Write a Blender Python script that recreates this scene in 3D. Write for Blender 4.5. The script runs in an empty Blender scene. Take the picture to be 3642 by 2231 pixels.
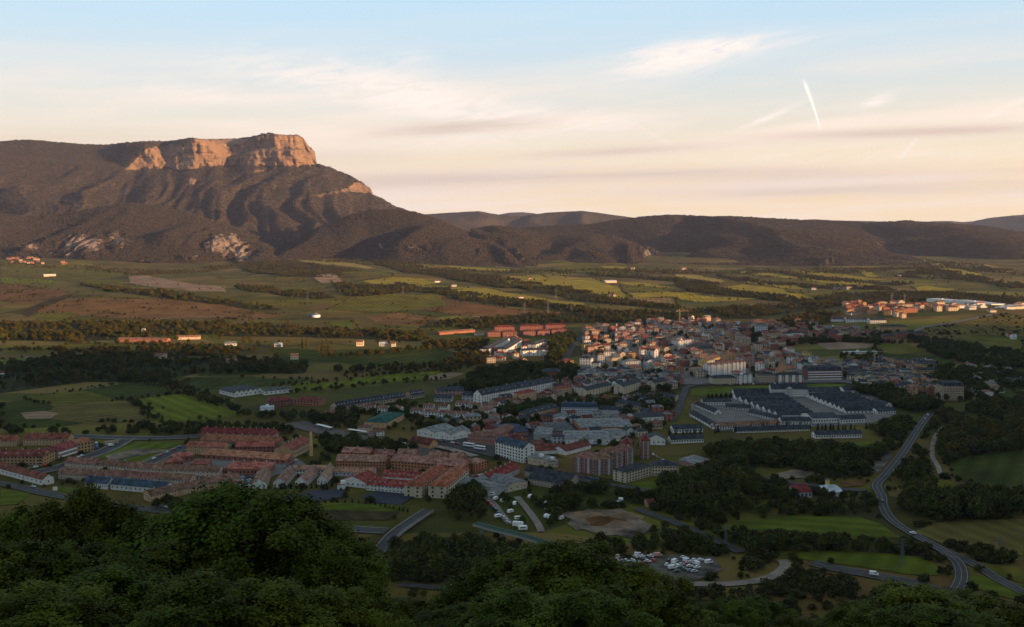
import bpy, bmesh, math, random
import numpy as np
from mathutils import Vector, Matrix, geometry
random.seed(7); RNG = np.random.default_rng(7)
SC = bpy.context.scene
COL = SC.collection
# ------------------------------------------------------------------ camera, sky, sun, exposure
CAMZ, FPX, CX, CY, HOR = 200.0, 3445.0, 1821.0, 1115.5, 801.5      # in photograph pixels (3642 x 2231)
PITCH = math.atan((CY - HOR) / FPX)
cam = bpy.data.cameras.new('camera'); camo = bpy.data.objects.new('camera', cam); COL.objects.link(camo)
camo.location = (0, 0, CAMZ); camo.rotation_euler = (math.pi / 2 - PITCH, 0, 0)
cam.sensor_width = 36.0; cam.lens = 36.0 * FPX / 3642.0; cam.clip_start = 0.5; cam.clip_end = 80000
SC.camera = camo
SUN_AZ, SUN_EL = math.radians(121), math.radians(7.2)               # azimuth clockwise from the view direction (+Y)
SDIR = Vector((math.sin(SUN_AZ) * math.cos(SUN_EL), math.cos(SUN_AZ) * math.cos(SUN_EL), math.sin(SUN_EL)))
sun = bpy.data.lights.new('sun', 'SUN'); suno = bpy.data.objects.new('sun', sun); COL.objects.link(suno)
sun.energy = 5.0; sun.angle = math.radians(0.6); sun.color = (1.0, 0.57, 0.27)
suno.rotation_euler = (-SDIR).to_track_quat('-Z', 'Y').to_euler(); suno.location = (0, 0, 900)
SC.view_settings.view_transform = 'Standard'; SC.view_settings.look = 'None'
EXPO = 1.35; SC.view_settings.exposure = EXPO; SC.view_settings.gamma = 1.0
SC.render.engine = 'CYCLES'
SC.cycles.use_denoising = True
SC.cycles.max_bounces = 4; SC.cycles.diffuse_bounces = 2; SC.cycles.glossy_bounces = 1
SC.cycles.transmission_bounces = 1; SC.cycles.transparent_max_bounces = 6; SC.cycles.volume_bounces = 0
SC.cycles.caustics_reflective = False; SC.cycles.caustics_refractive = False

SKY_STRENGTH = 0.065
def build_world():
    w = bpy.data.worlds.new('World'); SC.world = w; w.use_nodes = True
    nt = w.node_tree; N = nt.nodes; L = nt.links; N.clear()
    out = N.new('ShaderNodeOutputWorld'); bg = N.new('ShaderNodeBackground'); L.new(bg.outputs[0], out.inputs[0])
    bg.inputs[1].default_value = SKY_STRENGTH
    sky = N.new('ShaderNodeTexSky'); sky.sky_type = 'NISHITA'; sky.sun_disc = False
    sky.sun_elevation = SUN_EL; sky.sun_rotation = SUN_AZ
    sky.altitude = 900; sky.air_density = 1.0; sky.dust_density = 1.5; sky.ozone_density = 1.0
    def put(sock, v):
        if hasattr(v, 'is_linked'): L.new(v, sock)
        else: sock.default_value = v
    def M(op, a, b=None, c=None, clamp=False):
        n = N.new('ShaderNodeMath'); n.operation = op; n.use_clamp = clamp
        put(n.inputs[0], a)
        if b is not None: put(n.inputs[1], b)
        if c is not None: put(n.inputs[2], c)
        return n.outputs[0]
    tc = N.new('ShaderNodeTexCoord'); sep = N.new('ShaderNodeSeparateXYZ'); L.new(tc.outputs['Generated'], sep.inputs[0])
    X, Y, Z = sep.outputs
    az = M('MULTIPLY', M('ARCTAN2', X, Y), 57.29578); el = M('MULTIPLY', M('ARCSINE', Z), 57.29578)
    def noise(sx, sy, off, detail=5, rough=0.55, rot=0.0, dist=0.0):
        c, s = math.cos(rot), math.sin(rot)
        u = M('ADD', M('MULTIPLY', az, c * sx), M('MULTIPLY', el, s * sx)); v = M('ADD', M('MULTIPLY', az, -s * sy), M('MULTIPLY', el, c * sy))
        cb = N.new('ShaderNodeCombineXYZ'); put(cb.inputs[0], u); put(cb.inputs[1], v); cb.inputs[2].default_value = off
        n = N.new('ShaderNodeTexNoise'); n.inputs['Scale'].default_value = 1.0; n.inputs['Detail'].default_value = detail
        n.inputs['Roughness'].default_value = rough; n.inputs['Distortion'].default_value = dist; L.new(cb.outputs[0], n.inputs['Vector'])
        return n.outputs['Fac']
    def mix(fac, a, b):
        n = N.new('ShaderNodeMix'); n.data_type = 'RGBA'; put(n.inputs[0], fac); put(n.inputs[6], a); put(n.inputs[7], b)
        return n.outputs[2]
    def ramp(v, lo, hi):
        n = N.new('ShaderNodeMapRange'); n.interpolation_type = 'SMOOTHSTEP'; put(n.inputs[0], v)
        n.inputs[1].default_value = lo; n.inputs[2].default_value = hi; return n.outputs[0]
    def px2ang(x, y):
        vx, vy = (x - CX) / FPX, (CY - y) / FPX
        d = Vector((vx, math.cos(PITCH) + vy * math.sin(PITCH), vy * math.cos(PITCH) - math.sin(PITCH))).normalized()
        return math.degrees(math.atan2(d.x, d.y)), math.degrees(math.asin(d.z))
    def blob(x, y, rx, ry, rot=0.0):                       # soft ellipse round a place in the sky, radii in degrees
        a0, e0 = px2ang(x, y); c, s = math.cos(rot), math.sin(rot)
        da = M('SUBTRACT', az, a0); de = M('SUBTRACT', el, e0)
        u = M('MULTIPLY', M('ADD', M('MULTIPLY', da, c), M('MULTIPLY', de, s)), 1 / rx)
        v = M('MULTIPLY', M('ADD', M('MULTIPLY', da, -s), M('MULTIPLY', de, c)), 1 / ry)
        r2 = M('ADD', M('MULTIPLY', u, u), M('MULTIPLY', v, v))
        return M('POWER', 2.718, M('MULTIPLY', r2, -1.0))
    base = sky.outputs[0]
    hs = N.new('ShaderNodeHueSaturation'); hs.inputs['Saturation'].default_value = SKY_SAT; L.new(base, hs.inputs['Color']); base = hs.outputs[0]
    # thin high cirrus veil, thicker towards the horizon
    K = 2.0 ** -EXPO / SKY_STRENGTH
    warm = (1.22 * K, 0.92 * K, 0.57 * K, 1); cream = (1.14 * K, 0.95 * K, 0.81 * K, 1); grey = (0.76 * K, 0.60 * K, 0.50 * K, 1)
    blue = (0.60 * K, 0.86 * K, 1.05 * K, 1)
    up = ramp(el, 0.5, 13.0)
    glow = mix(ramp(az, -25.0, 75.0), warm, (1.28 * K, 0.98 * K, 0.54 * K, 1))                 # the side nearer the sun glows yellower
    base = mix(M('MULTIPLY', M('SUBTRACT', 1.0, ramp(el, 18.0, 60.0)), 0.85), base, mix(up, glow, blue))
    streak = noise(0.045, 0.55, 3.1, 6, 0.58, 0.05, 0.4)
    low = M('SUBTRACT', 1.0, ramp(el, 3.5, 11.5))
    veil = M('MULTIPLY', ramp(streak, 0.40, 0.66), M('ADD', M('MULTIPLY', low, 0.85), 0.06))
    col = mix(veil, base, cream)
    dark = M('MULTIPLY', ramp(noise(0.035, 0.9, 11.7, 5, 0.55, 0.03, 0.3), 0.50, 0.70), M('MULTIPLY', M('MULTIPLY', ramp(el, 0.8, 2.2), M('SUBTRACT', 1.0, ramp(el, 3.5, 6.5))), 0.42))
    col = mix(dark, col, grey)
    fib = noise(0.28, 1.5, 7.7, 8, 0.66, 0.16, 1.0)
    for (x, y, rx, ry, rot, k) in [(2400, 215, 3.2, 0.80, 0.14, 1.0), (2560, 165, 4.2, 0.5, 0.06, .9), (1480, 345, 6.0, 1.25, -0.22, 0.9), (1100, 285, 5.0, .9, -0.15, 0.6), (1950, 420, 6.0, 0.7, -0.08, 0.7), (1500, 500, 8.0, .8, .08, .5),
                                   (1470, 205, 1.2, 0.4, 0.0, 0.3), (3120, 358, 0.9, 0.28, 0.35, 0.9), (2740, 415, 1.7, .16, .38, .8), (3600, 375, 1.3, 0.14, 0.42, 0.9), (3235, 525, .8, .1, .9, .6), (2360, 500, 1.4, .12, -.5, .5), (700, 330, 6, .6, -.05, .4), (3000, 560, 9, .5, 0, .4)]:
        m = M('MULTIPLY', blob(x, y, rx, ry, rot), M('MULTIPLY', ramp(fib, 0.28, 0.64), k), clamp=True)
        col = mix(m, col, (1.18 * K, 1.02 * K, 0.93 * K, 1))
    for (x, y, rx, ry, rot, k) in [(1650, 452, 5.0, 0.45, 0.09, 1.0), (1250, 560, 5, .5, .06, .6), (3300, 470, 8.0, 0.30, 0.0, 0.9), (2150, 540, 7.0, 0.32, 0.04, 0.75), (2600, 618, 13.0, 0.5, 0.0, 0.7), (3000, 680, 14, .35, 0, .5), (1500, 640, 8, .6, .03, .45), (300, 480, 8, .5, 0, .2)]:
        m = M('MULTIPLY', blob(x, y, rx, ry, rot), M('MULTIPLY', ramp(streak, 0.3, 0.62), k), clamp=True)
        col = mix(m, col, grey)
    # the short condensation trail
    a0, e0 = px2ang(2858, 285); a1, e1 = px2ang(2918, 465)
    t = M('DIVIDE', M('SUBTRACT', el, e1), e0 - e1)
    ctr = M('ADD', M('MULTIPLY_ADD', t, a0 - a1, a1), M('MULTIPLY', M('MULTIPLY', t, M('SUBTRACT', 1.0, t)), 0.22))
    wd = M('MULTIPLY_ADD', t, 0.08, 0.03)
    q = M('DIVIDE', M('SUBTRACT', az, ctr), wd)
    ct = M('MULTIPLY', M('POWER', 2.718, M('MULTIPLY', M('MULTIPLY', q, q), -1.0)), M('MULTIPLY', ramp(t, -0.05, 0.12), M('SUBTRACT', 1.0, ramp(t, 0.85, 1.05))))
    col = mix(M('MULTIPLY', ct, 0.75), col, (1.32 * K, 1.25 * K, 1.15 * K, 1))
    # below the horizon the world stays the colour of dim ground
    col = mix(ramp(el, -3.0, -0.3), (0.05 * K, 0.045 * K, 0.035 * K, 1), col)
    L.new(col, bg.inputs[0])
SKY_SAT = 0.42
build_world()

# ------------------------------------------------------------------ numbers: noise, ground height, pixel to ground
def _hash(ix, iy, s):
    n = (ix.astype(np.int64) * 374761393 + iy.astype(np.int64) * 668265263 + s * 1274126177) & 0x7fffffff
    n = ((n ^ (n >> 13)) * 1274126177) & 0x7fffffff
    return ((n ^ (n >> 16)) & 0xffff) / 65535.0
def vnoise(x, y, s=0):
    x = np.asarray(x, float); y = np.asarray(y, float)
    ix, iy = np.floor(x), np.floor(y); fx, fy = x - ix, y - iy
    fx = fx * fx * (3 - 2 * fx); fy = fy * fy * (3 - 2 * fy)
    a = _hash(ix, iy, s); b = _hash(ix + 1, iy, s); c = _hash(ix, iy + 1, s); d = _hash(ix + 1, iy + 1, s)
    return (a + (b - a) * fx) * (1 - fy) + (c + (d - c) * fx) * fy
def fbm(x, y, s=0, o=4, g=0.5):
    r = 0; a = 1; t = 0
    for k in range(o):
        r = r + a * (vnoise(x * 2 ** k, y * 2 ** k, s + k * 17) - 0.5); t += a; a *= g
    return r / t * 2
def sstep(a, b, x):
    t = np.clip((np.asarray(x, float) - a) / (b - a), 0, 1); return t * t * (3 - 2 * t)
TEL = math.tan(SUN_EL); SHX, SHY = math.sin(SUN_AZ), math.cos(SUN_AZ)
# how far the evening shadow of the ridge on the right is made to reach, for every line of sunlight across the valley
SH_Q = [-3000, 0, 500, 700, 850, 905, 960, 1072, 1150, 1244, 1350, 1485, 1592, 1650, 1720, 1810, 1900, 2000, 2100, 2300]
SH_S = [-2600, -2600, -2500, -2100, -1700, -1500, -1350, -1080, -740, -455, -560, -650, -780, -700, -800, -800, -600, -250, 500, 2500]
def ground(X, Y):
    X = np.asarray(X, float); Y = np.asarray(Y, float)
    z = np.interp(Y, [0, 2200, 3300, 4300, 5200, 7000, 20000], [0, 0, 9, 22, 42, 60, 60])
    roll = sstep(1800, 3000, Y)
    z = z + roll * (13 * fbm(X / 800, Y / 380, 3, 3) + 4 * fbm(X / 200, Y / 150, 5, 3))
    def bump(x0, y0, sx, sy, a): return a * np.exp(-((X - x0) / sx) ** 2 - ((Y - y0) / sy) ** 2)
    z = z + bump(-900, 2480, 420, 230, 22) + bump(-1250, 2750, 300, 260, 14) + bump(-330, 2520, 330, 200, 14) + bump(40, 2250, 380, 150, 13) + bump(-500, 3500, 400, 250, 14) + bump(-2130, 4380, 330, 190, 24)
    z = z + bump(900, 1990, 330, 330, 20) + bump(1150, 2080, 250, 300, 10)
    # the hill the camera stands on, and its unseen right-hand ridge, shaped to shade town and foreground
    foot = 452 + 25 * fbm(X / 160, X * 0 + 3.3, 9, 2)
    hs = 198.2 - 0.452 * Y
    hill = np.where(Y < foot + 60, np.maximum(hs, 0), 0) * (1 - sstep(foot - 60, foot + 10, Y) * 0.0)
    hill = np.maximum(hill, 0) + (1 - sstep(0, 60, Y)) * 0
    hill = np.where(Y < 0, 198.2 + np.minimum(-Y, 1600) * .16, hill)
    edge = 0.64 * np.maximum(Y, 0) + 260 + 60 * fbm(X / 300, Y / 300, 31, 2)
    ridge = np.clip(TEL * (X * SHX + Y * SHY - np.interp(-X * SHY + Y * SHX, SH_Q, SH_S)), 0, 900) * sstep(0, 520, X - edge) * (1 + 0.02 * fbm(X / 260, Y / 150, 41, 3))
    z = np.maximum(z, hill); z = np.maximum(z, ridge)
    return z
_T = np.concatenate([np.geomspace(20, 1500, 700), np.geomspace(1501, 14000, 2200)])
def ray(x, y):
    vx, vy = (x - CX) / FPX, (CY - y) / FPX
    return np.array([vx, math.cos(PITCH) + vy * math.sin(PITCH), vy * math.cos(PITCH) - math.sin(PITCH)])
def P(x, y, z=None):
    """the place on the ground (or at height z) that a photograph pixel looks at"""
    d = ray(x, y)
    if z is not None:
        t = (z - CAMZ) / d[2]; return np.array([d[0] * t, d[1] * t, z])
    px, py, pz = d[0] * _T, d[1] * _T, CAMZ + d[2] * _T
    g = pz - ground(px, py)
    k = np.argmax((g < 0) & (_T > 440))
    if k == 0: k = len(_T) - 1
    f = g[k - 1] / max(1e-9, g[k - 1] - g[k]); t = _T[k - 1] + f * (_T[k] - _T[k - 1])
    X, Y = d[0] * t, d[1] * t
    return np.array([X, Y, float(ground(X, Y))])

# ------------------------------------------------------------------ materials
MAT = {}
def mat(name, col, rough=0.9, var=0.12, scale=0.5, col2=None, bump=0.0, bscale=2.0, objvar=0.0, spec=0.2, rows=0.0):
    m = bpy.data.materials.new(name); m.use_nodes = True; MAT[name] = m
    nt = m.node_tree; N = nt.nodes; L = nt.links; b = N['Principled BSDF']
    b.inputs['Roughness'].default_value = rough; b.inputs['Specular IOR Level'].default_value = spec
    tc = N.new('ShaderNodeTexCoord'); g = N.new('ShaderNodeNewGeometry')
    nz = N.new('ShaderNodeTexNoise'); nz.inputs['Scale'].default_value = scale; nz.inputs['Detail'].default_value = 6; nz.inputs['Roughness'].default_value = 0.62
    L.new(g.outputs['Position'], nz.inputs['Vector'])
    c2 = col2 if col2 else tuple(c * (1 - 2.4 * var) for c in col)
    c1 = col if col2 else tuple(min(1, c * (1 + 1.6 * var)) for c in col)
    mr = N.new('ShaderNodeMapRange'); mr.inputs[1].default_value = 0.32; mr.inputs[2].default_value = 0.68; L.new(nz.outputs['Fac'], mr.inputs[0])
    mx = N.new('ShaderNodeMix'); mx.data_type = 'RGBA'; mx.inputs[6].default_value = (*c2, 1); mx.inputs[7].default_value = (*c1, 1)
    L.new(mr.outputs[0], mx.inputs[0]); o = mx.outputs[2]
    if objvar:
        oi = N.new('ShaderNodeObjectInfo'); hs = N.new('ShaderNodeHueSaturation')
        v = N.new('ShaderNodeMapRange'); v.inputs[3].default_value = 1 - objvar; v.inputs[4].default_value = 1 + objvar; L.new(oi.outputs['Random'], v.inputs[0])
        h = N.new('ShaderNodeMapRange'); h.inputs[3].default_value = 0.5 - objvar * 0.10; h.inputs[4].default_value = 0.5 + objvar * 0.06
        q = N.new('ShaderNodeMath'); q.operation = 'FRACT'; q2 = N.new('ShaderNodeMath'); q2.operation = 'MULTIPLY'; q2.inputs[1].default_value = 7.31
        L.new(oi.outputs['Random'], q2.inputs[0]); L.new(q2.outputs[0], q.inputs[0]); L.new(q.outputs[0], h.inputs[0])
        L.new(v.outputs[0], hs.inputs['Value']); L.new(h.outputs[0], hs.inputs['Hue']); L.new(o, hs.inputs['Color']); o = hs.outputs[0]
    if rows:                                                        # drill rows and mowing stripes, at a different angle in every field
        oi = N.new('ShaderNodeObjectInfo'); mp = N.new('ShaderNodeVectorRotate'); mp.rotation_type = 'Z_AXIS'; an = N.new('ShaderNodeMath'); an.operation = 'MULTIPLY'; an.inputs[1].default_value = 3.1
        L.new(oi.outputs['Random'], an.inputs[0]); L.new(an.outputs[0], mp.inputs['Angle']); L.new(g.outputs['Position'], mp.inputs['Vector'])
        wv = N.new('ShaderNodeTexWave'); wv.inputs['Scale'].default_value = .022; wv.inputs['Distortion'].default_value = 2.5; wv.inputs['Detail'].default_value = 3; wv.inputs['Detail Scale'].default_value = .6; L.new(mp.outputs[0], wv.inputs['Vector'])
        v = N.new('ShaderNodeMapRange'); v.inputs[3].default_value = 1 - rows; v.inputs[4].default_value = 1 + rows; L.new(wv.outputs['Fac'], v.inputs[0]); hs = N.new('ShaderNodeHueSaturation'); L.new(v.outputs[0], hs.inputs['Value']); L.new(o, hs.inputs['Color']); o = hs.outputs[0]
    L.new(o, b.inputs['Base Color'])
    if bump:
        nb = N.new('ShaderNodeTexNoise'); nb.inputs['Scale'].default_value = bscale; nb.inputs['Detail'].default_value = 4; L.new(g.outputs['Position'], nb.inputs['Vector'])
        bp = N.new('ShaderNodeBump'); bp.inputs['Strength'].default_value = 1.0; bp.inputs['Distance'].default_value = bump
        L.new(nb.outputs['Fac'], bp.inputs['Height']); L.new(bp.outputs[0], b.inputs['Normal'])
    return m
# walls
for n, c in dict(white=(.60, .58, .54), bluewhite=(.48, .51, .53), cream=(.48, .40, .28), ochre=(.42, .26, .12), brick=(.26, .11, .07), orangebrick=(.36, .15, .075),
                 pink=(.30, .185, .15), tan=(.36, .28, .20), greywall=(.36, .36, .35), yellow=(.60, .45, .14), darkbrick=(.19, .09, .07), sand=(.44, .34, .24)).items():
    mat('wall_' + n, c, 0.9, 0.10, 0.35, objvar=0.10)
for n, c in dict(red=(.20, .062, .042), brightred=(.26, .075, .042), orange=(.31, .125, .070), brown=(.20, .108, .074), salmon=(.29, .160, .108), slate=(.044, .049, .058), slateblue=(.040, .060, .095),
                 grey=(.17, .175, .175), darkgrey=(.075, .08, .085), green=(.012, .07, .052), pale=(.45, .50, .55), rust=(.14, .045, .03), crimson=(.19, .02, .022)).items():
    mat('roof_' + n, c, 0.8, 0.30, 0.28, objvar=0.20, bump=0.05, bscale=3, spec=.12)
mat('glass', (.03, .035, .045), 0.15, 0.1, 0.3, spec=0.5); mat('white_trim', (.72, .71, .68), 0.8, 0.05)
mat('metal_grey', (.13, .13, .135), 0.5, 0.1); mat('metal_red', (.45, .06, .04), 0.6, 0.1); mat('concrete', (.22, .21, .195), 0.9, 0.12, 0.4); mat('deck_green', (.07, .13, .10), 0.8, 0.1)
mat('dark_door', (.05, .04, .035), 0.7, 0.1); mat('blue_door', (.04, .08, .30), 0.6, 0.1); mat('rubber', (.02, .02, .02), 0.9, 0.1)
for n, c in dict(white=(.75, .75, .74), silver=(.42, .44, .46), red=(.42, .03, .03), black=(.025, .027, .03), blue=(.04, .08, .25), grey=(.16, .17, .18), salmon=(.6, .3, .22), green=(.05, .40, .20)).items():
    mat('paint_' + n, c, 0.3, 0.03, 1.0, spec=0.5)
mat('asphalt', (.058, .056, .056), 0.95, 0.12, 0.15); mat('road_line', (.33, .32, .30), 0.9, 0.1, 0.5); mat('paving', (.15, .14, .13), 0.95, 0.12, 0.1)
mat('track', (.22, .19, .15), 1, 0.15, 0.08); mat('ballast', (.11, .095, .085), 1, 0.25, 0.2); mat('sports_court', (.032, .036, .048), 0.9, 0.08, 0.05)
mat('earth', (.19, .145, .10), 1, 0.38, 0.035, bump=.4, bscale=.15); mat('earth_grey', (.115, .10, .08), 1, 0.35, 0.08, bump=.3, bscale=.2); mat('parade', (.22, .185, .13), 1, 0.1, 0.1)
# fields
for n, c in dict(bright=(.112, .128, .013), green=(.108, .100, .015), dark=(.046, .056, .010), yellow=(.25, .20, .024), olive=(.115, .094, .026), tan=(.20, .14, .055), heath=(.150, .086, .034), rust=(.145, .078, .031),
                 gold=(.26, .20, .055), lawn=(.088, .108, .012), scrub=(.038, .038, .012), bare=(.24, .165, .105), scrubolive=(.115, .09, .022), darkbrown=(.06, .045, .022)).items():
    mat('field_' + n, c, 1.0, 0.16, 0.022, bump=.25, bscale=.35, spec=.03, rows=.16)
mat('bark', (.075, .055, .04), 0.95, 0.2, 1.5)
def leafmat(name, c, ov, dark=0.55):
    m = mat(name, c, 0.75, 0.2, 0.5, col2=tuple(v * dark for v in c), objvar=ov, spec=0.08)
    return m
leafmat('leaves_oak', (.082, .108, .010), 0.26, 0.30); leafmat('leaves_mid', (.068, .078, .012), 0.30, .40); leafmat('leaves_olive', (.105, .082, .014), 0.3, .45); leafmat('leaves_poplar', (.095, .075, .014), 0.25)
leafmat('leaves_cypress', (.018, .028, .014), 0.2); leafmat('leaves_scrub', (.060, .070, .022), 0.3); leafmat('leaves_plum', (.075, .025, .03), 0.1); leafmat('leaves_bush', (.050, .052, .011), 0.25)

# ------------------------------------------------------------------ object helpers
def tag(o, label=None, cat=None, group=None, kind=None):
    if label: o['label'] = label
    if cat: o['category'] = cat
    if group: o['group'] = group
    if kind: o['kind'] = kind
    return o
def mesh_np(name, V, F, mats, mi=None, smooth=False, attrs=None):
    """V (n,3); F (m,k) array with k = 3 or 4"""
    V = np.asarray(V, np.float32); F = np.asarray(F, np.int32); m, k = F.shape
    me = bpy.data.meshes.new(name); me.vertices.add(len(V)); me.vertices.foreach_set('co', V.ravel())
    me.loops.add(m * k); me.loops.foreach_set('vertex_index', F.ravel()); me.polygons.add(m)
    me.polygons.foreach_set('loop_start', np.arange(0, m * k, k, dtype=np.int32)); me.polygons.foreach_set('loop_total', np.full(m, k, np.int32))
    for x in mats: me.materials.append(MAT[x] if isinstance(x, str) else x)
    if mi is not None: me.polygons.foreach_set('material_index', np.asarray(mi, np.int32))
    if smooth: me.polygons.foreach_set('use_smooth', np.ones(m, bool))
    if attrs:
        for an, av in attrs.items():
            a = me.attributes.new(an, 'FLOAT', 'POINT'); a.data.foreach_set('value', np.asarray(av, np.float32).ravel())
    me.update(calc_edges=True); return me
class MB:
    """collects polygons of one mesh"""
    def __init__(s): s.v = []; s.f = []; s.m = []
    def poly(s, pts, m=0):
        n = len(s.v); s.v += [tuple(p) for p in pts]; s.f.append(tuple(range(n, n + len(pts)))); s.m.append(m)
    def box(s, x0, y0, z0, x1, y1, z1, m=0, bottom=False):
        n = len(s.v); s.v += [(x0, y0, z0), (x1, y0, z0), (x1, y1, z0), (x0, y1, z0), (x0, y0, z1), (x1, y0, z1), (x1, y1, z1), (x0, y1, z1)]
        q = [(4, 5, 6, 7), (0, 1, 5, 4), (1, 2, 6, 5), (2, 3, 7, 6), (3, 0, 4, 7)] + ([(3, 2, 1, 0)] if bottom else [])
        s.f += [tuple(n + i for i in f) for f in q]; s.m += [m] * len(q)
    def tube(s, a, b, r0, r1, k=6, m=0, cap=True):
        a, b = Vector(a), Vector(b); d = (b - a).normalized(); u = d.orthogonal().normalized(); w = d.cross(u); n = len(s.v)
        for c, r in ((a, r0), (b, r1)):
            for i in range(k):
                t = 2 * math.pi * i / k; s.v.append(tuple(c + u * (r * math.cos(t)) + w * (r * math.sin(t))))
        for i in range(k): s.f.append((n + i, n + (i + 1) % k, n + k + (i + 1) % k, n + k + i)); s.m.append(m)
        if cap: s.f.append(tuple(n + k + i for i in range(k))); s.m.append(m)
    def mesh(s, name, mats, smooth=False):
        me = bpy.data.meshes.new(name); me.from_pydata(s.v, [], s.f)
        for x in mats: me.materials.append(MAT[x])
        me.polygons.foreach_set('material_index', s.m)
        if smooth: me.polygons.foreach_set('use_smooth', [True] * len(s.f))
        me.update(); return me
def obj(name, me, parent=None, loc=None, rz=None, scale=None):
    o = bpy.data.objects.new(name, me); COL.objects.link(o)
    if parent is not None: o.parent = parent
    if loc is not None: o.location = loc
    if rz is not None: o.rotation_euler = (0, 0, rz)
    if scale is not None: o.scale = scale
    return o
# ------------------------------------------------------------------ large structure: ground, hills, mountain
def terrain_mat(name, layers, bumps, rockattr=None, cells=None, rock=((.40, .27, .19), (.22, .15, .11))):
    """forest or grass cover from several noise layers; 'rock' is a per-vertex map of where bare rock shows"""
    m = bpy.data.materials.new(name); m.use_nodes = True; MAT[name] = m
    nt = m.node_tree; N = nt.nodes; L = nt.links; b = N['Principled BSDF']; b.inputs['Roughness'].default_value = 1; b.inputs['Specular IOR Level'].default_value = 0.05
    g = N.new('ShaderNodeNewGeometry'); o = None; rbump = None
    def nz(scale, detail=6, rough=.6, vec=None):
        n = N.new('ShaderNodeTexNoise'); n.inputs['Scale'].default_value = scale; n.inputs['Detail'].default_value = detail; n.inputs['Roughness'].default_value = rough
        L.new(vec if vec else g.outputs['Position'], n.inputs['Vector']); return n.outputs['Fac']
    def mr(v, lo, hi):
        n = N.new('ShaderNodeMapRange'); n.inputs[1].default_value = lo; n.inputs[2].default_value = hi; L.new(v, n.inputs[0]); return n.outputs[0]
    def mix(f, a, c):
        n = N.new('ShaderNodeMix'); n.data_type = 'RGBA'
        L.new(f, n.inputs[0])
        for s, v in ((n.inputs[6], a), (n.inputs[7], c)):
            if isinstance(v, tuple): s.default_value = (*v, 1)
            else: L.new(v, s)
        return n.outputs[2]
    for i, (scale, lo, hi, c) in enumerate(layers):
        o = c if o is None else mix(mr(nz(scale), lo, hi), o, c)
    if cells:                                                       # patchwork of small plots too far off to be told apart
        mp = N.new('ShaderNodeMapping'); mp.inputs['Scale'].default_value = (.0055, .011, 0); mp.inputs['Rotation'].default_value = (0, 0, .12)
        wp = N.new('ShaderNodeTexNoise'); wp.inputs['Scale'].default_value = .004; L.new(g.outputs['Position'], wp.inputs['Vector'])
        va = N.new('ShaderNodeVectorMath'); va.operation = 'MULTIPLY_ADD'; va.inputs[1].default_value = (60, 60, 0); L.new(wp.outputs['Color'], va.inputs[0]); L.new(g.outputs['Position'], va.inputs[2]); L.new(va.outputs[0], mp.inputs[0])
        vo = N.new('ShaderNodeTexVoronoi'); vo.inputs['Scale'].default_value = 1.0; L.new(mp.outputs[0], vo.inputs['Vector']); sp = N.new('ShaderNodeSeparateColor'); L.new(vo.outputs['Color'], sp.inputs[0])
        rp = N.new('ShaderNodeValToRGB'); rp.color_ramp.interpolation = 'CONSTANT'; L.new(sp.outputs[0], rp.inputs[0])
        while len(rp.color_ramp.elements) < len(cells): rp.color_ramp.elements.new(.5)
        for i, c in enumerate(cells): e = rp.color_ramp.elements[i]; e.position = i / len(cells); e.color = (*c, 1)
        n2 = N.new('ShaderNodeMix'); n2.data_type = 'RGBA'; L.new(o, n2.inputs[6]); L.new(rp.outputs[0], n2.inputs[7]); L.new(mr(nz(.0022, 3), .40, .56), n2.inputs[0]); o = n2.outputs[2]
    if rockattr:
        at = N.new('ShaderNodeAttribute'); at.attribute_name = rockattr
        mp = N.new('ShaderNodeMapping'); mp.inputs['Scale'].default_value = (.008, .008, .06); L.new(g.outputs['Position'], mp.inputs[0])
        strata = nz(1.0, 7, .65, mp.outputs[0])
        mp2 = N.new('ShaderNodeMapping'); mp2.inputs['Scale'].default_value = (.03, .03, .004); L.new(g.outputs['Position'], mp2.inputs[0])
        cracks = nz(1.0, 6, .6, mp2.outputs[0])
        rc = mix(mr(strata, .35, .65), rock[1], rock[0]); rc = mix(mr(cracks, .62, .40), rc, rock[0])
        ad = N.new('ShaderNodeMath'); ad.operation = 'ADD'; L.new(at.outputs['Fac'], ad.inputs[0])
        sb = N.new('ShaderNodeMath'); sb.operation = 'MULTIPLY_ADD'; sb.inputs[1].default_value = 1.3; sb.inputs[2].default_value = -.65; L.new(nz(.022, 6, .65), sb.inputs[0]); L.new(sb.outputs[0], ad.inputs[1])
        rmask = mr(ad.outputs[0], .42, .58); o = mix(rmask, o, rc)
        bm_ = N.new('ShaderNodeMath'); bm_.operation = 'MULTIPLY'; L.new(rmask, bm_.inputs[0]); L.new(strata, bm_.inputs[1])
        rb = N.new('ShaderNodeBump'); rb.inputs['Distance'].default_value = 26; L.new(bm_.outputs[0], rb.inputs['Height']); rbump = rb.outputs[0]
    L.new(o, b.inputs['Base Color'])
    prev = rbump
    for scale, dist in bumps:
        bp = N.new('ShaderNodeBump'); bp.inputs['Distance'].default_value = dist; bp.inputs['Strength'].default_value = 1.0
        L.new(nz(scale, 3, .6), bp.inputs['Height'])
        if prev: L.new(prev, bp.inputs['Normal'])
        prev = bp.outputs[0]
    L.new(prev, b.inputs['Normal'])
    return m
terrain_mat('ground_cover', [(1, 0, 1, (.078, .067, .012)), (.004, .42, .62, (.112, .080, .020)), (.011, .52, .64, (.038, .036, .010)), (.045, .5, .75, (.062, .062, .015))], [(.05, 1.2), (.3, .25)], cells=[(.055, .062, .011), (.11, .105, .016), (.13, .092, .026), (.07, .072, .013), (.17, .12, .036), (.044, .042, .011), (.12, .078, .024), (.15, .135, .02)])
FOREST = [(1, 0, 1, (.048, .040, .026)), (.006, .40, .62, (.062, .046, .028)), (.03, .48, .68, (.032, .029, .020)), (.10, .45, .7, (.052, .042, .026))]
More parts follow.
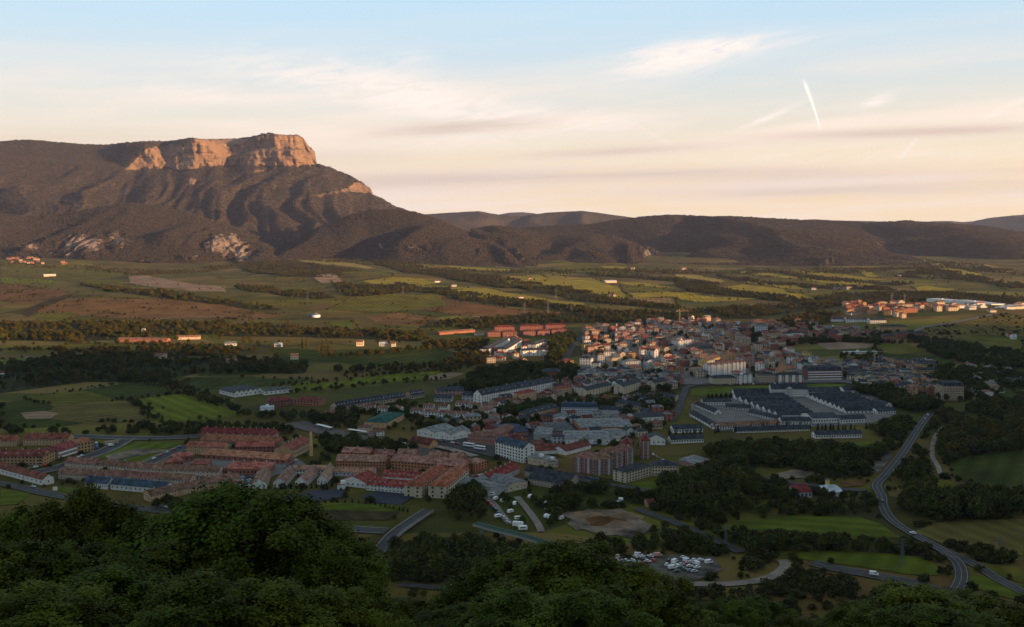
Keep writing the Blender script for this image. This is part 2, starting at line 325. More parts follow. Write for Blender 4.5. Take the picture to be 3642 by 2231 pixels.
terrain_mat('forest_rock', FOREST, [(.012, 14), (.045, 7), (.12, 2.5)], 'rock', rock=((.245, .160, .100), (.135, .087, .056)))
terrain_mat('forest_clay', FOREST, [(.012, 12), (.045, 7), (.12, 2.5)], 'rock', rock=((.235, .18, .14), (.13, .105, .088)))
terrain_mat('forest', FOREST, [(.012, 12), (.045, 7), (.12, 2.5)])

def build_ground():
    dense = np.radians(np.linspace(-31.5, 31.5, 560)); side = np.radians(np.concatenate([np.linspace(31.5, 180, 110)[1:], np.linspace(-180, -31.5, 110)[1:-1]]))
    A = np.concatenate([dense, side]); A = np.where(A > np.pi, A - 2 * np.pi, A); order = np.argsort(A); A = A[order]
    R = np.concatenate([[1.5], np.geomspace(6, 420, 60), np.linspace(426, 560, 30), np.geomspace(566, 1900, 130), np.geomspace(1915, 5600, 210), np.geomspace(5700, 19500, 36)])
    na, nr = len(A), len(R)
    RR, AA = np.meshgrid(R, A, indexing='ij'); X = RR * np.sin(AA); Y = RR * np.cos(AA); Z = ground(X, Y)
    V = np.stack([X, Y, Z], -1).reshape(-1, 3); V = np.concatenate([V, [[0, 0, float(ground(0, 0))]]])
    i, j = np.meshgrid(np.arange(nr - 1), np.arange(na), indexing='ij'); j2 = (j + 1) % na
    F = np.stack([i * na + j, (i + 1) * na + j, (i + 1) * na + j2, i * na + j2], -1).reshape(-1, 4)[:, ::-1]
    jj = np.arange(na); F2 = np.stack([np.full(na, nr * na), jj, (jj + 1) % na, (jj + 1) % na], -1)
    me = mesh_np('ground', V, F, ['ground_cover'], smooth=True)
    tag(obj('ground', me), 'wide green and brown valley floor spreading below the hills', 'ground', kind='structure')
build_ground()

def interp_pts(pts, x):
    p = np.array(sorted(pts), float); return np.interp(x, p[:, 0], p[:, 1])
def hill(name, label, crest, Yc, Yb, matn, x0, x1, nu=260, nv=70, spur=40, seed=1, conc=1.25, rockpatch=(), backlen=None, zb=None, wob=0.12):
    """a ridge lofted from a crest line: the crest stands at distance Yc, the foot at Yb, the far side falls away behind"""
    xs = np.linspace(x0, x1, nu); yc = interp_pts(crest, xs)
    tx = (xs - CX) / FPX / math.cos(PITCH)
    Ycv = Yc(xs) if callable(Yc) else np.full(nu, float(Yc)); Ybv = Yb(xs) if callable(Yb) else np.full(nu, float(Yb))
    tan_el = np.array([ray(x, y)[2] / ray(x, y)[1] for x, y in zip(xs, yc)]); txx = np.array([ray(x, y)[0] / ray(x, y)[1] for x, y in zip(xs, yc)])
    Yb_near = float(Ybv.mean()); bl = backlen if backlen else (Ycv - Ybv).mean()
    t = np.concatenate([np.linspace(0, 1, nv), 1 + np.array([.03, .07, .15, .3, .5, .75, 1.0])])
    T, XI = np.meshgrid(t, np.arange(nu), indexing='ij')
    Yg = np.where(T <= 1, Ybv[XI] + (Ycv - Ybv)[XI] * T, Ycv[XI] + (T - 1) * bl)
    zc = CAMZ + tan_el * Ycv
    base = (ground(txx * Ybv, Ybv) if zb is None else np.full(nu, float(zb))) - 12
    S = np.where(T <= 1, np.clip(T, 0, 1) ** conc, 1 - np.clip(T - 1, 0, 1) ** 1.15)
    Z = base[XI] + (zc - base)[XI] * S
    X = txx[XI] * Yg
    env = np.sin(np.pi * np.clip(T, 0, 1)) ** 0.8 * (T <= 1)
    rel = (zc - base)[XI]
    sx = X / (spur * 9.0) + 0.55 * fbm(X / 500, Yg / 500, seed + 3, 2)
    ridg = 1 - np.abs(fbm(sx, Yg / (spur * 34.0), seed, 3)) * 2
    Z = Z + env * (ridg - 0.62) * 1.8 * np.minimum(spur, rel * 0.5) + env * rel * wob * fbm(X / 900, Yg / 700, seed + 8, 3) + env * 5 * fbm(X / 60, Yg / 60, seed + 21, 3)
    Z = Z + (T >= 1) * (T < 1.05) * 3.0 * fbm(X / 40, Yg / 200, seed + 5, 3)
    rock = np.zeros_like(Z)
    pxx = CX + FPX * math.cos(PITCH) * X / Yg
    # pixel row of every vertex, used only to know which places are bare earth
    dn = Yg * math.cos(PITCH) - (Z - CAMZ) * math.sin(PITCH); up = Yg * math.sin(PITCH) + (Z - CAMZ) * math.cos(PITCH)
    pyy = CY - FPX * up / dn; pxx = CX + FPX * X / dn
    for (cx, cy, rx, ry, k) in rockpatch:
        rock = np.maximum(rock, k * np.exp(-((pxx - cx) / rx) ** 2 - ((pyy - cy) / ry) ** 2))
    if rockpatch:
        rock = rock * (.62 + .75 * vnoise(pxx / 8 + 3 * fbm(pxx / 30, pyy / 25, 3, 2), pyy / 55, seed + 4)); Z = Z + (rock > .3) * 24 * (1 - 2 * np.abs(fbm(X / 42 + .4 * fbm(X / 90, Yg / 90, 5, 2), Yg / 260, seed + 9, 3)))
    nr = len(t)
    V = np.stack([X, Yg, Z], -1).reshape(-1, 3)
    i, j = np.meshgrid(np.arange(nr - 1), np.arange(nu - 1), indexing='ij')
    F = np.stack([i * nu + j, i * nu + j + 1, (i + 1) * nu + j + 1, (i + 1) * nu + j], -1).reshape(-1, 4)
    me = mesh_np(name, V, F, [matn], smooth=True, attrs={'rock': rock.ravel()})
    if Yb_near < 6000: FORESTED.append((V, F[:(nv + 1) * (nu - 1)], rock.ravel(), int(nu * 60)))
    return tag(obj(name, me), label, 'hill' if 'hill' in name else 'mountain', kind='structure')
D = lambda pts: [(x * 1.4787, y * 1.4787) for x, y in pts]

FORESTED = []
def build_mountain():
    """the cliff-topped mountain: forested slope, sheer two-tier cliff, plateau, and the shoulder falling to the right"""
    sky = [(-900, 540), (-500, 515), (-200, 505), (0, 503), (60, 499), (110, 497), (200, 505), (300, 513), (375, 515), (450, 508), (520, 502), (600, 502), (640, 497), (680, 491), (740, 495), (800, 494), (850, 492), (900, 485), (935, 477), (970, 474), (1010, 480), (1060, 479),
           (1080, 490), (1097, 518), (1110, 530), (1121, 540), (1124, 560), (1127, 583), (1150, 590), (1172, 595), (1212, 614), (1246, 624), (1270, 640), (1292, 656), (1316, 668), (1326, 692), (1360, 712), (1400, 735), (1450, 752), (1540, 775), (1640, 800)]
    ctop = [(-900, 560), (0, 560), (440, 585), (480, 545), (520, 520), (560, 530), (600, 535), (640, 512), (680, 496), (740, 499), (780, 512), (850, 515), (900, 500), (935, 481), (970, 478), (1010, 484), (1060, 483), (1085, 496), (1110, 532), (1124, 560), (1127, 584), (1250, 645), (1292, 660), (1322, 680), (1330, 700), (1640, 810)]
    cbot = [(-900, 562), (0, 562), (440, 600), (480, 602), (530, 597), (560, 601), (600, 596), (640, 606), (700, 601), (760, 592), (850, 587), (900, 580), (950, 590), (1000, 589), (1060, 588), (1100, 584), (1127, 588), (1160, 600), (1250, 672), (1292, 690), (1322, 692), (1330, 702), (1640, 812)]
    rk = [(-900, 0), (430, 0), (455, 1), (555, 1), (590, .75), (620, 1), (760, 1), (800, .68), (860, .6), (890, 1), (1127, 1.1), (1140, .2), (1190, .3), (1235, .2), (1252, 1), (1322, 1.1), (1332, 0), (1640, 0)]
    x0, x1, nu = -760, 1600, 640
    xs = np.linspace(x0, x1, nu)
    ys, yt, yb = (interp_pts(p, xs) for p in (sky, ctop, cbot))
    ys = ys + 1.6 * fbm(xs / 9, xs * 0, 71, 3)
    yt = np.maximum(yt, ys + .5); yb = np.maximum(yb, yt + .5)
    rkv = interp_pts(rk, xs); isr = np.clip(rkv, 0, 1)
    Yfoot, Ybot = 5000.0, 7250.0
    w = np.convolve(np.pad(isr, 25, mode='edge'), np.ones(51) / 51, 'valid')
    Ytop = Ybot + 70 + 150 * (1 - isr)
    Ysky = Ytop + 170 + 260 * (1 - isr)
    def bulge(x, z):                                                # buttresses and bays, leaning wider towards their feet
        b = 130 * fbm(x / 120 + z * .0016, z * .0012 + 1, 51, 3) + 52 * fbm(x / 33 + z * .004, z * .005 + 2, 52, 4) + 18 * fbm(x / 11, z * .01 + 5, 53, 3)
        b = b + 200 * np.exp(-((x - 822) / 42) ** 2) + 130 * np.exp(-((x - 588) / 26) ** 2) - 90 * np.exp(-((x - 1020) / 80) ** 2) - 60 * np.exp(-((x - 690) / 40) ** 2)
        return b * (.25 + .75 * w)
    te = lambda yy: np.array([ray(x, y)[2] / ray(x, y)[1] for x, y in zip(xs, yy)])
    tb, tt, ts = te(yb), te(yt), te(ys)
    txx = np.array([ray(x, 600)[0] / ray(x, 600)[1] for x in xs])
    rows = []
    n1, n2, n3 = 110, 60, 14
    b0 = bulge(xs, xs * 0 + 500); b1 = bulge(xs, xs * 0 + 760)
    zb = CAMZ + tb * (Ybot + b0); zt = CAMZ + tt * (Ytop + b1); zs = CAMZ + ts * (Ysky + b1)
    for k in range(n1):                                            # wooded slope below the cliff
        t = k / n1; Y = Yfoot + (Ybot + b0 * t ** 2 - Yfoot) * t; z = 30 + (zb - 30) * t ** 1.55
        X = txx * Y; env = math.sin(math.pi * min(1, t * 1.0)) ** .7
        u = X / 330 + .6 * fbm(X / 600, Y / 600, 63, 2) + (Y - 6000) / 2600
        rid = 1 - 2 * np.abs(fbm(u, Y / 2400, 61, 4)); rid2 = 1 - 2 * np.abs(fbm(u * 2.7 + 4, Y / 900, 69, 3))
        z = z + env * (rid - .6) * 100 + env * (rid2 - .6) * 40 + env * 30 * fbm(X / 240, Y / 200, 64, 4) + 9 * fbm(X / 50, Y / 50, 65, 3) * env
        rows.append(np.stack([X, Y, z], -1))
    two = np.exp(-np.clip((880 - xs) / 40, 0, 9) ** 2) * (xs < 1135)
    for k in range(n2):                                            # the cliff, with a ledge between its two tiers on the right
        t = k / n2; led = 1 / (1 + math.exp(-(t - .53) * 45)); z = zb + (zt - zb) * t
        push = .45 * t + .55 * (two * led + (1 - two) * t ** 1.5)
        bb = b0 + (bulge(xs, 500 + 260 * t + xs * 0) - b0)
        Y = Ybot + bb + (Ytop - Ybot) * push + two * 75 * led - 40 * (1 - t) ** 2 * w
        X = txx * Y
        Y = Y + isr * math.sin(math.pi * min(1, t * .96 + .04)) ** .5 * (12 * fbm(X / 60, z / 200 + 3, 66, 4) + 24 * fbm(X / 500 + z / 900, z / 20, 67, 4)); X = txx * Y
        rows.append(np.stack([X, Y, CAMZ + (z - CAMZ) * Y / (Ybot + b0)], -1))
    for k in range(n3 + 1):                                        # the wooded brow up to the skyline
        t = k / n3; Y = Ytop + b1 + two * 75 + (Ysky - Ytop) * t; z = zt + (zs - zt) * t ** .8
        z = CAMZ + (tt + (ts - tt) * t ** .8) * Y
        rows.append(np.stack([txx * Y, Y, z + 3 * fbm(xs / 6, xs * 0 + t * 9, 68, 3)], -1))
    for t in (.02, .06, .14, .3, .55, 1.0):
        Y = Ysky + b1 + two * 75 + 2600 * t; z0_ = CAMZ + ts * (Ysky + b1 + two * 75); z = z0_ + (20 - z0_) * t ** 1.1; rows.append(np.stack([txx * Y, Y, z], -1))
    V = np.array(rows); nr = len(rows); F3 = V.reshape(-1, 3)
    dn = F3[:, 1] * math.cos(PITCH) - (F3[:, 2] - CAMZ) * math.sin(PITCH); up = F3[:, 1] * math.sin(PITCH) + (F3[:, 2] - CAMZ) * math.cos(PITCH)
    px, py = CX + FPX * F3[:, 0] / dn, CY - FPX * up / dn; rock = np.zeros(len(F3))
    jx, jy = px + 7 * fbm(px / 16, py / 16, 73, 3), py + 7 * fbm(px / 16, py / 16, 74, 3)
    for lv, s in [(.56, '470,600 530,528 640,508 690,494 860,492 930,486 960,476 1060,478 1100,520 1128,584 1000,590 880,586 760,592 640,604 560,600'), (.95, '440,604 490,560 520,530 560,520 578,545 556,562 562,600 540,586 500,602'), (.85, '560,545 640,515 655,545 600,560 628,600 590,590'), (1, '612,606 660,560 640,540 668,502 690,494 742,497 762,548 805,560 772,592 720,574 690,602 650,596'), (.80, '750,498 850,494 884,506 800,520 830,562 760,566'),
                  (1, '925,523 952,482 1000,472 1064,476 1090,497 1106,530 1060,524 1000,527'), (1.05, '884,588 903,534 960,531 1060,531 1112,531 1130,545 1130,584 1060,589 980,592 930,580'), (1, '1240,662 1262,648 1320,662 1330,690 1250,686'), (.6, '1110,697 1240,668 1240,678 1130,702'), (.8, '672,655 682,630 696,640 692,660'), (.6, '880,610 920,600 960,606 900,616')]:
        pl = [tuple(float(v) for v in q.split(',')) for q in s.split()]; ins = np.zeros(len(px), bool)
        for (xa, ya), (xb, yb2) in zip(pl, pl[1:] + pl[:1]):
            c = (ya > jy) != (yb2 > jy); ins ^= c & (jx < (xb - xa) * (jy - ya) / ((yb2 - ya) or 1e-9) + xa)
        rock = np.maximum(rock, ins * lv)
    rock[(nr - 6) * nu:] = 0
    i, j = np.meshgrid(np.arange(nr - 1), np.arange(nu - 1), indexing='ij')
    F = np.stack([i * nu + j, i * nu + j + 1, (i + 1) * nu + j + 1, (i + 1) * nu + j], -1).reshape(-1, 4)
    me = mesh_np('mountain', F3, F, ['forest_rock'], smooth=True, attrs={'rock': rock})
    FORESTED.append((F3, F[:(nr - 7) * (nu - 1)], rock, 48000))
    tag(obj('mountain', me), 'long wooded mountain with sheer sunlit rock cliffs along its top', 'mountain', kind='structure')
build_mountain()
hill('hill', 'dark wooded hill with two pale eroded clay scars below the cliffs', [(-700, 800), (-300, 770), (0, 762), (100, 770), (200, 765), (300, 748), (400, 730), (460, 723), (560, 732), (650, 752), (760, 785), (860, 815), (930, 850), (985, 885), (1040, 930), (1080, 950)],
     5500, lambda x: np.interp(x, [-700, 0, 300, 900, 1080], [4700, 4650, 4500, 4420, 4400]), 'forest_clay', -700, 1080, 420, 80, 38, 5, 1.05,
     [(300, 880, 95, 42, .78), (420, 862, 45, 38, .62), (800, 880, 80, 46, .80), (860, 905, 36, 42, .75), (690, 925, 60, 14, .52), (110, 888, 50, 14, .72), (245, 915, 40, 12, .5), (520, 945, 50, 8, .55), (1000, 955, 40, 8, .5)], wob=.10)
hill('hill', 'long wooded ridge sloping down to the right behind the fields', [(900, 930), (980, 885), (1040, 858), (1150, 805), (1250, 765), (1330, 746), (1400, 748), (1480, 757), (1550, 783), (1670, 828), (1760, 850), (1850, 878), (1930, 905), (1990, 930), (2030, 950), (2070, 975)],
     5300, lambda x: np.interp(x, [900, 1300, 1700, 2070], [4600, 4500, 4250, 4150]), 'forest_clay', 900, 2070, 340, 80, 46, 15, 1.15,
     [(1700, 900, 12, 22, .5), (1840, 905, 10, 22, .52), (1860, 925, 14, 12, .52), (1350, 880, 50, 14, .5), (1480, 890, 60, 14, .48)], wob=.10)
hill('hill', 'small wooded hump in front of the large right-hand hills', [(1680, 815), (1760, 805), (1850, 812), (1960, 845), (2030, 838), (2100, 835), (2180, 842), (2270, 872), (2340, 905), (2400, 930), (2460, 955), (2500, 970)],
     5400, lambda x: np.interp(x, [1680, 2100, 2500], [4550, 4350, 4150]), 'forest_clay', 1680, 2500, 240, 60, 26, 25, 1.0, [(2310, 910, 40, 14, .62), (2290, 890, 30, 10, .5), (2180, 912, 20, 5, .5)], wob=.08)
hill('hill', 'broad dark wooded hills closing the valley on the right', [(1780, 830), (1900, 806), (2000, 803), (2100, 798), (2190, 784), (2300, 770), (2400, 765), (2500, 771), (2600, 770), (2660, 772), (2760, 779), (2850, 783), (3000, 789), (3120, 792), (3200, 787), (3230, 785), (3270, 790), (3400, 797), (3520, 808), (3642, 828), (3900, 850), (4300, 870)],
     6300, lambda x: np.interp(x, [1780, 2400, 3000, 3642, 4300], [4500, 4250, 4250, 4300, 4400]), 'forest_clay', 1780, 4300, 520, 90, 105, 35, 1.35, [(2930, 940, 26, 14, .5), (2960, 930, 14, 10, .45)], wob=.22)
hill('hill', 'bluish wooded hills on the skyline right of the mountain', [(1400, 775), (1500, 763), (1600, 757), (1700, 751), (1780, 765), (1850, 769), (1940, 757), (2070, 750), (2170, 763), (2260, 775), (2350, 788), (2500, 800)],
     9300, 7600, 'forest', 1380, 2500, 200, 40, 60, 45, 1.0, backlen=2500, zb=60)
hill('hill', 'faint blue hilltop far behind the skyline hills', [(1700, 775), (1770, 764), (1810, 757), (1860, 755), (1900, 759), (1960, 772)], 15500, 14000, 'forest', 1690, 1970, 60, 16, 60, 55, 1.0, zb=60)
hill('hill', 'far hazy blue hills at the right edge of the skyline', [(2650, 800), (2760, 790), (2830, 785), (2900, 780), (2960, 784), (3100, 787), (3250, 790), (3330, 787), (3380, 786), (3420, 790), (3460, 788), (3520, 775), (3600, 767), (3642, 764), (3800, 750), (4200, 760)],
     11500, 9500, 'forest', 2600, 4300, 240, 40, 60, 65, 1.0, backlen=2500, zb=60)

# ------------------------------------------------------------------ fields and other ground sheets
NF = [0]
def sheet(name, pts, matn, label, lift=0.0, cell=None, cat='field', zfix=None):
    pts = [P(*p)[:2] for p in pts]; NF[0] += 1
    ym = float(np.mean([p[1] for p in pts])); cell = cell or max(12, ym * 0.012)
    bd = []
    for a, b in zip(pts, pts[1:] + pts[:1]):
        n = max(1, int(np.linalg.norm(b - a) / cell)); bd += [a + (b - a) * k / n for k in range(n)]
    bd = np.array(bd); wob = min(6, ym * .0015)
    bd = bd + np.stack([wob * fbm(bd[:, 0] / 30, bd[:, 1] / 30, 81, 2), wob * fbm(bd[:, 0] / 30, bd[:, 1] / 30, 82, 2)], -1)
    x0, y0 = bd.min(0); x1, y1 = bd.max(0)
    gx, gy = np.meshgrid(np.arange(x0, x1, cell), np.arange(y0, y1, cell)); gp = np.stack([gx.ravel(), gy.ravel()], -1)
    n = len(bd); a, b = bd, np.roll(bd, -1, 0)
    ins = np.zeros(len(gp), bool)
    for k in range(n):
        c = (a[k, 1] > gp[:, 1]) != (b[k, 1] > gp[:, 1])
        with np.errstate(divide='ignore', invalid='ignore'):
            xx = (b[k, 0] - a[k, 0]) * (gp[:, 1] - a[k, 1]) / (b[k, 1] - a[k, 1]) + a[k, 0]
        ins ^= c & (gp[:, 0] < xx)
    gp = gp[ins]
    vs = [Vector((float(p[0]), float(p[1]))) for p in bd] + [Vector((float(p[0]), float(p[1]))) for p in gp]
    r = geometry.delaunay_2d_cdt(vs, [(k, (k + 1) % n) for k in range(n)], [list(range(n))], 1, 0.01)
    V = np.array([(v.x, v.y) for v in r[0]]); F = [f for f in r[2] if len(f) == 3]
    if len(F) == 0: return None
    z = ground(V[:, 0], V[:, 1]) + 0.06 + 0.004 * NF[0] + lift + np.maximum(0, V[:, 1] - 1700) * 0.0004
    F = np.array(F); e1 = V[F[:, 1]] - V[F[:, 0]]; e2 = V[F[:, 2]] - V[F[:, 0]]
    fl = (e1[:, 0] * e2[:, 1] - e1[:, 1] * e2[:, 0]) < 0; F[fl] = F[fl][:, ::-1]
    me = mesh_np(name, np.column_stack([V, z]), F, [matn])
    o = tag(obj(name, me), label, cat, kind='structure'); return o
FIELDS = '''scrub:0,1300 200,1262 420,1262 640,1250 900,1280 1100,1300 1080,1330 700,1330 560,1360 300,1360 0,1400
scrub:0,1150 300,1150 620,1145 800,1150 1050,1165 1500,1180 1500,1215 1100,1200 700,1195 300,1215 0,1210
scrub:1480,1150 1800,1128 2060,1108 2380,1112 2640,1092 2900,1078 3000,1088 2900,1105 2640,1135 2500,1140 2300,1150 2000,1150 1700,1170 1500,1170
scrub:1230,903 1500,948 1700,978 1900,1008 2100,1038 2250,1068 2420,1095 2400,1110 2200,1085 1950,1045 1700,1010 1500,975 1300,930
scrub:1400,1008 1560,1028 1720,1050 1850,1070 2000,1090 2250,1112 2240,1125 2000,1108 1800,1090 1600,1062 1450,1030
scrub:2080,972 2200,975 2330,985 2480,1000 2560,1010 2540,1022 2400,1005 2250,990 2100,982
scrub:2400,990 2540,1022 2700,1045 2900,1070 2880,1085 2700,1065 2500,1045 2400,1020
scrub:2540,978 2700,1000 2900,1015 3120,1022 3200,1035 2950,1030 2750,1015 2600,995
scrub:2760,968 2900,985 3100,1002 3250,1010 3200,1018 3000,1005 2850,995
scrub:3180,985 3300,960 3500,990 3642,1010 3642,1030 3480,1005 3300,990
scrub:2880,1062 3100,1042 3300,1040 3642,1062 3642,1085 3300,1072 3000,1088
scrub:280,1005 450,1028 620,1045 800,1068 1000,1100 980,1108 780,1085 560,1060 380,1040
scrub:820,900 950,915 1150,945 1290,965 1200,990 1000,985 860,960
scrub:1180,1010 1290,1012 1400,1018 1480,1035 1350,1055 1230,1055
scrub:830,1020 960,1020 1000,1040 1200,1060 1120,1065 980,1050
green:0,932 130,940 300,945 460,968 430,986 200,985 0,978
bright:8,985 190,998 198,1010 0,1004
green:240,988 420,998 475,1024 400,1016 230,1000
olive:0,1006 200,1011 420,1035 560,1056 620,1066 400,1060 250,1048 150,1025
heath:120,1112 230,1062 400,1064 620,1066 800,1086 1000,1122 900,1142 760,1130 560,1137 400,1132 260,1122
rust:0,1006 150,1025 270,1042 150,1070 60,1082 0,1072
darkbrown:70,1112 150,1075 280,1040 240,1062 130,1105 100,1130
green:120,1115 260,1112 270,1130 200,1150 140,1145
bare:455,985 520,980 610,1000 800,1022 805,1040 640,1028 540,1022 465,1010
bare:1130,975 1180,972 1215,1000 1150,1010 1120,990
green:210,1226 340,1222 400,1232 300,1250 130,1242
green:0,1236 200,1228 420,1222 620,1232 600,1250 300,1244 0,1246
green:380,1190 560,1182 800,1190 760,1205 420,1202
green:360,1282 560,1272 770,1266 800,1272 740,1282 560,1292 390,1302
bright:0,1280 90,1272 102,1282 0,1300
bright:460,1425 560,1408 660,1402 870,1475 760,1490 640,1500 560,1502 520,1460
green:100,1412 290,1388 390,1412 425,1425 200,1442
dark:290,1388 400,1372 500,1360 640,1400 460,1425 430,1425
olive:200,1442 460,1432 520,1460 560,1502 340,1502 150,1482
dark:0,1440 90,1420 190,1445 140,1485 300,1505 200,1520 0,1525
bare:70,1470 150,1462 210,1470 180,1490 90,1492
bright:1010,1376 1150,1362 1330,1338 1480,1325 1560,1322 1588,1330 1560,1346 1400,1360 1217,1376 1045,1395
dark:960,1240 1200,1245 1560,1240 1640,1260 1580,1292 1330,1305 1200,1290 1000,1290
dark:800,1290 980,1292 1030,1320 900,1335 700,1338
dark:650,1345 900,1345 1130,1350 1000,1372 800,1385 680,1388
bare:1500,1340 1610,1325 1650,1330 1590,1350 1530,1352
gold:948,898 1030,905 1100,914 1200,925 1335,956 1300,957 1150,941 1020,921 955,912
yellow:1160,902 1300,918 1350,924 1480,944 1565,955 1500,959 1400,940 1250,921
yellow:1460,914 1520,911 1535,917 1470,922
green:1190,967 1300,962 1400,974 1395,986 1300,976 1200,976
yellow:1290,1000 1400,986 1500,992 1565,1008 1500,1018 1400,1015 1320,1010
green:975,1024 1100,1017 1250,1007 1235,1020 1050,1036 980,1036
green:1160,1102 1250,1060 1400,1046 1560,1050 1592,1078 1580,1090 1450,1096 1410,1114 1300,1112
bright:1150,1150 1250,1140 1268,1164 1200,1166
green:1290,1158 1350,1160 1450,1172 1600,1160 1700,1160 1600,1172 1450,1182
green:800,1068 950,1074 1000,1074 1120,1080 1000,1089 900,1081
heath:1300,1130 1420,1112 1560,1130 1500,1160 1350,1152
rust:1560,1052 1700,1082 1850,1104 2000,1110 1990,1126 1850,1121 1700,1132 1560,1112 1490,1102 1595,1086
yellow:1600,948 1720,954 1872,964 1860,969 1700,963 1600,955
yellow:1720,1000 1800,984 1950,979 2120,994 2200,1018 2226,1048 2222,1066 2100,1046 1950,1021
tan:1925,977 2150,996 2110,1001 1950,990
yellow:1600,1019 1750,1029 1860,1049 2080,1079 2070,1090 1900,1073 1750,1066 1600,1046
olive:2110,1082 2300,1099 2355,1115 2250,1111 2130,1096
green:1970,958 2080,930 2112,930 2050,965 2000,968
green:2080,944 2200,959 2212,970 2160,980 2080,975
yellow:2120,947 2230,949 2242,958 2160,956
yellow:2190,1002 2330,1011 2385,1025 2300,1021
green:2200,1015 2340,1025 2400,1034 2290,1041 2220,1031
yellow:2230,1045 2380,1037 2430,1044 2465,1055 2380,1056 2250,1060
tan:2240,1060 2400,1060 2405,1086 2280,1071
gold:2400,977 2480,979 2585,1003 2560,1007 2450,990 2400,984
yellow:2575,1022 2640,1013 2780,1028 2800,1040 2860,1050 2915,1063 2880,1069 2720,1046
yellow:2630,1004 2700,1001 2820,1014 2865,1030 2800,1029
yellow:2615,969 2660,965 2830,984 3100,1009 3125,1018 2900,1004 2750,986
yellow:2803,963 2900,963 3050,984 3165,998 3050,996 2900,981
green:2838,1045 3000,1029 3165,1034 3100,1041 2950,1056 2860,1056
yellow:2400,1039 2500,1054 2560,1059 2695,1062 2600,1072 2480,1076 2400,1061
olive:2410,1084 2520,1094 2535,1103 2430,1106
yellow:3040,961 3080,964 3125,985 3080,986
yellow:3272,920 3340,934 3480,974 3500,985 3430,986 3320,951
gold:3488,939 3560,954 3605,970 3540,969
olive:3250,979 3400,979 3475,1000 3350,1003
yellow:3240,1024 3300,1017 3425,1030 3380,1036 3260,1033
gold:3490,989 3610,1000 3580,1009 3500,999
green:3560,1010 3642,1018 3642,1034 3560,1028
scrubolive:3225,1185 3300,1160 3400,1142 3560,1116 3642,1128 3642,1200 3500,1190 3420,1200 3350,1216 3260,1198
green:3412,1200 3480,1194 3642,1214 3642,1256 3530,1232
lawn:2548,1880 2640,1856 2810,1838 2950,1838 3060,1842 3130,1866 3205,1916 3050,1922 2863,1912 2664,1904
lawn:2770,1970 2950,1960 3150,1970 3290,1986 3330,2012 3335,2050 3230,2046 3050,2016 2880,1996
lawn:3430,2040 3500,2052 3642,2086 3642,2142 3520,2112 3440,2082
green:3470,1998 3642,2024 3642,2076 3500,2040
olive:3250,1892 3350,1856 3500,1850 3642,1850 3642,1980 3500,1950 3350,1936
dark:3370,1642 3500,1612 3642,1600 3642,1750 3500,1742 3400,1702
green:3310,1700 3400,1714 3390,1742 3330,1736
lawn:2455,1386 2700,1371 2960,1366 3000,1369 3022,1386 2900,1396 2600,1403 2460,1411
dark:3130,1255 3300,1262 3400,1285 3350,1300 3160,1295
bare:2900,1222 3000,1218 3110,1222 3080,1240 2950,1245
green:3120,1222 3220,1225 3300,1250 3200,1262 3120,1255
lawn:300,1640 450,1575 660,1575 620,1606 500,1662 420,1660
lawn:1130,1788 1450,1800 1400,1822 1150,1816
darkbrown:1130,1816 1420,1823 1380,1852 1130,1852
lawn:0,1745 110,1757 60,1795 0,1800
lawn:185,1732 300,1740 400,1772 250,1762
lawn:2230,1722 2420,1698 2440,1720 2300,1745
lawn:2960,1575 3110,1570 3130,1590 2980,1592
lawn:1180,1625 1215,1618 1400,1655 1190,1660
lawn:835,1618 985,1614 980,1628 840,1630'''
WHERE = {'bright': 'bright green', 'green': 'green', 'dark': 'dark green', 'yellow': 'yellow-green', 'olive': 'olive', 'tan': 'tan', 'heath': 'brown heath', 'rust': 'rust-brown', 'gold': 'golden', 'lawn': 'green grass', 'scrub': 'dark scrub', 'bare': 'bare pale earth', 'scrubolive': 'olive scrub', 'darkbrown': 'dark brown'}
for ln in FIELDS.split('\n'):
    k, p = ln.split(':'); pts = [tuple(float(v) for v in q.split(',')) for q in p.split()]
    sheet('field', pts, 'field_' + k, WHERE[k] + ' ground on the valley floor')
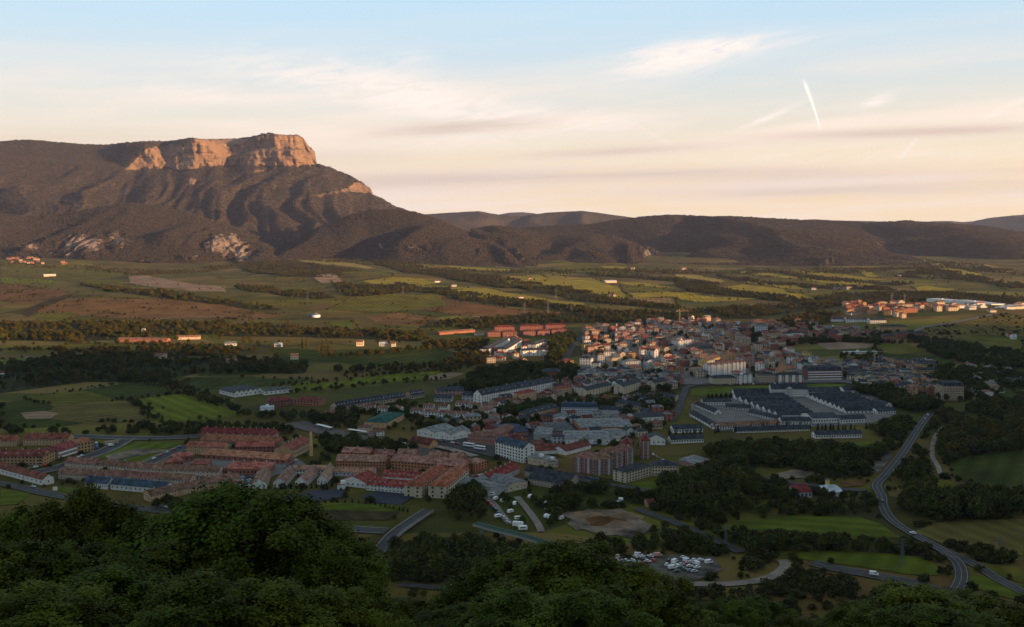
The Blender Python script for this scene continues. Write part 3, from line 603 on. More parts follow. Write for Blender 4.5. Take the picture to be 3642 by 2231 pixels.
BARE = [('earth', 'bare_ground', 'bare pale earthworks beyond the green footbridge', [(1990, 1832), (2020, 1822), (2060, 1826), (2090, 1814), (2150, 1818), (2212, 1812), (2260, 1840), (2329, 1876), (2300, 1900), (2249, 1918), (2190, 1906), (2139, 1910), (2080, 1886), (2050, 1888), (2020, 1866), (2035, 1850)]),
                       ('earth_grey', 'bare_ground', 'grey dirt yard around the parked cars', [(2170, 2000), (2380, 1975), (2540, 1985), (2570, 2030), (2500, 2060), (2420, 2085), (2380, 2160), (2280, 2160), (2200, 2060)]),
                       ('earth', 'bare_ground', 'pale dirt patch in the empty lot', [(375, 1624), (480, 1598), (625, 1602), (530, 1616), (400, 1642)]),
                       ('sports_court', 'sports_court', 'dark sports court left of the small white hut', [(990, 1772), (1100, 1748), (1235, 1738), (1232, 1770), (1100, 1790)]),
                       ('sports_court', 'sports_court', 'dark blue sports court below the red-roofed rows', [(1288, 1770), (1335, 1748), (1480, 1766), (1440, 1788), (1420, 1802), (1310, 1786)]),
                       ('parade', 'parade_ground', 'tan parade ground between the barrack roofs', [(2803, 1416), (2880, 1416), (3010, 1472), (2905, 1474)]),
                       ('paving', 'paving', 'grey paved yard between the suburb houses', [(590, 1640), (1030, 1612), (1090, 1655), (960, 1700), (640, 1700)]),
                       ('asphalt', 'car_park', 'asphalt car park beside the white terraces', [(850, 1762), (862, 1695), (900, 1690), (890, 1760)]),
                       ('asphalt', 'paving', 'grey industrial yard by the sheds', [(1560, 1580), (1700, 1545), (1960, 1490), (2280, 1480), (2300, 1540), (2060, 1600), (1900, 1600), (1800, 1640)]),
                       ('paving', 'paving', 'grey streets and courtyards of the old town', [(2070, 1275), (2075, 1200), (2090, 1172), (2280, 1148), (2400, 1136), (2520, 1140), (2640, 1165), (2720, 1215), (2860, 1262), (3000, 1290), (3110, 1284), (3310, 1290), (3335, 1345), (3330, 1400), (3120, 1380), (3000, 1362), (2480, 1368), (2430, 1370), (2300, 1340), (2180, 1330), (2060, 1330)]),
                       ('paving', 'paving', 'grey yards between the barrack roofs', [(2460, 1440), (2620, 1416), (3100, 1405), (3190, 1475), (3090, 1512), (2890, 1520), (2540, 1535), (2455, 1482)]),
                       ('earth_grey', 'bare_ground', 'pale dirt bank beside the climbing road', [(3085, 1690), (3110, 1650), (3170, 1605), (3175, 1620), (3130, 1680)]),
                       ('earth', 'bare_ground', 'bare patch by the wooded slope', [(2750, 1690), (2830, 1672), (2920, 1690), (2900, 1702), (2790, 1705)]),
                       ('field_rust', 'bare_ground', 'brown ploughed strip beside the red-roofed barn', [(2985, 1715), (3090, 1708), (3070, 1730), (3000, 1736)])]
for k, nm, lb, pts in BARE:
    sheet(nm, pts, k, lb, 0.1, cat='ground')

# ------------------------------------------------------------------ roads
def smooth_line(pts, step=6.0):
    p = [np.array(q, float) for q in pts]; p = [2 * p[0] - p[1]] + p + [2 * p[-1] - p[-2]]; out = []
    for i in range(1, len(p) - 2):
        n = max(2, int(np.linalg.norm(p[i + 1][:2] - p[i][:2]) / step))
        for k in range(n):
            t = k / n; a, b, c, d = p[i - 1], p[i], p[i + 1], p[i + 2]
            out.append(.5 * (2 * b + (c - a) * t + (2 * a - 5 * b + 4 * c - d) * t * t + (3 * b - a - 3 * c + d) * t ** 3))
    out.append(p[-2]); return np.array(out)
def ribbon_mesh(name, line, w, matn, lift, off=0.0, dash=None):
    d = np.gradient(line[:, :2], axis=0); d /= np.linalg.norm(d, axis=1)[:, None] + 1e-9; nrm = np.stack([-d[:, 1], d[:, 0]], -1)
    a = line[:, :2] + nrm * (off - w / 2); b = line[:, :2] + nrm * (off + w / 2)
    z = line[:, 2] + lift; n = len(line)
    V = np.concatenate([np.column_stack([a, z]), np.column_stack([b, z])])
    k = np.arange(n - 1); F = np.stack([k, k + 1, n + k + 1, n + k], -1)[:, ::-1]
    if dash: F = F[(k % dash) < dash / 2]
    me = mesh_np(name, V, F[:, ::-1], [matn]); return me
ROADS = {}
def road(name, label, pts, w, matn='asphalt', lines=None, lift=0.25, z=None, verge=None):
    NF[0] += 1
    line = smooth_line([P(*p) if z is None else P(*p, z) for p in pts])
    if z is None: line[:, 2] = ground(line[:, 0], line[:, 1])
    lf = lift + 0.004 * NF[0]
    o = tag(obj(name, ribbon_mesh(name, line, w, matn, lf)), label, 'road', kind='structure')
    if lines:
        for off in ((-w / 2 + .7), (w / 2 - .7)): obj('edge_line', ribbon_mesh('edge_line', line, .2, 'road_line', lf + .03, off), o)
        obj('centre_line', ribbon_mesh('centre_line', line, .2, 'road_line', lf + .03, 0, 4 if lines == 2 else None), o)
    if verge:
        for s in (-1, 1): obj('verge', ribbon_mesh('verge', line, verge, 'paving', lf + .1, s * (w / 2 + verge / 2 + .1)), o)
    ROADS[label] = line; return o
road('road', 'main road running along the bottom right of the valley', [(2890, 2004), (2960, 2022), (3100, 2048), (3250, 2078), (3400, 2122), (3520, 2158), (3642, 2198)], 11, lines=2)
road('road', 'road curving up the slope to the town on the right', [(3395, 2112), (3418, 2065), (3416, 2025), (3390, 1988), (3320, 1942), (3230, 1892), (3170, 1850), (3142, 1805), (3135, 1765), (3118, 1728), (3150, 1690), (3200, 1628), (3245, 1560), (3285, 1500), (3310, 1470)], 7.6, lines=1)
road('road', 'side road leaving the curve to the right edge', [(3318, 1942), (3390, 1975), (3470, 2012), (3545, 2060), (3642, 2112)], 8, lines=2)
road('road', 'street along the top of the left suburb', [(230, 1553), (330, 1556), (450, 1560), (580, 1560), (715, 1554)], 9, verge=3)
road('road', 'street climbing diagonally through the left suburb', [(90, 1690), (200, 1668), (290, 1636), (390, 1598), (455, 1562)], 10, verge=3)
road('road', 'street along the right side of the grassy lot', [(500, 1665), (580, 1625), (668, 1588)], 10, verge=2.5)
road('road', 'main road passing below the left suburb', [(-60, 1712), (60, 1733), (160, 1757), (300, 1782), (430, 1803), (620, 1826), (800, 1852)], 10, lines=2)
road('railway', 'brown railway yard with tracks left of the station', [(1040, 1505), (1120, 1526), (1240, 1556), (1330, 1572), (1420, 1590), (1520, 1612), (1680, 1650)], 26, 'ballast')
road('path', 'pale gravel platform strip beside the railway', [(1540, 1590), (1600, 1602), (1690, 1628)], 9, 'track', lift=.9)
road('road', 'street in front of the brick building and coaches', [(1560, 1565), (1620, 1576), (1700, 1598), (1780, 1620)], 9)
road('road', 'grey road crossing the field left of the bridge', [(1120, 1868), (1200, 1878), (1300, 1888), (1375, 1892)], 9, verge=1.5)
road('road', 'street running up beside the barracks', [(2390, 1500), (2415, 1450), (2432, 1405), (2470, 1372), (2700, 1366), (2990, 1362)], 8)
road('road', 'lane descending through scrub to the parked cars', [(2262, 1812), (2300, 1826), (2380, 1854), (2465, 1889), (2550, 1928), (2635, 1968)], 8)
road('road', 'lane behind the red-roofed barn', [(2640, 1688), (2730, 1702), (2830, 1722), (2900, 1730), (2960, 1740), (3080, 1748)], 7)
road('path', 'curving dirt track around the parked cars', [(2440, 2080), (2560, 2082), (2680, 2072), (2760, 2048), (2795, 2015), (2780, 1995)], 7, 'track')
road('path', 'pale path among the scrub right of the road', [(3355, 1520), (3325, 1560), (3315, 1620), (3335, 1660), (3345, 1690)], 4, 'track')
road('path', 'pale path crossing the wooded slope', [(2440, 1815), (2490, 1805), (2560, 1785), (2650, 1768)], 3.5, 'track')
road('road', 'embanked road climbing to the upper right quarter', [(3230, 1190), (3290, 1165), (3380, 1150), (3470, 1132), (3545, 1116)], 10, 'paving')
road('road', 'avenue through the trees left of the old town', [(2010, 1285), (2025, 1250), (2045, 1225), (2085, 1180)], 11)
road('path', 'dirt lane through the caravans', [(1725, 1770), (1760, 1800), (1790, 1840), (1815, 1868)], 5, 'track')
road('path', 'dirt lane right of the caravans', [(1838, 1770), (1880, 1820), (1915, 1870), (1925, 1895)], 5, 'track')
road('road', 'street of parked cars beside the brick towers', [(2030, 1700), (2120, 1720), (2230, 1735), (2330, 1755)], 8)
road('road', 'short grey street showing between the near trees', [(1420, 2082), (1520, 2092), (1640, 2098)], 6)
road('path', 'pale dirt track across the brown hill', [(520, 1145), (600, 1132), (700, 1128), (800, 1127)], 7, 'track')
road('path', 'pale dirt track over the middle hill', [(1640, 1124), (1700, 1128), (1775, 1134)], 7, 'track')
road('path', 'farm road through the fields to the village', [(1730, 938), (1790, 952), (1850, 958)], 8, 'track')
# ------------------------------------------------------------------ buildings
def _window_mesh():
    m = MB(); m.box(-.5, -.10, -.5, .5, 0, .5, 0); m.poly([(-.4, -.13, -.42), (.4, -.13, -.42), (.4, -.13, .42), (-.4, -.13, .42)], 1)
    return m.mesh('window', ['white_trim', 'glass'])
def _window_dark():
    m = MB(); m.box(-.5, -.09, -.5, .5, 0, .5, 0); return m.mesh('window', ['glass'])
WIN, WIND = _window_mesh(), _window_dark()
def _dormer_mesh(rm):
    m = MB(); m.box(-.7, -.1, 0, .7, 2.6, 1.3, 0); m.poly([(-.7, -.1, 1.3), (.7, -.1, 1.3), (0, -.1, 1.9)], 0)
    m.poly([(-.9, -.35, 1.15), (0, -.35, 2.0), (0, 2.7, 2.0), (-.9, 2.7, 1.15)], 1); m.poly([(0, -.35, 2.0), (.9, -.35, 1.15), (.9, 2.7, 1.15), (0, 2.7, 2.0)], 1)
    m.poly([(-.4, -.13, .3), (.4, -.13, .3), (.4, -.13, 1.15), (-.4, -.13, 1.15)], 2)
    return m.mesh('dormer', ['wall_white', 'roof_' + rm, 'glass'])
def _chimney_mesh():
    m = MB(); m.box(-.45, -.35, -1.6, .45, .35, .95, 0); m.box(-.58, -.48, .95, .58, .48, 1.12, 1, True); m.box(-.25, -.2, 1.12, .25, .2, 1.35, 0)
    return m.mesh('chimney', ['wall_cream', 'concrete'])
CHIM = _chimney_mesh(); DORM = {}
FOOT = []                                   # footprints already taken: x, y, radius
NB = [0]
SECTION_CACHE = {}
def wall_mesh(L, Dp, h, roof, rh, wm, ridge):
    m = MB(); b = -2.0
    m.poly([(0, 0, b), (L, 0, b), (L, 0, h), (0, 0, h)]); m.poly([(L, Dp, b), (0, Dp, b), (0, Dp, h), (L, Dp, h)])
    m.poly([(L, 0, b), (L, Dp, b), (L, Dp, h), (L, 0, h)]); m.poly([(0, Dp, b), (0, 0, b), (0, 0, h), (0, Dp, h)])
    if roof == 'gable':
        if ridge == 'l':
            m.poly([(L, 0, h), (L, Dp, h), (L, Dp / 2, h + rh)]); m.poly([(0, Dp, h), (0, 0, h), (0, Dp / 2, h + rh)])
        else:
            m.poly([(0, 0, h), (L, 0, h), (L / 2, 0, h + rh)]); m.poly([(L, Dp, h), (0, Dp, h), (L / 2, Dp, h + rh)])
    elif roof == 'shed':
        m.poly([(L, 0, h), (L, Dp, h), (L, Dp, h + rh)]); m.poly([(0, Dp, h), (0, 0, h), (0, Dp, h + rh)]); m.poly([(L, Dp, h), (0, Dp, h), (0, Dp, h + rh), (L, Dp, h + rh)])
    return m.mesh('wall', ['wall_' + wm])
def roof_mesh(L, Dp, h, roof, rh, rm, ridge, o=.55):
    m = MB(); th = .22; mats = ['roof_' + rm, 'white_trim']
    if roof == 'gable':
        W, Ln = (Dp, L) if ridge == 'l' else (L, Dp); s = rh / (W / 2)
        prof = [(-o, h - o * s + .03), (W / 2, h + rh + .03), (W + o, h - o * s + .03), (W + o, h - o * s + .03 + th), (W / 2, h + rh + .03 + th * 1.1), (-o, h - o * s + .03 + th)]
        T = (lambda a, y, z: (a, y, z)) if ridge == 'l' else (lambda a, y, z: (y, a, z))
        a0, a1 = -o * .6, Ln + o * .6
        for k, (i, j) in enumerate([(5, 4), (4, 3)]): m.poly([T(a0, *prof[i]), T(a1, *prof[i]), T(a1, *prof[j]), T(a0, *prof[j])][::(1 if ridge == 'l' else -1)], 0)
        for i, j in ((0, 1), (1, 2)): m.poly([T(a0, *prof[j]), T(a1, *prof[j]), T(a1, *prof[i]), T(a0, *prof[i])], 0)
        m.poly([T(a0, *prof[0]), T(a1, *prof[0]), T(a1, *prof[5]), T(a0, *prof[5])], 0); m.poly([T(a0, *prof[2]), T(a1, *prof[2]), T(a1, *prof[3]), T(a0, *prof[3])], 0)
        for a in (a0, a1): m.poly([T(a, *prof[i]) for i in (0, 1, 4, 5)], 0); m.poly([T(a, *prof[i]) for i in (1, 2, 3, 4)], 0)
    elif roof == 'hip':
        x0, y0, x1, y1 = -o, -o, L + o, Dp + o; z0, z1 = h + .02, h + .02 + rh
        if L >= Dp: i = min(Dp / 2, L / 2 - .1); r0, r1 = (x0 + i + o, Dp / 2, z1), (x1 - i - o, Dp / 2, z1)
        else: i = min(L / 2, Dp / 2 - .1); r0, r1 = (L / 2, y0 + i + o, z1), (L / 2, y1 - i - o, z1)
        a, b, c, d = (x0, y0, z0), (x1, y0, z0), (x1, y1, z0), (x0, y1, z0)
        if L >= Dp: fs = [[a, b, r1, r0], [b, c, r1], [c, d, r0, r1], [d, a, r0]]
        else: fs = [[a, b, r0], [b, c, r1, r0], [c, d, r1], [d, a, r0, r1]]
        for f in fs: m.poly(f)
        m.poly([d, c, b, a])
    elif roof == 'mansard':
        x0, y0, x1, y1 = -.3, -.3, L + .3, Dp + .3; k = 1.6; z0, z1, z2 = h + .02, h + rh * .75, h + rh
        a, b, c, d = (x0, y0, z0), (x1, y0, z0), (x1, y1, z0), (x0, y1, z0); e, f, g, q = (x0 + k, y0 + k, z1), (x1 - k, y0 + k, z1), (x1 - k, y1 - k, z1), (x0 + k, y1 - k, z1)
        r0, r1 = (x0 + k + Dp * .35, Dp / 2, z2), (x1 - k - Dp * .35, Dp / 2, z2)
        for ff in ([a, b, f, e], [b, c, g, f], [c, d, q, g], [d, a, e, q], [e, f, r1, r0], [f, g, r1], [g, q, r0, r1], [q, e, r0], [d, c, b, a]): m.poly(ff)
    elif roof == 'shed':
        p = [(-o, -o, h - .1), (L + o, -o, h - .1), (L + o, Dp + o, h + rh + .12), (-o, Dp + o, h + rh + .12)]; q = [(x, y, z + .2) for x, y, z in p]
        m.poly(q); m.poly(p[::-1])
        for i in range(4): m.poly([p[i], p[(i + 1) % 4], q[(i + 1) % 4], q[i]])
    else:                                                           # flat with a low parapet
        m.box(-.15, -.15, h, L + .15, Dp + .15, h + .35, 0, True); m.box(L * .4, Dp * .4, h + .35, L * .4 + 3, Dp * .4 + 3, h + 2.4, 1)
    return m.mesh('roof', mats)
def building(name, label, cat, A, B, depth, h, roof='gable', rh=3.0, wall='white', rm='brown', win=None, ridge='l', group=None, dorm=0, chim=0, fins=0, door=None, wins='frame', far=None, pos=None, bands=0, big=1.0, skyl=0):
    if pos is None:
        a, b = P(*A), P(*B); v = (b - a)[:2]; L = float(np.linalg.norm(v)); rz = math.atan2(v[1], v[0]); org = Vector((a[0], a[1], min(a[2], b[2])))
    else: (ox, oy, rz, L) = pos; org = Vector((ox, oy, float(ground(ox, oy))))
    NB[0] += 1
    root = obj(name, None, None, org, rz); root.empty_display_size = 1; tag(root, label, cat, group)
    cx, cy = org.x + math.cos(rz) * L / 2 - math.sin(rz) * depth / 2, org.y + math.sin(rz) * L / 2 + math.cos(rz) * depth / 2
    n = max(1, int(round(max(L, depth) / max(4, min(L, depth)))))
    for k in range(n):
        t = (k + .5) / n; lx, ly = (L * t, depth / 2) if L >= depth else (L / 2, depth * t)
        FOOT.append((org.x + math.cos(rz) * lx - math.sin(rz) * ly, org.y + math.sin(rz) * lx + math.cos(rz) * ly, .5 * min(L, depth) + 1.0))
    obj('wall', wall_mesh(L, depth, h, roof, rh, wall, ridge), root)
    ro = obj('roof', roof_mesh(L, depth, h, roof, rh, rm, ridge), root)
    near = (cy < 1010) if far is None else not far
    faces = [((0, 0), (1, 0), L, win), ((L, 0), (0, 1), depth, None), ((0, depth), (0, -1), depth, None)]
    if win:
        nx, ny = win; pan = MB(); sp = L / nx
        for (o0, dr, ln, w) in faces:
            nrm = (dr[1], -dr[0]); wx = math.cos(rz) * nrm[0] - math.sin(rz) * nrm[1]; wy = math.sin(rz) * nrm[0] + math.cos(rz) * nrm[1]
            if wx * (0 - cx) + wy * (0 - cy) <= 0: continue
            k = nx if w else max(1, int(ln / max(2.6, sp) * .8)); fh = h / ny; s = ln / k
            ww, hh = min(1.5, s * .5) * big, min(1.7, fh * .52) * (big ** .5)
            for i in range(k):
                for j in range(ny):
                    u = s * (i + .5); z = fh * (j + .53)
                    if near:
                        ob = obj('window', WIN if wins == 'frame' else WIND, root, (o0[0] + dr[0] * u, o0[1] + dr[1] * u, z)); ob.rotation_euler = (0, 0, math.atan2(dr[1], dr[0])); ob.scale = (ww, 1, hh)
                    else:
                        q = [(o0[0] + dr[0] * (u + a * ww / 2) + nrm[0] * .06, o0[1] + dr[1] * (u + a * ww / 2) + nrm[1] * .06, z + c * hh / 2) for a, c in ((-1, -1), (1, -1), (1, 1), (-1, 1))]
                        pan.poly(q)
        if not near and pan.f: tag(obj('window_panes', pan.mesh('window_panes', ['glass']), root), kind='stuff')
    for k in range(bands):                                           # white balcony fronts, one per floor
        z = h * (k + .25) / bands; m = MB(); m.box(.5, -1.0, z, L - .5, -.12, z + .95, 0, True); obj('balcony', m.mesh('balcony', ['white_trim' if wall not in ('tan', 'ochre') else 'wall_sand']), root)
    fw = .22 if fins > 0 else .10; fm = 'wall_white' if fins > 0 else 'wall_greywall'; fins = abs(fins)
    for k in range(fins):
        x = L * (k + .5) / fins; m = MB(); m.box(x - L / fins * fw, -.7, -1, x + L / fins * fw, -.002, h + (.6 if fw > .2 else 0), 0); obj('facade_pier', m.mesh('facade_pier', [fm]), root)
    W = depth if ridge == 'l' else L; Ln = L if ridge == 'l' else depth
    if dorm:
        if rm not in DORM: DORM[rm] = _dormer_mesh(rm)
        for k in range(dorm):
            t = (k + .5) / dorm; y = W * .16; z = h + rh * y / (W / 2) * .95
            if ridge == 'l': obj('dormer', DORM[rm], ro, (L * t, y, z))
            else: ob = obj('dormer', DORM[rm], ro, (L - y, depth * t, z)); ob.rotation_euler = (0, 0, math.pi / 2)
    for k in range(skyl):
        t = (k + .5) / skyl; y = W * .25; z = h + rh * .5 + .27; m = MB(); m.box(-.5, -.6, 0, .5, .6, .12, 0); 
        ob = obj('skylight', SKYL, ro, (L * t, y, z) if ridge == 'l' else (L - y, depth * t, z)); a = math.atan2(rh, W / 2)
        ob.rotation_euler = (a, 0, 0) if ridge == 'l' else (0, a, 0)
    for k in range(chim):
        t = (k + .5) / chim; top = h + rh if roof in ('gable', 'hip', 'mansard') else h + .4
        obj('chimney', CHIM, ro, ((L * t, W / 2 + .5, top) if ridge == 'l' else (L / 2 + .4, depth * t, top)))
    if door:
        m = MB(); w_, h_ = door[1], door[2]; m.box(L / 2 - w_ / 2, -.1, 0, L / 2 + w_ / 2, 0, h_, 0); obj('door', m.mesh('door', [door[0]]), root)
    return root
_m = MB(); _m.box(-.5, -.6, 0, .5, .6, .12, 0); SKYL = _m.mesh('skylight', ['glass'])
ORD = ['first', 'second', 'third', 'fourth', 'fifth', 'sixth', 'seventh', 'eighth', 'ninth', 'tenth', 'eleventh', 'twelfth', 'thirteenth', 'fourteenth', 'fifteenth', 'sixteenth', 'seventeenth', 'eighteenth', 'nineteenth', 'twentieth']
def row(name, label, cat, segs, *a, group=None, frm='from the left', **k):
    for i, (A, B) in enumerate(segs): building(name, f'{label}, {ORD[i]} {frm}', cat, A, B, *a, group=group, **k)
TH, AB, WH, HO = 'terraced_house', 'apartment_block', 'warehouse', 'house'
b = building
# --- left suburb
b(TH, 'ochre terrace with red roof cut by the left edge, top of the suburb', 'house', (-60, 1590), (57, 1588), 12, 5.5, 'gable', 3.6, 'ochre', 'red', (9, 2))
b(TH, 'ochre terrace with red roof at the top of the left suburb', 'house', (82, 1585), (243, 1584), 13, 6, 'gable', 3.8, 'ochre', 'red', (14, 2), chim=4)
b(AB, 'long ochre apartment row with red roof at the left edge', 'apartment block', (-80, 1655), (155, 1655), 14, 7.5, 'gable', 4, 'ochre', 'red', (18, 3), dorm=6, chim=4, wins='dark')
b(AB, 'ochre apartment end turning the corner at the suburb street', 'apartment block', (156, 1655), (203, 1632), 13, 8, 'hip', 4, 'ochre', 'rust', (5, 3), wins='dark')
b(AB, 'pinkish row with white balconies and dotted red roof by the street', 'apartment block', (205, 1634), (274, 1612), 12, 7, 'gable', 4, 'pink', 'red', (8, 3), bands=2, skyl=5)
b(AB, 'ochre block with orange hipped roofs beside the cement silo', 'apartment block', (276, 1612), (335, 1603), 13, 8.5, 'hip', 4, 'ochre', 'orange', (5, 3), wins='dark')
b(TH, 'long white row with red roof and blank gable, lower left', 'house', (-80, 1664), (153, 1728), 9, 4.8, 'gable', 3.2, 'white', 'red', (16, 1), skyl=6)
row(TH, 'brown-roofed terrace in the back row of the left suburb', 'house', [((230, 1664), (340, 1672)), ((343, 1672), (460, 1682)), ((463, 1682), (600, 1693)), ((606, 1692), (778, 1699))], 10, 5, 'gable', 3, 'sand', 'brown', (11, 2), group='brown terraces', chim=2)
row(TH, 'brown-roofed terrace in the second row of the left suburb', 'house', [((207, 1704), (304, 1711)), ((307, 1711), (430, 1716)), ((433, 1717), (560, 1724)), ((563, 1724), (676, 1730))], 10, 5, 'gable', 3, 'sand', 'brown', (11, 2), group='brown terraces', chim=2)
row(TH, 'white terrace with blue slate roof below the brown rows', 'house', [((300, 1734), (382, 1742)), ((394, 1742), (590, 1759))], 10, 4.6, 'gable', 3.4, 'white', 'slateblue', (12, 1), group='blue slate terraces', chim=2)
row(TH, 'ochre terrace climbing diagonally above the near treetops', 'house', [((534, 1786), (640, 1763)), ((642, 1763), (750, 1739)), ((752, 1739), (853, 1717))], 10, 5, 'gable', 2.8, 'ochre', 'brown', (10, 2), group='diagonal terraces', chim=2)
b(HO, 'small ochre house at the end of the diagonal terrace', 'house', (800, 1752), (838, 1750), 9, 5, 'gable', 2.5, 'ochre', 'brown', (3, 2))
# --- red-brown blocks of the left middle
row(TH, 'long red-roofed terrace, back row left of the brick chimney', 'house', [((714, 1562), (868, 1566)), ((871, 1566), (976, 1570))], 11, 6, 'gable', 4.2, 'brick', 'red', (12, 2), group='red terraces', chim=5)
b(TH, 'long orange-red terrace in the second row left of the chimney', 'house', (712, 1587), (992, 1598), 12, 6, 'gable', 4, 'brick', 'orange', (22, 2), chim=9)
b(TH, 'stepped orange terrace with green garden before it', 'house', (838, 1613), (976, 1611), 11, 6, 'gable', 3.6, 'brick', 'orange', (10, 2), wins='dark')
b(AB, 'ochre and grey block with orange roof left of the garden', 'apartment block', (663, 1615), (797, 1619), 12, 7, 'gable', 3, 'ochre', 'orange', (10, 3), wins='frame')
b(AB, 'ochre apartment block beside the tall brick chimney', 'apartment block', (1040, 1632), (1108, 1598), 17, 7.5, 'gable', 4, 'ochre', 'orange', (7, 3), chim=5, bands=2)
b(WH, 'long low orange-roofed market hall', 'hall', (715, 1632), (1016, 1653), 12, 4, 'shed', 2.2, 'brick', 'orange', (16, 1), wins='dark')
b(WH, 'broad orange hipped hall in front of the long market hall', 'hall', (797, 1692), (956, 1692), 22, 5.5, 'hip', 3.4, 'brick', 'orange', (12, 1), wins='dark', chim=4)
for A_, B_, h_, t_ in [((675, 1676), (737, 1676), 6, 'right of the lane'), ((622, 1648), (690, 1640), 5, 'topmost by the sloping street'), ((600, 1666), (652, 1660), 5, 'middle one by the sloping street'), ((565, 1664), (616, 1666), 4, 'lowest by the sloping street')]:
    b(HO, 'small orange hipped brick house, ' + t_, 'house', A_, B_, 13, h_, 'hip', 2.5, 'brick', 'orange', (4, 1), group='orange hipped houses', wins='dark')
row(TH, 'white gabled terrace running uphill above the sports courts', 'house', [((898, 1740), (948, 1738)), ((972, 1735), (1014, 1735)), ((1050, 1730), (1088, 1731)), ((1128, 1724), (1162, 1724))], 36, 4.2, 'gable', 3.6, 'white', 'salmon', (3, 1), ridge='d', group='white gabled terraces', chim=6, skyl=6)
b(TH, 'white row with tan roof behind the gabled terraces', 'house', (1043, 1692), (1173, 1691), 9, 4.6, 'gable', 2.6, 'white', 'salmon', (12, 2), wins='dark')
b(TH, 'low grey row with tan roof before the orange brick blocks', 'house', (1190, 1694), (1330, 1697), 9, 4, 'gable', 2.4, 'greywall', 'salmon', (10, 1))
row(AB, 'orange brick house of the back row above the courts', 'apartment block', [((1215, 1634), (1315, 1638)), ((1330, 1643), (1397, 1645)), ((1413, 1641), (1478, 1643)), ((1522, 1652), (1587, 1654)), ((1598, 1654), (1642, 1658))], 12, 6.5, 'gable', 3, 'orangebrick', 'salmon', (7, 2), group='orange brick blocks', chim=1, wins='dark')
b(AB, 'long orange brick apartment row, left wing', 'apartment block', (1195, 1668), (1370, 1672), 14, 7, 'gable', 3.6, 'orangebrick', 'salmon', (16, 3), wins='dark', dorm=6)
b(AB, 'long orange brick apartment row, right wing', 'apartment block', (1392, 1670), (1650, 1692), 15, 7.5, 'gable', 3.8, 'orangebrick', 'salmon', (22, 3), wins='dark', dorm=9)
b(AB, 'orange brick end block beside the parked cars', 'apartment block', (1690, 1682), (1732, 1667), 13, 7, 'hip', 3, 'orangebrick', 'salmon', (4, 3), wins='dark')
b(TH, 'white houses under a bright red roof, left of the dormered row', 'house', (1212, 1728), (1300, 1738), 22, 4.5, 'gable', 4, 'white', 'brightred', (5, 1), ridge='d', chim=5)
b(TH, 'white row with red roof and a line of white chimneys', 'house', (1303, 1744), (1448, 1757), 11, 5, 'gable', 3.6, 'white', 'brightred', (11, 2), dorm=8, chim=4)
b(TH, 'red-roofed row hidden behind the white chimneyed row', 'house', (1360, 1716), (1492, 1724), 11, 5, 'gable', 3.6, 'white', 'brightred', (10, 1), dorm=8, chim=3)
b(AB, 'cream block with red roof, left of the pair by the bridge', 'apartment block', (1500, 1772), (1600, 1702), 14, 8.5, 'hip', 4, 'cream', 'brightred', (12, 3), chim=4, wins='dark')
b(AB, 'cream block with red roof, right of the pair by the bridge', 'apartment block', (1587, 1775), (1668, 1708), 14, 9, 'hip', 4, 'cream', 'brightred', (12, 3), chim=4, wins='dark')
b(WH, 'long red-tiled hall with white gable by the parked cars', 'hall', (1746, 1729), (1848, 1684), 13, 4.6, 'gable', 4, 'greywall', 'brightred', (10, 1), chim=6)
b(HO, 'small white hut with brown door between the sports courts', 'hut', (1200, 1744), (1225, 1744), 5, 4, 'flat', 0, 'white', 'salmon', None, door=('dark_door', 1.6, 2))
b(HO, 'white house with slate roof peeping over the near treetops', 'house', (1112, 1876), (1150, 1874), 8, 6, 'gable', 3, 'white', 'slate', (3, 2))
b(WH, 'small pale-roofed shed between the near trees', 'shed', (1580, 2122), (1628, 2120), 7, 2.8, 'flat', 0, 'white', 'pale', None)
# --- station and works
b(WH, 'grey-roofed shed left of the pair above the caravans', 'shed', (1735, 1772), (1805, 1752), 34, 5, 'gable', 2, 'greywall', 'grey', (3, 1), ridge='d')
b(WH, 'grey-roofed shed right of the pair above the caravans', 'shed', (1806, 1752), (1876, 1736), 34, 5, 'gable', 2, 'cream', 'grey', (3, 1), ridge='d')
b(TH, 'slate-roofed ochre terrace, front row below the brick towers', 'house', (1878, 1722), (2003, 1744), 9, 4.8, 'gable', 3, 'tan', 'slate', (11, 2), skyl=5)
b(TH, 'slate-roofed ochre terrace, back row below the brick towers', 'house', (1865, 1694), (2034, 1726), 9, 4.8, 'gable', 3, 'tan', 'slate', (14, 2), skyl=5)
b(AB, 'white five-storey block with blue-grey roof and tall gable', 'apartment block', (1762, 1622), (1862, 1648), 13, 13, 'gable', 3.8, 'white', 'slateblue', (10, 5), wins='dark', big=1.15)
b(AB, 'red brick school, front wing with white windows', 'school', (1664, 1579), (1755, 1588), 14, 8.5, 'hip', 3, 'brick', 'brown', (9, 2))
b(AB, 'red brick school, side wing running back', 'school', (1757, 1587), (1828, 1548), 12, 8.5, 'hip', 3, 'orangebrick', 'brown', (9, 2), wins='dark')
row(WH, 'white shed with grey gabled roof beside the railway', 'shed', [((1483, 1550), (1545, 1560)), ((1546, 1560), (1602, 1569)), ((1604, 1569), (1676, 1556))], 30, 5.5, 'gable', 3, 'white', 'grey', (3, 1), ridge='d', group='white railway sheds')
b(WH, 'dark red hall with ochre gable beside the railway', 'hall', (1455, 1588), (1528, 1600), 12, 4.5, 'gable', 4, 'ochre', 'rust', None)
b(HO, 'cream station house with brown hipped roof', 'station', (1272, 1541), (1320, 1541), 10, 5, 'hip', 2, 'cream', 'brown', (5, 1), chim=1)
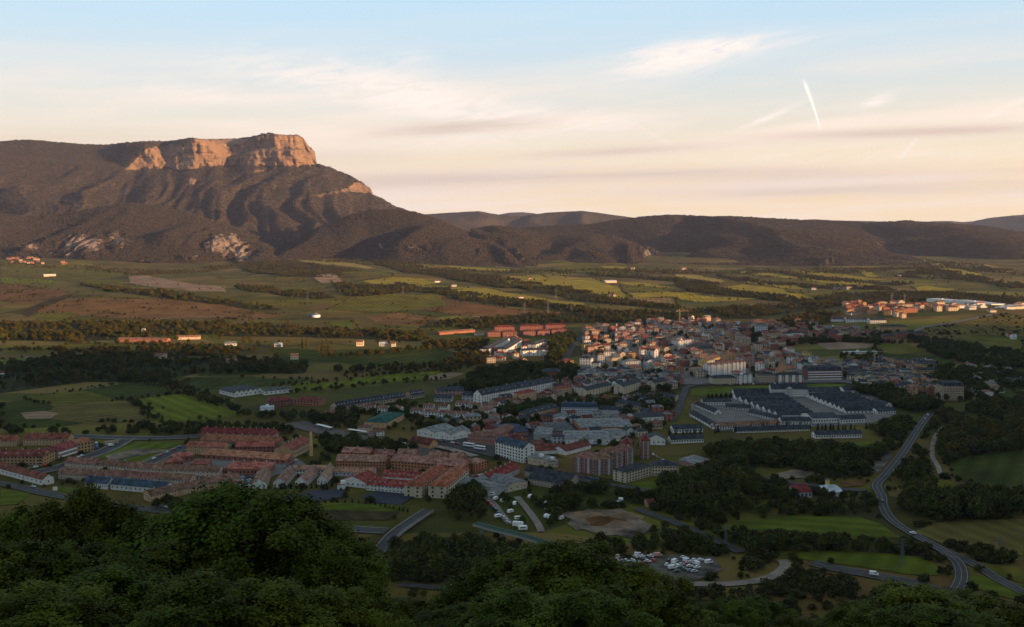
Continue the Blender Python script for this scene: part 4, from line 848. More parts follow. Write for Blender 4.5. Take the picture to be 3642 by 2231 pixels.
b(HO, 'small pink annexe right of the station', 'house', (1312, 1552), (1333, 1550), 7, 4.5, 'hip', 1.8, 'pink', 'brown', (2, 1)); b(HO, 'small white house right of the station annexe', 'house', (1340, 1552), (1367, 1550), 7, 4.5, 'gable', 2, 'white', 'brown', (2, 2))
b(WH, 'sports hall under a broad green roof', 'hall', (1376, 1524), (1444, 1488), 24, 5.5, 'hip', 3, 'ochre', 'green', (12, 1), big=1.1)
# --- white villas
for i, (xa, ya, xb, yb_) in enumerate([(1510, 1483, 1556, 1485), (1561, 1488, 1607, 1491), (1613, 1491, 1658, 1494), (1677, 1486, 1724, 1488), (1505, 1463, 1540, 1464), (1560, 1463, 1590, 1465), (1620, 1453, 1665, 1454), (1668, 1459, 1708, 1461), (1718, 1461, 1762, 1466), (1702, 1474, 1750, 1479), (1293, 1466, 1330, 1467), (1341, 1469, 1376, 1471), (1390, 1471, 1424, 1473), (1458, 1479, 1503, 1481)]):
    w_ = ['leftmost of the front row', 'second of the front row', 'third of the front row', 'rightmost of the front row', 'leftmost of the back row', 'second of the back row', 'third of the back row, beneath the long slate block', 'fourth of the back row', 'rightmost of the back row', 'behind the rightmost front one',
          'leftmost of three behind the green roof', 'middle of three behind the green roof', 'rightmost of three behind the green roof', 'right of the green roof'][i]
    b('villa', 'white villa with brown roof, ' + w_, 'villa', (xa, ya), (xb, yb_), 9, 6, 'gable', 1.8, 'white', 'brown', (4, 2), group='white villas', wins='dark', chim=1)
row(AB, 'long white block with slate roof and big white dormers, section', 'apartment block', [((1712, 1438), (1780, 1424)), ((1782, 1424), (1850, 1411)), ((1852, 1411), (1912, 1399)), ((1914, 1398), (1975, 1386))], 12, 10.5, 'gable', 5, 'white', 'slate', (8, 4), group='long dormered block', dorm=3, chim=1)
b(TH, 'slate-roofed grey house left of the long white block', 'house', (1545, 1429), (1605, 1431), 12, 4.5, 'gable', 3, 'greywall', 'slate', (5, 1)); b(TH, 'slate house with pink wall behind the grey one', 'house', (1553, 1408), (1650, 1404), 12, 5.5, 'gable', 3.5, 'pink', 'slate', (7, 2)); b(TH, 'slate house touching the long white block', 'house', (1643, 1427), (1700, 1432), 12, 7, 'gable', 3.5, 'greywall', 'slate', (4, 2))
b('bell_tower', 'small white square tower among trees below the long block', 'tower', (1840, 1456), (1852, 1456), 4, 7.5, 'hip', 1, 'cream', 'brown', (1, 2), wins='dark')
b(AB, 'ochre balconied block with red roof before the long white block', 'apartment block', (1856, 1436), (1907, 1424), 12, 11, 'hip', 2.5, 'ochre', 'brightred', (5, 4), bands=4); b(AB, 'ochre block with red roof at the right end of the long white block', 'apartment block', (1990, 1406), (2034, 1400), 12, 8, 'hip', 2.5, 'ochre', 'brightred', (4, 3), bands=3)
b(AB, 'red brick block with dark roof behind the long white block', 'apartment block', (1930, 1347), (1992, 1347), 16, 9, 'hip', 4, 'brick', 'slate', (6, 3))
b(AB, 'cream slate-roofed block, leftmost of three above the trees', 'apartment block', (2085, 1411), (2176, 1390), 12, 7.5, 'gable', 3, 'cream', 'slate', (9, 3)); b(AB, 'cream slate-roofed block, middle of three above the trees', 'apartment block', (2215, 1404), (2278, 1384), 12, 9.5, 'gable', 3, 'cream', 'slate', (7, 4)); b(AB, 'cream slate-roofed block, rightmost of three above the trees', 'apartment block', (2328, 1391), (2372, 1379), 12, 9.5, 'gable', 3, 'cream', 'slate', (5, 4))
b(AB, 'pale blue residence with rows of windows and slate mansard roof', 'residence', (1996, 1479), (2127, 1480), 14, 9, 'mansard', 5, 'bluewhite', 'slateblue', (20, 4), dorm=9, chim=4)
b(AB, 'ochre residence with slate roof left of the pale blue one', 'residence', (1880, 1498), (1990, 1470), 13, 7, 'hip', 4, 'ochre', 'slate', (10, 2), dorm=5)
b(WH, 'white garage with blue door and grey roof', 'garage', (1970, 1503), (2023, 1503), 16, 4.6, 'gable', 2, 'white', 'grey', None, ridge='d', door=('blue_door', 3.5, 3))
for A_, B_, d_, h_, w_, r_, t_ in [((1898, 1566), (1958, 1568), 36, 5.5, 'greywall', 'grey', 'left of the dark shed roofs'), ((1950, 1556), (2045, 1552), 42, 5.5, 'brick', 'darkgrey', 'with a dark roof above the red halls'), ((2062, 1540), (2252, 1536), 44, 5, 'orangebrick', 'grey', 'with an orange wall strip, topmost'), ((2012, 1583), (2172, 1582), 36, 5.5, 'white', 'grey', 'nearest, behind the conifers'), ((2176, 1570), (2232, 1566), 30, 5, 'white', 'grey', 'at the right end of the works'), ((1800, 1560), (1880, 1552), 40, 5, 'brick', 'slateblue', 'with a bluish roof behind the school'), ((2140, 1492), (2200, 1492), 22, 5, 'cream', 'grey', 'small cream one right of the blue residence'), ((2262, 1504), (2362, 1498), 24, 5, 'white', 'slate', 'long white one beside the barracks street')]:
    b(WH, 'low grey industrial hall ' + t_, 'factory hall', A_, B_, d_, h_, 'gable', 2.2, w_, r_, (7, 1), group='industrial halls')
row(TH, 'slate-roofed terrace stepping up towards the barracks street', 'house', [((2130, 1468), (2225, 1478)), ((2190, 1446), (2290, 1462)), ((2270, 1432), (2375, 1446)), ((2310, 1418), (2400, 1428))], 11, 4.5, 'gable', 3, 'tan', 'slate', (9, 1), group='slate terraces by the street', frm='from the front')
b(WH, 'low red-roofed hall left of the pair below the works', 'hall', (1905, 1618), (2006, 1612), 18, 3.5, 'gable', 3.5, 'white', 'rust', None); b(WH, 'low red-roofed hall right of the pair below the works', 'hall', (2012, 1620), (2102, 1596), 16, 3.5, 'gable', 3.2, 'white', 'rust', None)
b(AB, 'plain ochre flat-roofed box left of the brick towers', 'building', (1877, 1650), (1946, 1662), 13, 6, 'flat', 0, 'sand', 'grey', (4, 1)); b(AB, 'second ochre flat-roofed box touching the first', 'building', (1948, 1664), (1985, 1662), 10, 5, 'flat', 0, 'sand', 'grey', (3, 1))
for A_, B_, d_, h_, t_ in [((2040, 1678), (2112, 1688), 18, 12.5, 'leftmost'), ((2114, 1692), (2182, 1688), 18, 13, 'nearest'), ((2184, 1670), (2218, 1662), 16, 13, 'third from the left'), ((2222, 1658), (2254, 1648), 14, 13, 'rightmost of the row'), ((2205, 1636), (2244, 1638), 15, 14, 'tall one behind with a red ridge'), ((2280, 1634), (2312, 1634), 14, 16, 'slim tower standing alone on the right')]:
    b(AB, 'dark brick tower block with red-brown roof, ' + t_, 'tower block', A_, B_, d_, h_, 'hip', 4, 'darkbrick' if 'slim' not in t_ else 'brick', 'rust' if ('tall' in t_ or 'slim' in t_) else 'brown', (5, 5), group='brick towers', fins=-2, ridge='l')
b(AB, 'long cream block with slate roof above the wooded bank', 'apartment block', (2226, 1719), (2316, 1693), 13, 8.5, 'hip', 3, 'cream', 'slate', (9, 4), wins='dark', big=1.2); b(AB, 'cream slate-roofed wing half hidden by the wood', 'apartment block', (2318, 1692), (2412, 1692), 13, 8, 'hip', 3, 'cream', 'slate', (9, 3), wins='dark')
b(HO, 'white cross-gabled house with slate roof right of the brick towers', 'house', (2300, 1583), (2366, 1584), 15, 5.5, 'gable', 4, 'white', 'slate', (4, 1), ridge='d')
b(WH, 'grey ruined shed beside the cream slate wing', 'shed', (2415, 1650), (2470, 1668), 16, 4, 'shed', 1.5, 'pink', 'grey', None)
# --- barracks
b('barracks', 'white four-storey main barracks building with central pediment', 'barracks', (2742, 1414), (2871, 1415), 14, 10.5, 'gable', 4.5, 'white', 'slate', (18, 4), far=False, wins='dark')
b('barracks', 'low white wing with slate roof left of the main barracks', 'barracks', (2612, 1412), (2738, 1411), 14, 3.6, 'gable', 5, 'white', 'slate', (16, 1), far=False, wins='dark'); b('barracks', 'low white wing with slate roof right of the main barracks', 'barracks', (2876, 1405), (2990, 1403), 14, 3.6, 'gable', 4.5, 'white', 'slate', (14, 1), far=False, wins='dark')
b('barracks', 'white house with slate roof at the right end of the barracks field', 'barracks', (3003, 1406), (3099, 1401), 13, 5.5, 'gable', 4, 'white', 'slate', (6, 1), far=False, wins='dark', big=1.2)
row('barrack_hut', 'long slate-roofed hut left of the parade ground', 'hut', [((2618 + 21 * i, 1424 + 9.2 * i), (2796 + 14 * i, 1421 + 9.4 * i)) for i in range(8)], 13, 3.4, 'gable', 3.2, 'white', 'slate', (14, 1), group='barrack huts', frm='from the main building')
row('barrack_hut', 'long slate-roofed hut right of the parade ground', 'hut', [((2882 + 15.5 * i, 1421 + 6.4 * i), (3032 + 17 * i, 1414 + 7.0 * i)) for i in range(9)], 10, 3.4, 'gable', 3, 'white', 'slate', (12, 1), group='barrack huts', frm='from the main building')
for A_, B_, d_, h_, rg, t_ in [((2890, 1509), (2984, 1506), 26, 6, 'l', 'cross-gabled, front and centre'), ((2988, 1508), (3082, 1504), 14, 4.5, 'l', 'front and right of centre'), ((3122, 1477), (3186, 1474), 12, 3.8, 'l', 'short one at the right end'), ((2500, 1442), (2602, 1442), 13, 3.8, 'l', 'with a small gable at the upper left'), ((2452, 1480), (2536, 1529), 9, 3.4, 'l', 'long one slanting down the left side'), ((2470, 1447), (2542, 1477), 8, 3.2, 'l', 'slanting one inside the left side'), ((2540, 1530), (2776, 1517), 9, 3.4, 'l', 'long brownish one along the front'), ((2660, 1477), (2768, 1503), 9, 3.4, 'l', 'slanting one beside the small court'), ((2780, 1512), (2886, 1512), 14, 4, 'l', 'left of the cross-gabled hall'), ((2395, 1541), (2500, 1537), 11, 4, 'l', 'behind the left cypresses'), ((2386, 1579), (2503, 1574), 9, 4, 'l', 'lowest left, with a band of windows'), ((2900, 1561), (3066, 1557), 9, 3.8, 'l', 'lowest right, above the lawn'), ((2615, 1541), (2880, 1532), 6, 2.6, 'l', 'low dark one behind the cypress row'), ((3098, 1440), (3150, 1452), 9, 3.6, 'l', 'small one at the right rear'), ((2580, 1456), (2670, 1462), 8, 3.2, 'l', 'dark one behind the court')]:
    b('barracks_hall', 'white barracks hall with slate roof, ' + t_, 'hall', A_, B_, d_, h_, 'gable', 2.8, 'white', 'slate' if 'brownish' not in t_ else 'brown', (max(4, int(abs(B_[0] - A_[0]) / 9)), 1), ridge=rg, group='barracks halls', far=False, wins='dark')
# --- farm buildings right of the barracks
b('barn', 'grey barn with a bright red roof by the lane', 'barn', (2832, 1773), (2888, 1771), 13, 4.5, 'shed', 2.2, 'greywall', 'crimson', (4, 1), wins='dark'); b('barn', 'barn with pale metal roof beside the yellow silo', 'barn', (2945, 1769), (2999, 1766), 12, 3.6, 'shed', 1.8, 'white', 'pale', None)
b(HO, 'small ochre house with red roof beside the descending lane', 'house', (2302, 1806), (2329, 1804), 6, 3.6, 'gable', 1.8, 'ochre', 'rust', (2, 1)); b(HO, 'small white hut above the earthworks', 'hut', (2196, 1800), (2212, 1800), 4, 2.6, 'flat', 0, 'white', 'pale', None); b(HO, 'white house with red roof half hidden by the right-hand wood', 'house', (3205, 1802), (3244, 1804), 8, 4.5, 'gable', 2, 'white', 'rust', (3, 1))
b(AB, 'tall brown apartment block rising from trees on the right', 'apartment block', (3355, 1426), (3427, 1426), 20, 17, 'mansard', 5, 'tan', 'slate', (7, 6), bands=6); b(AB, 'lower brown block touching the tall right-hand block', 'apartment block', (3318, 1402), (3356, 1418), 14, 12, 'hip', 4, 'tan', 'slate', (4, 4), bands=4)
# --- town front facing the barracks field
b(AB, 'cream block with slate roof below the white towers', 'apartment block', (2533, 1369), (2620, 1367), 13, 8.5, 'hip', 3, 'cream', 'slate', (12, 4)); b(AB, 'white stepped block right of the cream one', 'apartment block', (2623, 1367), (2676, 1363), 13, 10.5, 'flat', 0, 'white', 'slate', (7, 4), fins=3)
b(AB, 'tan block with grey roof facing the green field', 'apartment block', (2695, 1363), (2757, 1363), 14, 11, 'hip', 3, 'tan', 'slate', (8, 4)); b(AB, 'long tan and white block facing the green field', 'apartment block', (2762, 1361), (2858, 1361), 14, 9, 'hip', 3.5, 'tan', 'slate', (12, 3), fins=4)
b('hotel', 'dark hotel with white balcony bands and large slate roof', 'hotel', (2872, 1353), (2994, 1351), 18, 12.5, 'mansard', 6, 'darkbrick', 'slate', (12, 4), bands=4)
row(AB, 'tall white tower block with red roof top above the field', 'tower block', [((2522, 1346), (2565, 1343)), ((2567, 1341), (2600, 1339)), ((2602, 1337), (2629, 1335)), ((2631, 1335), (2652, 1333))], 15, 17, 'gable', 2, 'white', 'brown', (4, 6), group='white tower blocks', fins=2)
b(AB, 'bluish white tower left of the yellow one', 'tower block', (2483, 1311), (2514, 1317), 14, 14, 'flat', 0, 'bluewhite', 'slate', (5, 6)); b(AB, 'brown-roofed tower with low sun painted into its yellow wall', 'tower block', (2516, 1319), (2560, 1304), 13, 14, 'gable', 3, 'yellow', 'brown', (5, 5))  # yellow of the second tower is low sunlight put into its wall colour
b(AB, 'white ribbed tower block in the middle of the old town', 'tower block', (2413, 1247), (2458, 1242), 15, 15, 'flat', 0, 'white', 'brown', (6, 6), fins=5)
b('church', 'large building under a broad dark slate roof in the old town', 'church', (2450, 1258), (2542, 1258), 30, 8, 'hip', 8, 'tan', 'slate', (8, 2))
for A_, B_, h_, w_, r_, t_ in [((2062, 1299), (2101, 1301), 10, 'white', 'slate', 'leftmost of the old town edge'), ((2103, 1317), (2131, 1318), 10, 'white', 'slate', 'standing lowest at the old town edge'), ((2127, 1293), (2150, 1293), 12, 'white', 'brown', 'narrow one behind the lowest'), ((2149, 1283), (2171, 1283), 13, 'white', 'brown', 'tallest at the old town edge'), ((2176, 1291), (2213, 1288), 7, 'cream', 'grey', 'low one beside the park'), ((2226, 1306), (2278, 1303), 7.5, 'white', 'grey', 'broad one above the park'), ((2297, 1298), (2328, 1298), 9, 'bluewhite', 'slate', 'bluish one above the park'), ((2612, 1163), (2632, 1163), 11, 'white', 'brown', 'slim one at the far edge'), ((2592, 1188), (2663, 1188), 9, 'cream', 'slate', 'wide one with red columns'), ((2687, 1190), (2730, 1190), 16, 'bluewhite', 'grey', 'tall pale one with a roof stack'), ((2715, 1224), (2746, 1222), 11, 'cream', 'brown', 'sunlit one right of the old town'), ((2748, 1214), (2790, 1210), 11, 'sand', 'brown', 'tan one behind the sunlit one'), ((2793, 1206), (2854, 1200), 9, 'white', 'slate', 'white stepped one among trees'), ((2783, 1184), (2807, 1184), 9, 'cream', 'slate', 'round-cornered one'), ((3128, 1183), (3226, 1180), 11, 'ochre', 'slate', 'long ochre one under a slate roof'), ((3140, 1219), (3186, 1219), 12, 'brick', 'slate', 'brick one before the long ochre block'), ((3190, 1207), (3246, 1202), 10, 'brick', 'slate', 'brick one right of the ochre block'), ((3253, 1207), (3301, 1205), 10, 'brick', 'slate', 'rightmost brick one by the slope'), ((3032, 1347), (3083, 1345), 8, 'tan', 'slate', 'tan one right of the hotel'), ((3115, 1345), (3163, 1342), 8, 'tan', 'slate', 'second tan one right of the hotel'), ((3258, 1347), (3331, 1347), 11, 'ochre', 'slate', 'ochre one with a slate roof by the park edge'), ((3285, 1320), (3313, 1318), 9, 'ochre', 'slate', 'small ochre one behind it'), ((2855, 1318), (2890, 1316), 9, 'white', 'slate', 'pale one behind the hotel'), ((2722, 1305), (2775, 1300), 10, 'bluewhite', 'brown', 'pale blue one with a brown roof'), ((2860, 1268), (2886, 1268), 6, 'yellow', 'brown', 'small yellow gabled one at the field edge')]:
    b(AB, 'apartment block, ' + t_, 'apartment block', A_, B_, 13, h_, 'hip', 3, w_, r_, (max(3, int(abs(B_[0] - A_[0]) / 8)), max(2, int(h_ / 2.9))), group='town blocks')
b('long_hall', 'long pale grey hall at the back of the town', 'hall', (2900, 1177), (3062, 1174), 26, 7, 'flat', 0, 'greywall', 'grey', (26, 2)); b('stand', 'long low white grandstand beside the sports field', 'grandstand', (3002, 1260), (3123, 1258), 6, 3.4, 'flat', 0, 'white', 'pale', (22, 1))
row('long_hall', 'white hall with slate roof and sunlit gable behind the town', 'hall', [((2955, 1146), (3000, 1146)), ((3010, 1148), (3082, 1146)), ((3095, 1152), (3152, 1149))], 16, 7, 'gable', 4, 'white', 'slate', (9, 2), group='white halls behind town')
for A_, B_, h_, w_, r_, t_ in [((3010, 1102), (3078, 1099), 9, 'brick', 'red', 'brick-red row, leftmost of the upper quarter'), ((3087, 1119), (3121, 1118), 8, 'ochre', 'red', 'square ochre block in the upper quarter'), ((3028, 1122), (3073, 1117), 4.5, 'sand', 'brown', 'low sunlit row in the upper quarter'), ((3143, 1122), (3169, 1122), 10, 'ochre', 'red', 'rounded ochre block in the upper quarter'), ((3180, 1120), (3218, 1119), 10, 'ochre', 'red', 'ochre block with dark stripes in the upper quarter'), ((3225, 1114), (3264, 1112), 10, 'brick', 'brown', 'brick block beside the striped one'), ((3262, 1102), (3306, 1099), 8, 'white', 'brown', 'white sunlit block below the factory'), ((3313, 1097), (3341, 1097), 8, 'ochre', 'red', 'orange block at the foot of the factory'), ((3090, 1098), (3150, 1096), 6, 'tan', 'red', 'red-roofed row behind the square ochre block'), ((3160, 1096), (3240, 1094), 7, 'brick', 'red', 'long brick row behind the rounded block')]:
    b(AB, t_, 'apartment block', A_, B_, 14, h_, 'hip', 3, w_, r_, (max(3, int(abs(B_[0] - A_[0]) / 7)), max(1, int(h_ / 3))), group='upper quarter')
for A_, B_, d_, h_, t_ in [((3295, 1074), (3388, 1079), 40, 8, 'rear left part'), ((3390, 1079), (3526, 1085), 40, 8, 'rear right part'), ((3312, 1090), (3500, 1094), 20, 4.5, 'low front part'), ((3510, 1102), (3616, 1092), 16, 4, 'long low shed at its right')]:
    b('factory', 'large white factory on the upper right, ' + t_, 'factory', A_, B_, d_, h_, 'flat', 0, 'white', 'pale', None, group='white factory')
row(AB, 'pink brick block with red roofs at the far left of town', 'apartment block', [((1735, 1199), (1780, 1198)), ((1788, 1198), (1838, 1197)), ((1862, 1197), (1905, 1195)), ((1912, 1195), (1955, 1193)), ((1962, 1192), (2022, 1189))], 16, 8.5, 'hip', 3, 'darkbrick', 'rust', (6, 3), group='pink brick blocks'); row(AB, 'rear-rank brick block with red roof left of town', 'apartment block', [((1760, 1180), (1830, 1178)), ((1850, 1176), (1930, 1174)), ((1940, 1172), (2010, 1170))], 14, 8, 'hip', 3, 'darkbrick', 'rust', (8, 3), group='pink brick blocks')
b(WH, 'long low pink shed left of the brick blocks', 'shed', (1563, 1192), (1690, 1182), 14, 4, 'gable', 2, 'brick', 'brown', None); b(WH, 'short pale shed beside the long pink shed', 'shed', (1692, 1194), (1722, 1193), 12, 4, 'gable', 2, 'cream', 'salmon', None)
for A_, B_, h_, w_, r_, t_ in [((1738, 1264), (1812, 1222), 9, 'white', 'slate', 'long white block slanting away, leftmost'), ((1802, 1264), (1860, 1227), 9, 'white', 'slate', 'long white block slanting away, second'), ((1860, 1268), (1950, 1264), 8.5, 'white', 'slate', 'broad white block above the park trees'), ((1906, 1246), (1956, 1230), 9, 'white', 'slate', 'white block behind the broad one'), ((1733, 1284), (1786, 1287), 5, 'cream', 'brightred', 'low block with terracotta roofs before the white ones'), ((2008, 1312), (2040, 1304), 9, 'ochre', 'red', 'ochre balconied block in the park')]:
    b(AB, t_, 'apartment block', A_, B_, 14, h_, 'hip', 3, w_, r_, (6, 3), group='park blocks')
# --- works and terraces on the left edge of town
row(WH, 'white saw-toothed warehouse bay with dark roof', 'warehouse', [((836 + 16 * i, 1414 - 2.2 * i), (851.5 + 16 * i, 1411.8 - 2.2 * i)) for i in range(6)], 36, 5.2, 'gable', 2.2, 'white', 'darkgrey', (1, 1), ridge='d', group='saw-toothed warehouse', far=False, wins='dark')
b(WH, 'dark-roofed shed right of the saw-toothed warehouse', 'shed', (940, 1406), (1036, 1396), 20, 4.5, 'gable', 2, 'white', 'darkgrey', (6, 1)); b(AB, 'red brick building among trees below the warehouse', 'building', (955, 1449), (1041, 1442), 15, 6.5, 'hip', 3.5, 'darkbrick', 'rust', (8, 2)); b(AB, 'second red brick building right of the first', 'building', (1045, 1442), (1136, 1447), 14, 6, 'hip', 3.5, 'brick', 'rust', (8, 2)); b(HO, 'pale shed beside the brick building', 'shed', (925, 1465), (971, 1464), 10, 4.5, 'flat', 0, 'bluewhite', 'pale', None); b(HO, 'pink house with brown roof left of the villas', 'house', (1140, 1487), (1196, 1492), 12, 5.5, 'hip', 2.5, 'pink', 'brown', (5, 2))
row(TH, 'slate terrace lined with white dormers left of the villas', 'house', [((1202, 1462), (1280, 1448)), ((1282, 1448), (1360, 1436)), ((1362, 1436), (1442, 1424)), ((1464, 1420), (1510, 1413))], 13, 4.2, 'gable', 4.5, 'tan', 'slate', (7, 1), group='dormered slate terraces', dorm=7)
# --- farms of the plain
FARM = [((156, 984), (199, 983), 9, 6, 'cream', 'pale', 'long pale barn below the village'), ((419, 1216), (595, 1218), 12, 4.5, 'brick', 'brown', 'very long low pink farm shed'), ((627, 1209), (712, 1207), 9, 4.5, 'sand', 'brown', 'long pale farm shed right of the pink one'), ((549, 1277), (581, 1278), 11, 6, 'sand', 'brown', 'tan farmhouse with barn in the left fields'), ((803, 1295), (842, 1294), 10, 5, 'tan', 'brown', 'low tan barn among dark fields'), ((1034, 1280), (1062, 1279), 10, 6, 'cream', 'salmon', 'small white farmhouse catching the sun'), ((1267, 1232), (1291, 1232), 11, 7, 'cream', 'brown', 'square white farmhouse left of the poplars'), ((1392, 1234), (1406, 1234), 8, 5, 'white', 'brown', 'tiny white gabled house right of the farm'), ((1348, 1232), (1376, 1232), 8, 4, 'greywall', 'pale', 'low grey shed right of the farmhouse'),
        ((1547, 1005), (1566, 1005), 12, 5, 'white', 'rust', 'white farmhouse on the terrace edge'), ((1815, 997), (1839, 997), 14, 6, 'sand', 'red', 'red-roofed farm in the middle fields'), ((1783, 993), (1794, 993), 10, 6, 'sand', 'brown', 'small farmhouse left of the red-roofed farm'), ((1880, 996), (1892, 996), 10, 6, 'ochre', 'brown', 'small farmhouse right of the red-roofed farm'), ((2153, 1007), (2194, 1006), 22, 6, 'cream', 'pale', 'wide pale barn on the far fields'), ((1846, 1062), (1862, 1062), 10, 4, 'white', 'brown', 'tiny white barn below the dark terrace'), ((1606, 1020), (1622, 1020), 12, 5, 'white', 'salmon', 'white farm on the left end of the terrace'), ((2168, 1055), (2191, 1055), 14, 5, 'cream', 'brown', 'small farm group in the yellow field'), ((2965, 1029), (3008, 1030), 14, 4, 'greywall', 'grey', 'low grey shed by the chapel'), ((3012, 1032), (3030, 1032), 12, 9, 'cream', 'salmon', 'pale chapel with a tower on the far fields'), ((2887, 1031), (2903, 1031), 10, 5, 'white', 'brown', 'small white house left of the chapel'), ((2425, 960), (2441, 960), 14, 8, 'sand', 'brown', 'lone tan house at the foot of the hump'), ((2243, 958), (2256, 958), 12, 6, 'sand', 'brown', 'tiny house at the top of the green fields'), ((-20, 1345), (16, 1342), 11, 6, 'white', 'rust', 'house cut by the left edge among dark fields'), ((90, 1288), (112, 1287), 9, 5, 'greywall', 'grey', 'small grey house at the left edge trees'), ((3590, 1020), (3608, 1020), 12, 6, 'white', 'brown', 'small white house on the right-hand fields'), ((3600, 1207), (3616, 1207), 9, 5, 'white', 'pale', 'white shed in the right-hand meadow'), ((3585, 1198), (3600, 1198), 9, 4, 'sand', 'crimson', 'shed with a red roof in the right-hand meadow'), ((3195, 986), (3206, 986), 10, 6, 'white', 'brown', 'tiny white house under the right hills'), ((503, 1180), (514, 1180), 7, 4, 'greywall', 'grey', 'tiny pale shed above the pink farm shed'), ((975, 1235), (1000, 1235), 10, 4, 'greywall', 'pale', 'low grey sheds left of the poplars'), ((800, 1232), (842, 1230), 14, 4, 'greywall', 'grey', 'pale blue greenhouse shed in the left plain')]
for A_, B_, d_, h_, w_, r_, t_ in FARM: b('farmhouse', t_, 'farm building', A_, B_, d_, h_, 'gable', 2.5, w_, r_, (3, 1), group='farms of the plain')

# --- crowded quarters: individual houses filling the streets of the old town, the slate quarter and the far village
def inside(poly, x, y):
    c = False; n = len(poly)
    for i in range(n):
        (xa, ya), (xb, yb_) = poly[i], poly[(i + 1) % n]
        if (ya > y) != (yb_ > y) and x < (xb - xa) * (y - ya) / (yb_ - ya) + xa: c = not c
    return c
LANDM = [('the white ribbed tower', P(2435, 1245)), ('the broad slate roof', P(2495, 1255)), ('the tower with painted sunlight', P(2538, 1312)), ('the tall white towers', P(2590, 1340)), ('the park', P(2240, 1320)), ('the red and white mast', P(2192, 1216)), ('the dark hotel', P(2930, 1352)), ('the pale blue block', P(2748, 1303)),
         ('the sunlit cream block', P(2730, 1223)), ('the red-columned block', P(2628, 1188)), ('the far edge of town', P(2450, 1150)), ('the wooded avenue', P(2060, 1220)), ('the construction crane', P(2420, 1142)), ('the tan blocks', P(3100, 1344)), ('the white grandstand', P(3060, 1259)), ('the barracks field', P(2700, 1365)), ('the long pale hall', P(2980, 1175)), ('the ochre slate-roofed block', P(3290, 1347))]
SEEN = {}
def fill(poly, n, spacing, name, walls, roofs, hr, size, ang, group, place, wins=True, rt='hip'):
    pp = [tuple(P(*q)[:2]) for q in poly]; xs = [p[0] for p in pp]; ys = [p[1] for p in pp]; k = 0; tries = 0
    while k < n and tries < n * 60:
        tries += 1; x, y = random.uniform(min(xs), max(xs)), random.uniform(min(ys), max(ys))
        if not inside(pp, x, y): continue
        r = random.uniform(*size)
        if any((x - fx) ** 2 + (y - fy) ** 2 < (r * spacing + fr) ** 2 for fx, fy, fr in FOOT): continue
        L = r * random.uniform(1.5, 2.3); dp = r * random.uniform(1.3, 1.8); h = random.uniform(*hr); rz = ang + random.choice([0, math.pi / 2, 0]) + random.gauss(0, .10)
        w, rf = random.choice(walls), random.choice(roofs)
        ox, oy = x - math.cos(rz) * L / 2 + math.sin(rz) * dp / 2, y - math.sin(rz) * L / 2 - math.cos(rz) * dp / 2
        wn = {'white': 'white', 'cream': 'cream', 'ochre': 'ochre', 'tan': 'tan', 'sand': 'sandy', 'brick': 'brick', 'pink': 'pink', 'greywall': 'grey', 'bluewhite': 'pale blue', 'darkbrick': 'dark brick', 'orangebrick': 'orange brick', 'yellow': 'yellow'}[w]
        rn = {'brown': 'brown', 'salmon': 'faded salmon', 'red': 'red', 'orange': 'orange', 'slate': 'slate', 'rust': 'rust', 'grey': 'grey', 'brightred': 'bright red', 'darkgrey': 'dark grey'}[rf]
        if place is None:
            nm, q = min(LANDM, key=lambda a: (a[1][0] - x) ** 2 + (a[1][1] - y) ** 2); dx, dy = x - q[0], y - q[1]; dist = math.hypot(dx, dy)
            if abs(dx) > abs(dy): rel = 'just right of' if dx > 0 else 'just left of'
            else: rel = 'behind' if dy > 0 else 'in front of'
            if dist > 90 and 'just' in rel: rel = 'well ' + rel[5:]
            elif dist > 90: rel = 'well ' + rel if rel == 'behind' else 'far before'
            pl = f'{rel} {nm}'
        else:
            fx, fy = (x / y - min(p[0] / p[1] for p in pp)) / (max(p[0] / p[1] for p in pp) - min(p[0] / p[1] for p in pp)), (y - min(ys)) / (max(ys) - min(ys))
            pl = place + ', ' + ['front', 'middle', 'back'][min(2, max(0, int(fy * 3)))] + ' ' + ['far left', 'left', 'centre', 'right', 'far right'][min(4, max(0, int(fx * 5)))]
        sz = 'tall' if h > (hr[0] + hr[1]) / 2 + .18 * (hr[1] - hr[0]) else ('low' if h < (hr[0] + hr[1]) / 2 - .18 * (hr[1] - hr[0]) else ('long' if L > 1.9 * r else 'small'))
        lab = f'{sz} {wn} house with {rn} roof {pl}'
        rty = 'gable' if random.random() < .6 else rt
        building(name, lab, 'house', None, None, dp, h, rty, random.uniform(1.6, 3.0), w, rf, (max(2, int(L / 3.2)), max(1, int(h / 3))) if wins else None, group=group, chim=1 if random.random() < .6 else 0, pos=(ox, oy, rz, L), far=True)
        k += 1
    return k
OLD = [(2075, 1222), (2085, 1178), (2180, 1160), (2280, 1152), (2400, 1140), (2520, 1143), (2600, 1160), (2660, 1195), (2710, 1228), (2780, 1250), (2850, 1280), (2985, 1305), (2980, 1345), (2870, 1345), (2700, 1355), (2520, 1350), (2440, 1340), (2330, 1330), (2290, 1300), (2230, 1290), (2180, 1270), (2120, 1275), (2075, 1270)]
n1 = fill(OLD, 290, .70, 'town_house', ['white', 'cream', 'tan', 'sand', 'ochre', 'brick', 'pink', 'greywall', 'sand', 'tan'], ['brown', 'brown', 'salmon', 'red', 'orange', 'slate', 'rust', 'grey', 'brown'], (6, 13), (4.8, 7.4), .35, 'old town houses', None)
n2 = fill([(2990, 1300), (3110, 1288), (3300, 1292), (3335, 1340), (3330, 1400), (3230, 1412), (3120, 1385), (3010, 1355)], 95, .66, 'slate_house', ['tan', 'ochre', 'cream', 'white', 'brick'], ['slate', 'slate', 'slate', 'darkgrey', 'brown'], (5, 9), (5.2, 8), -.2, 'slate quarter houses', None)
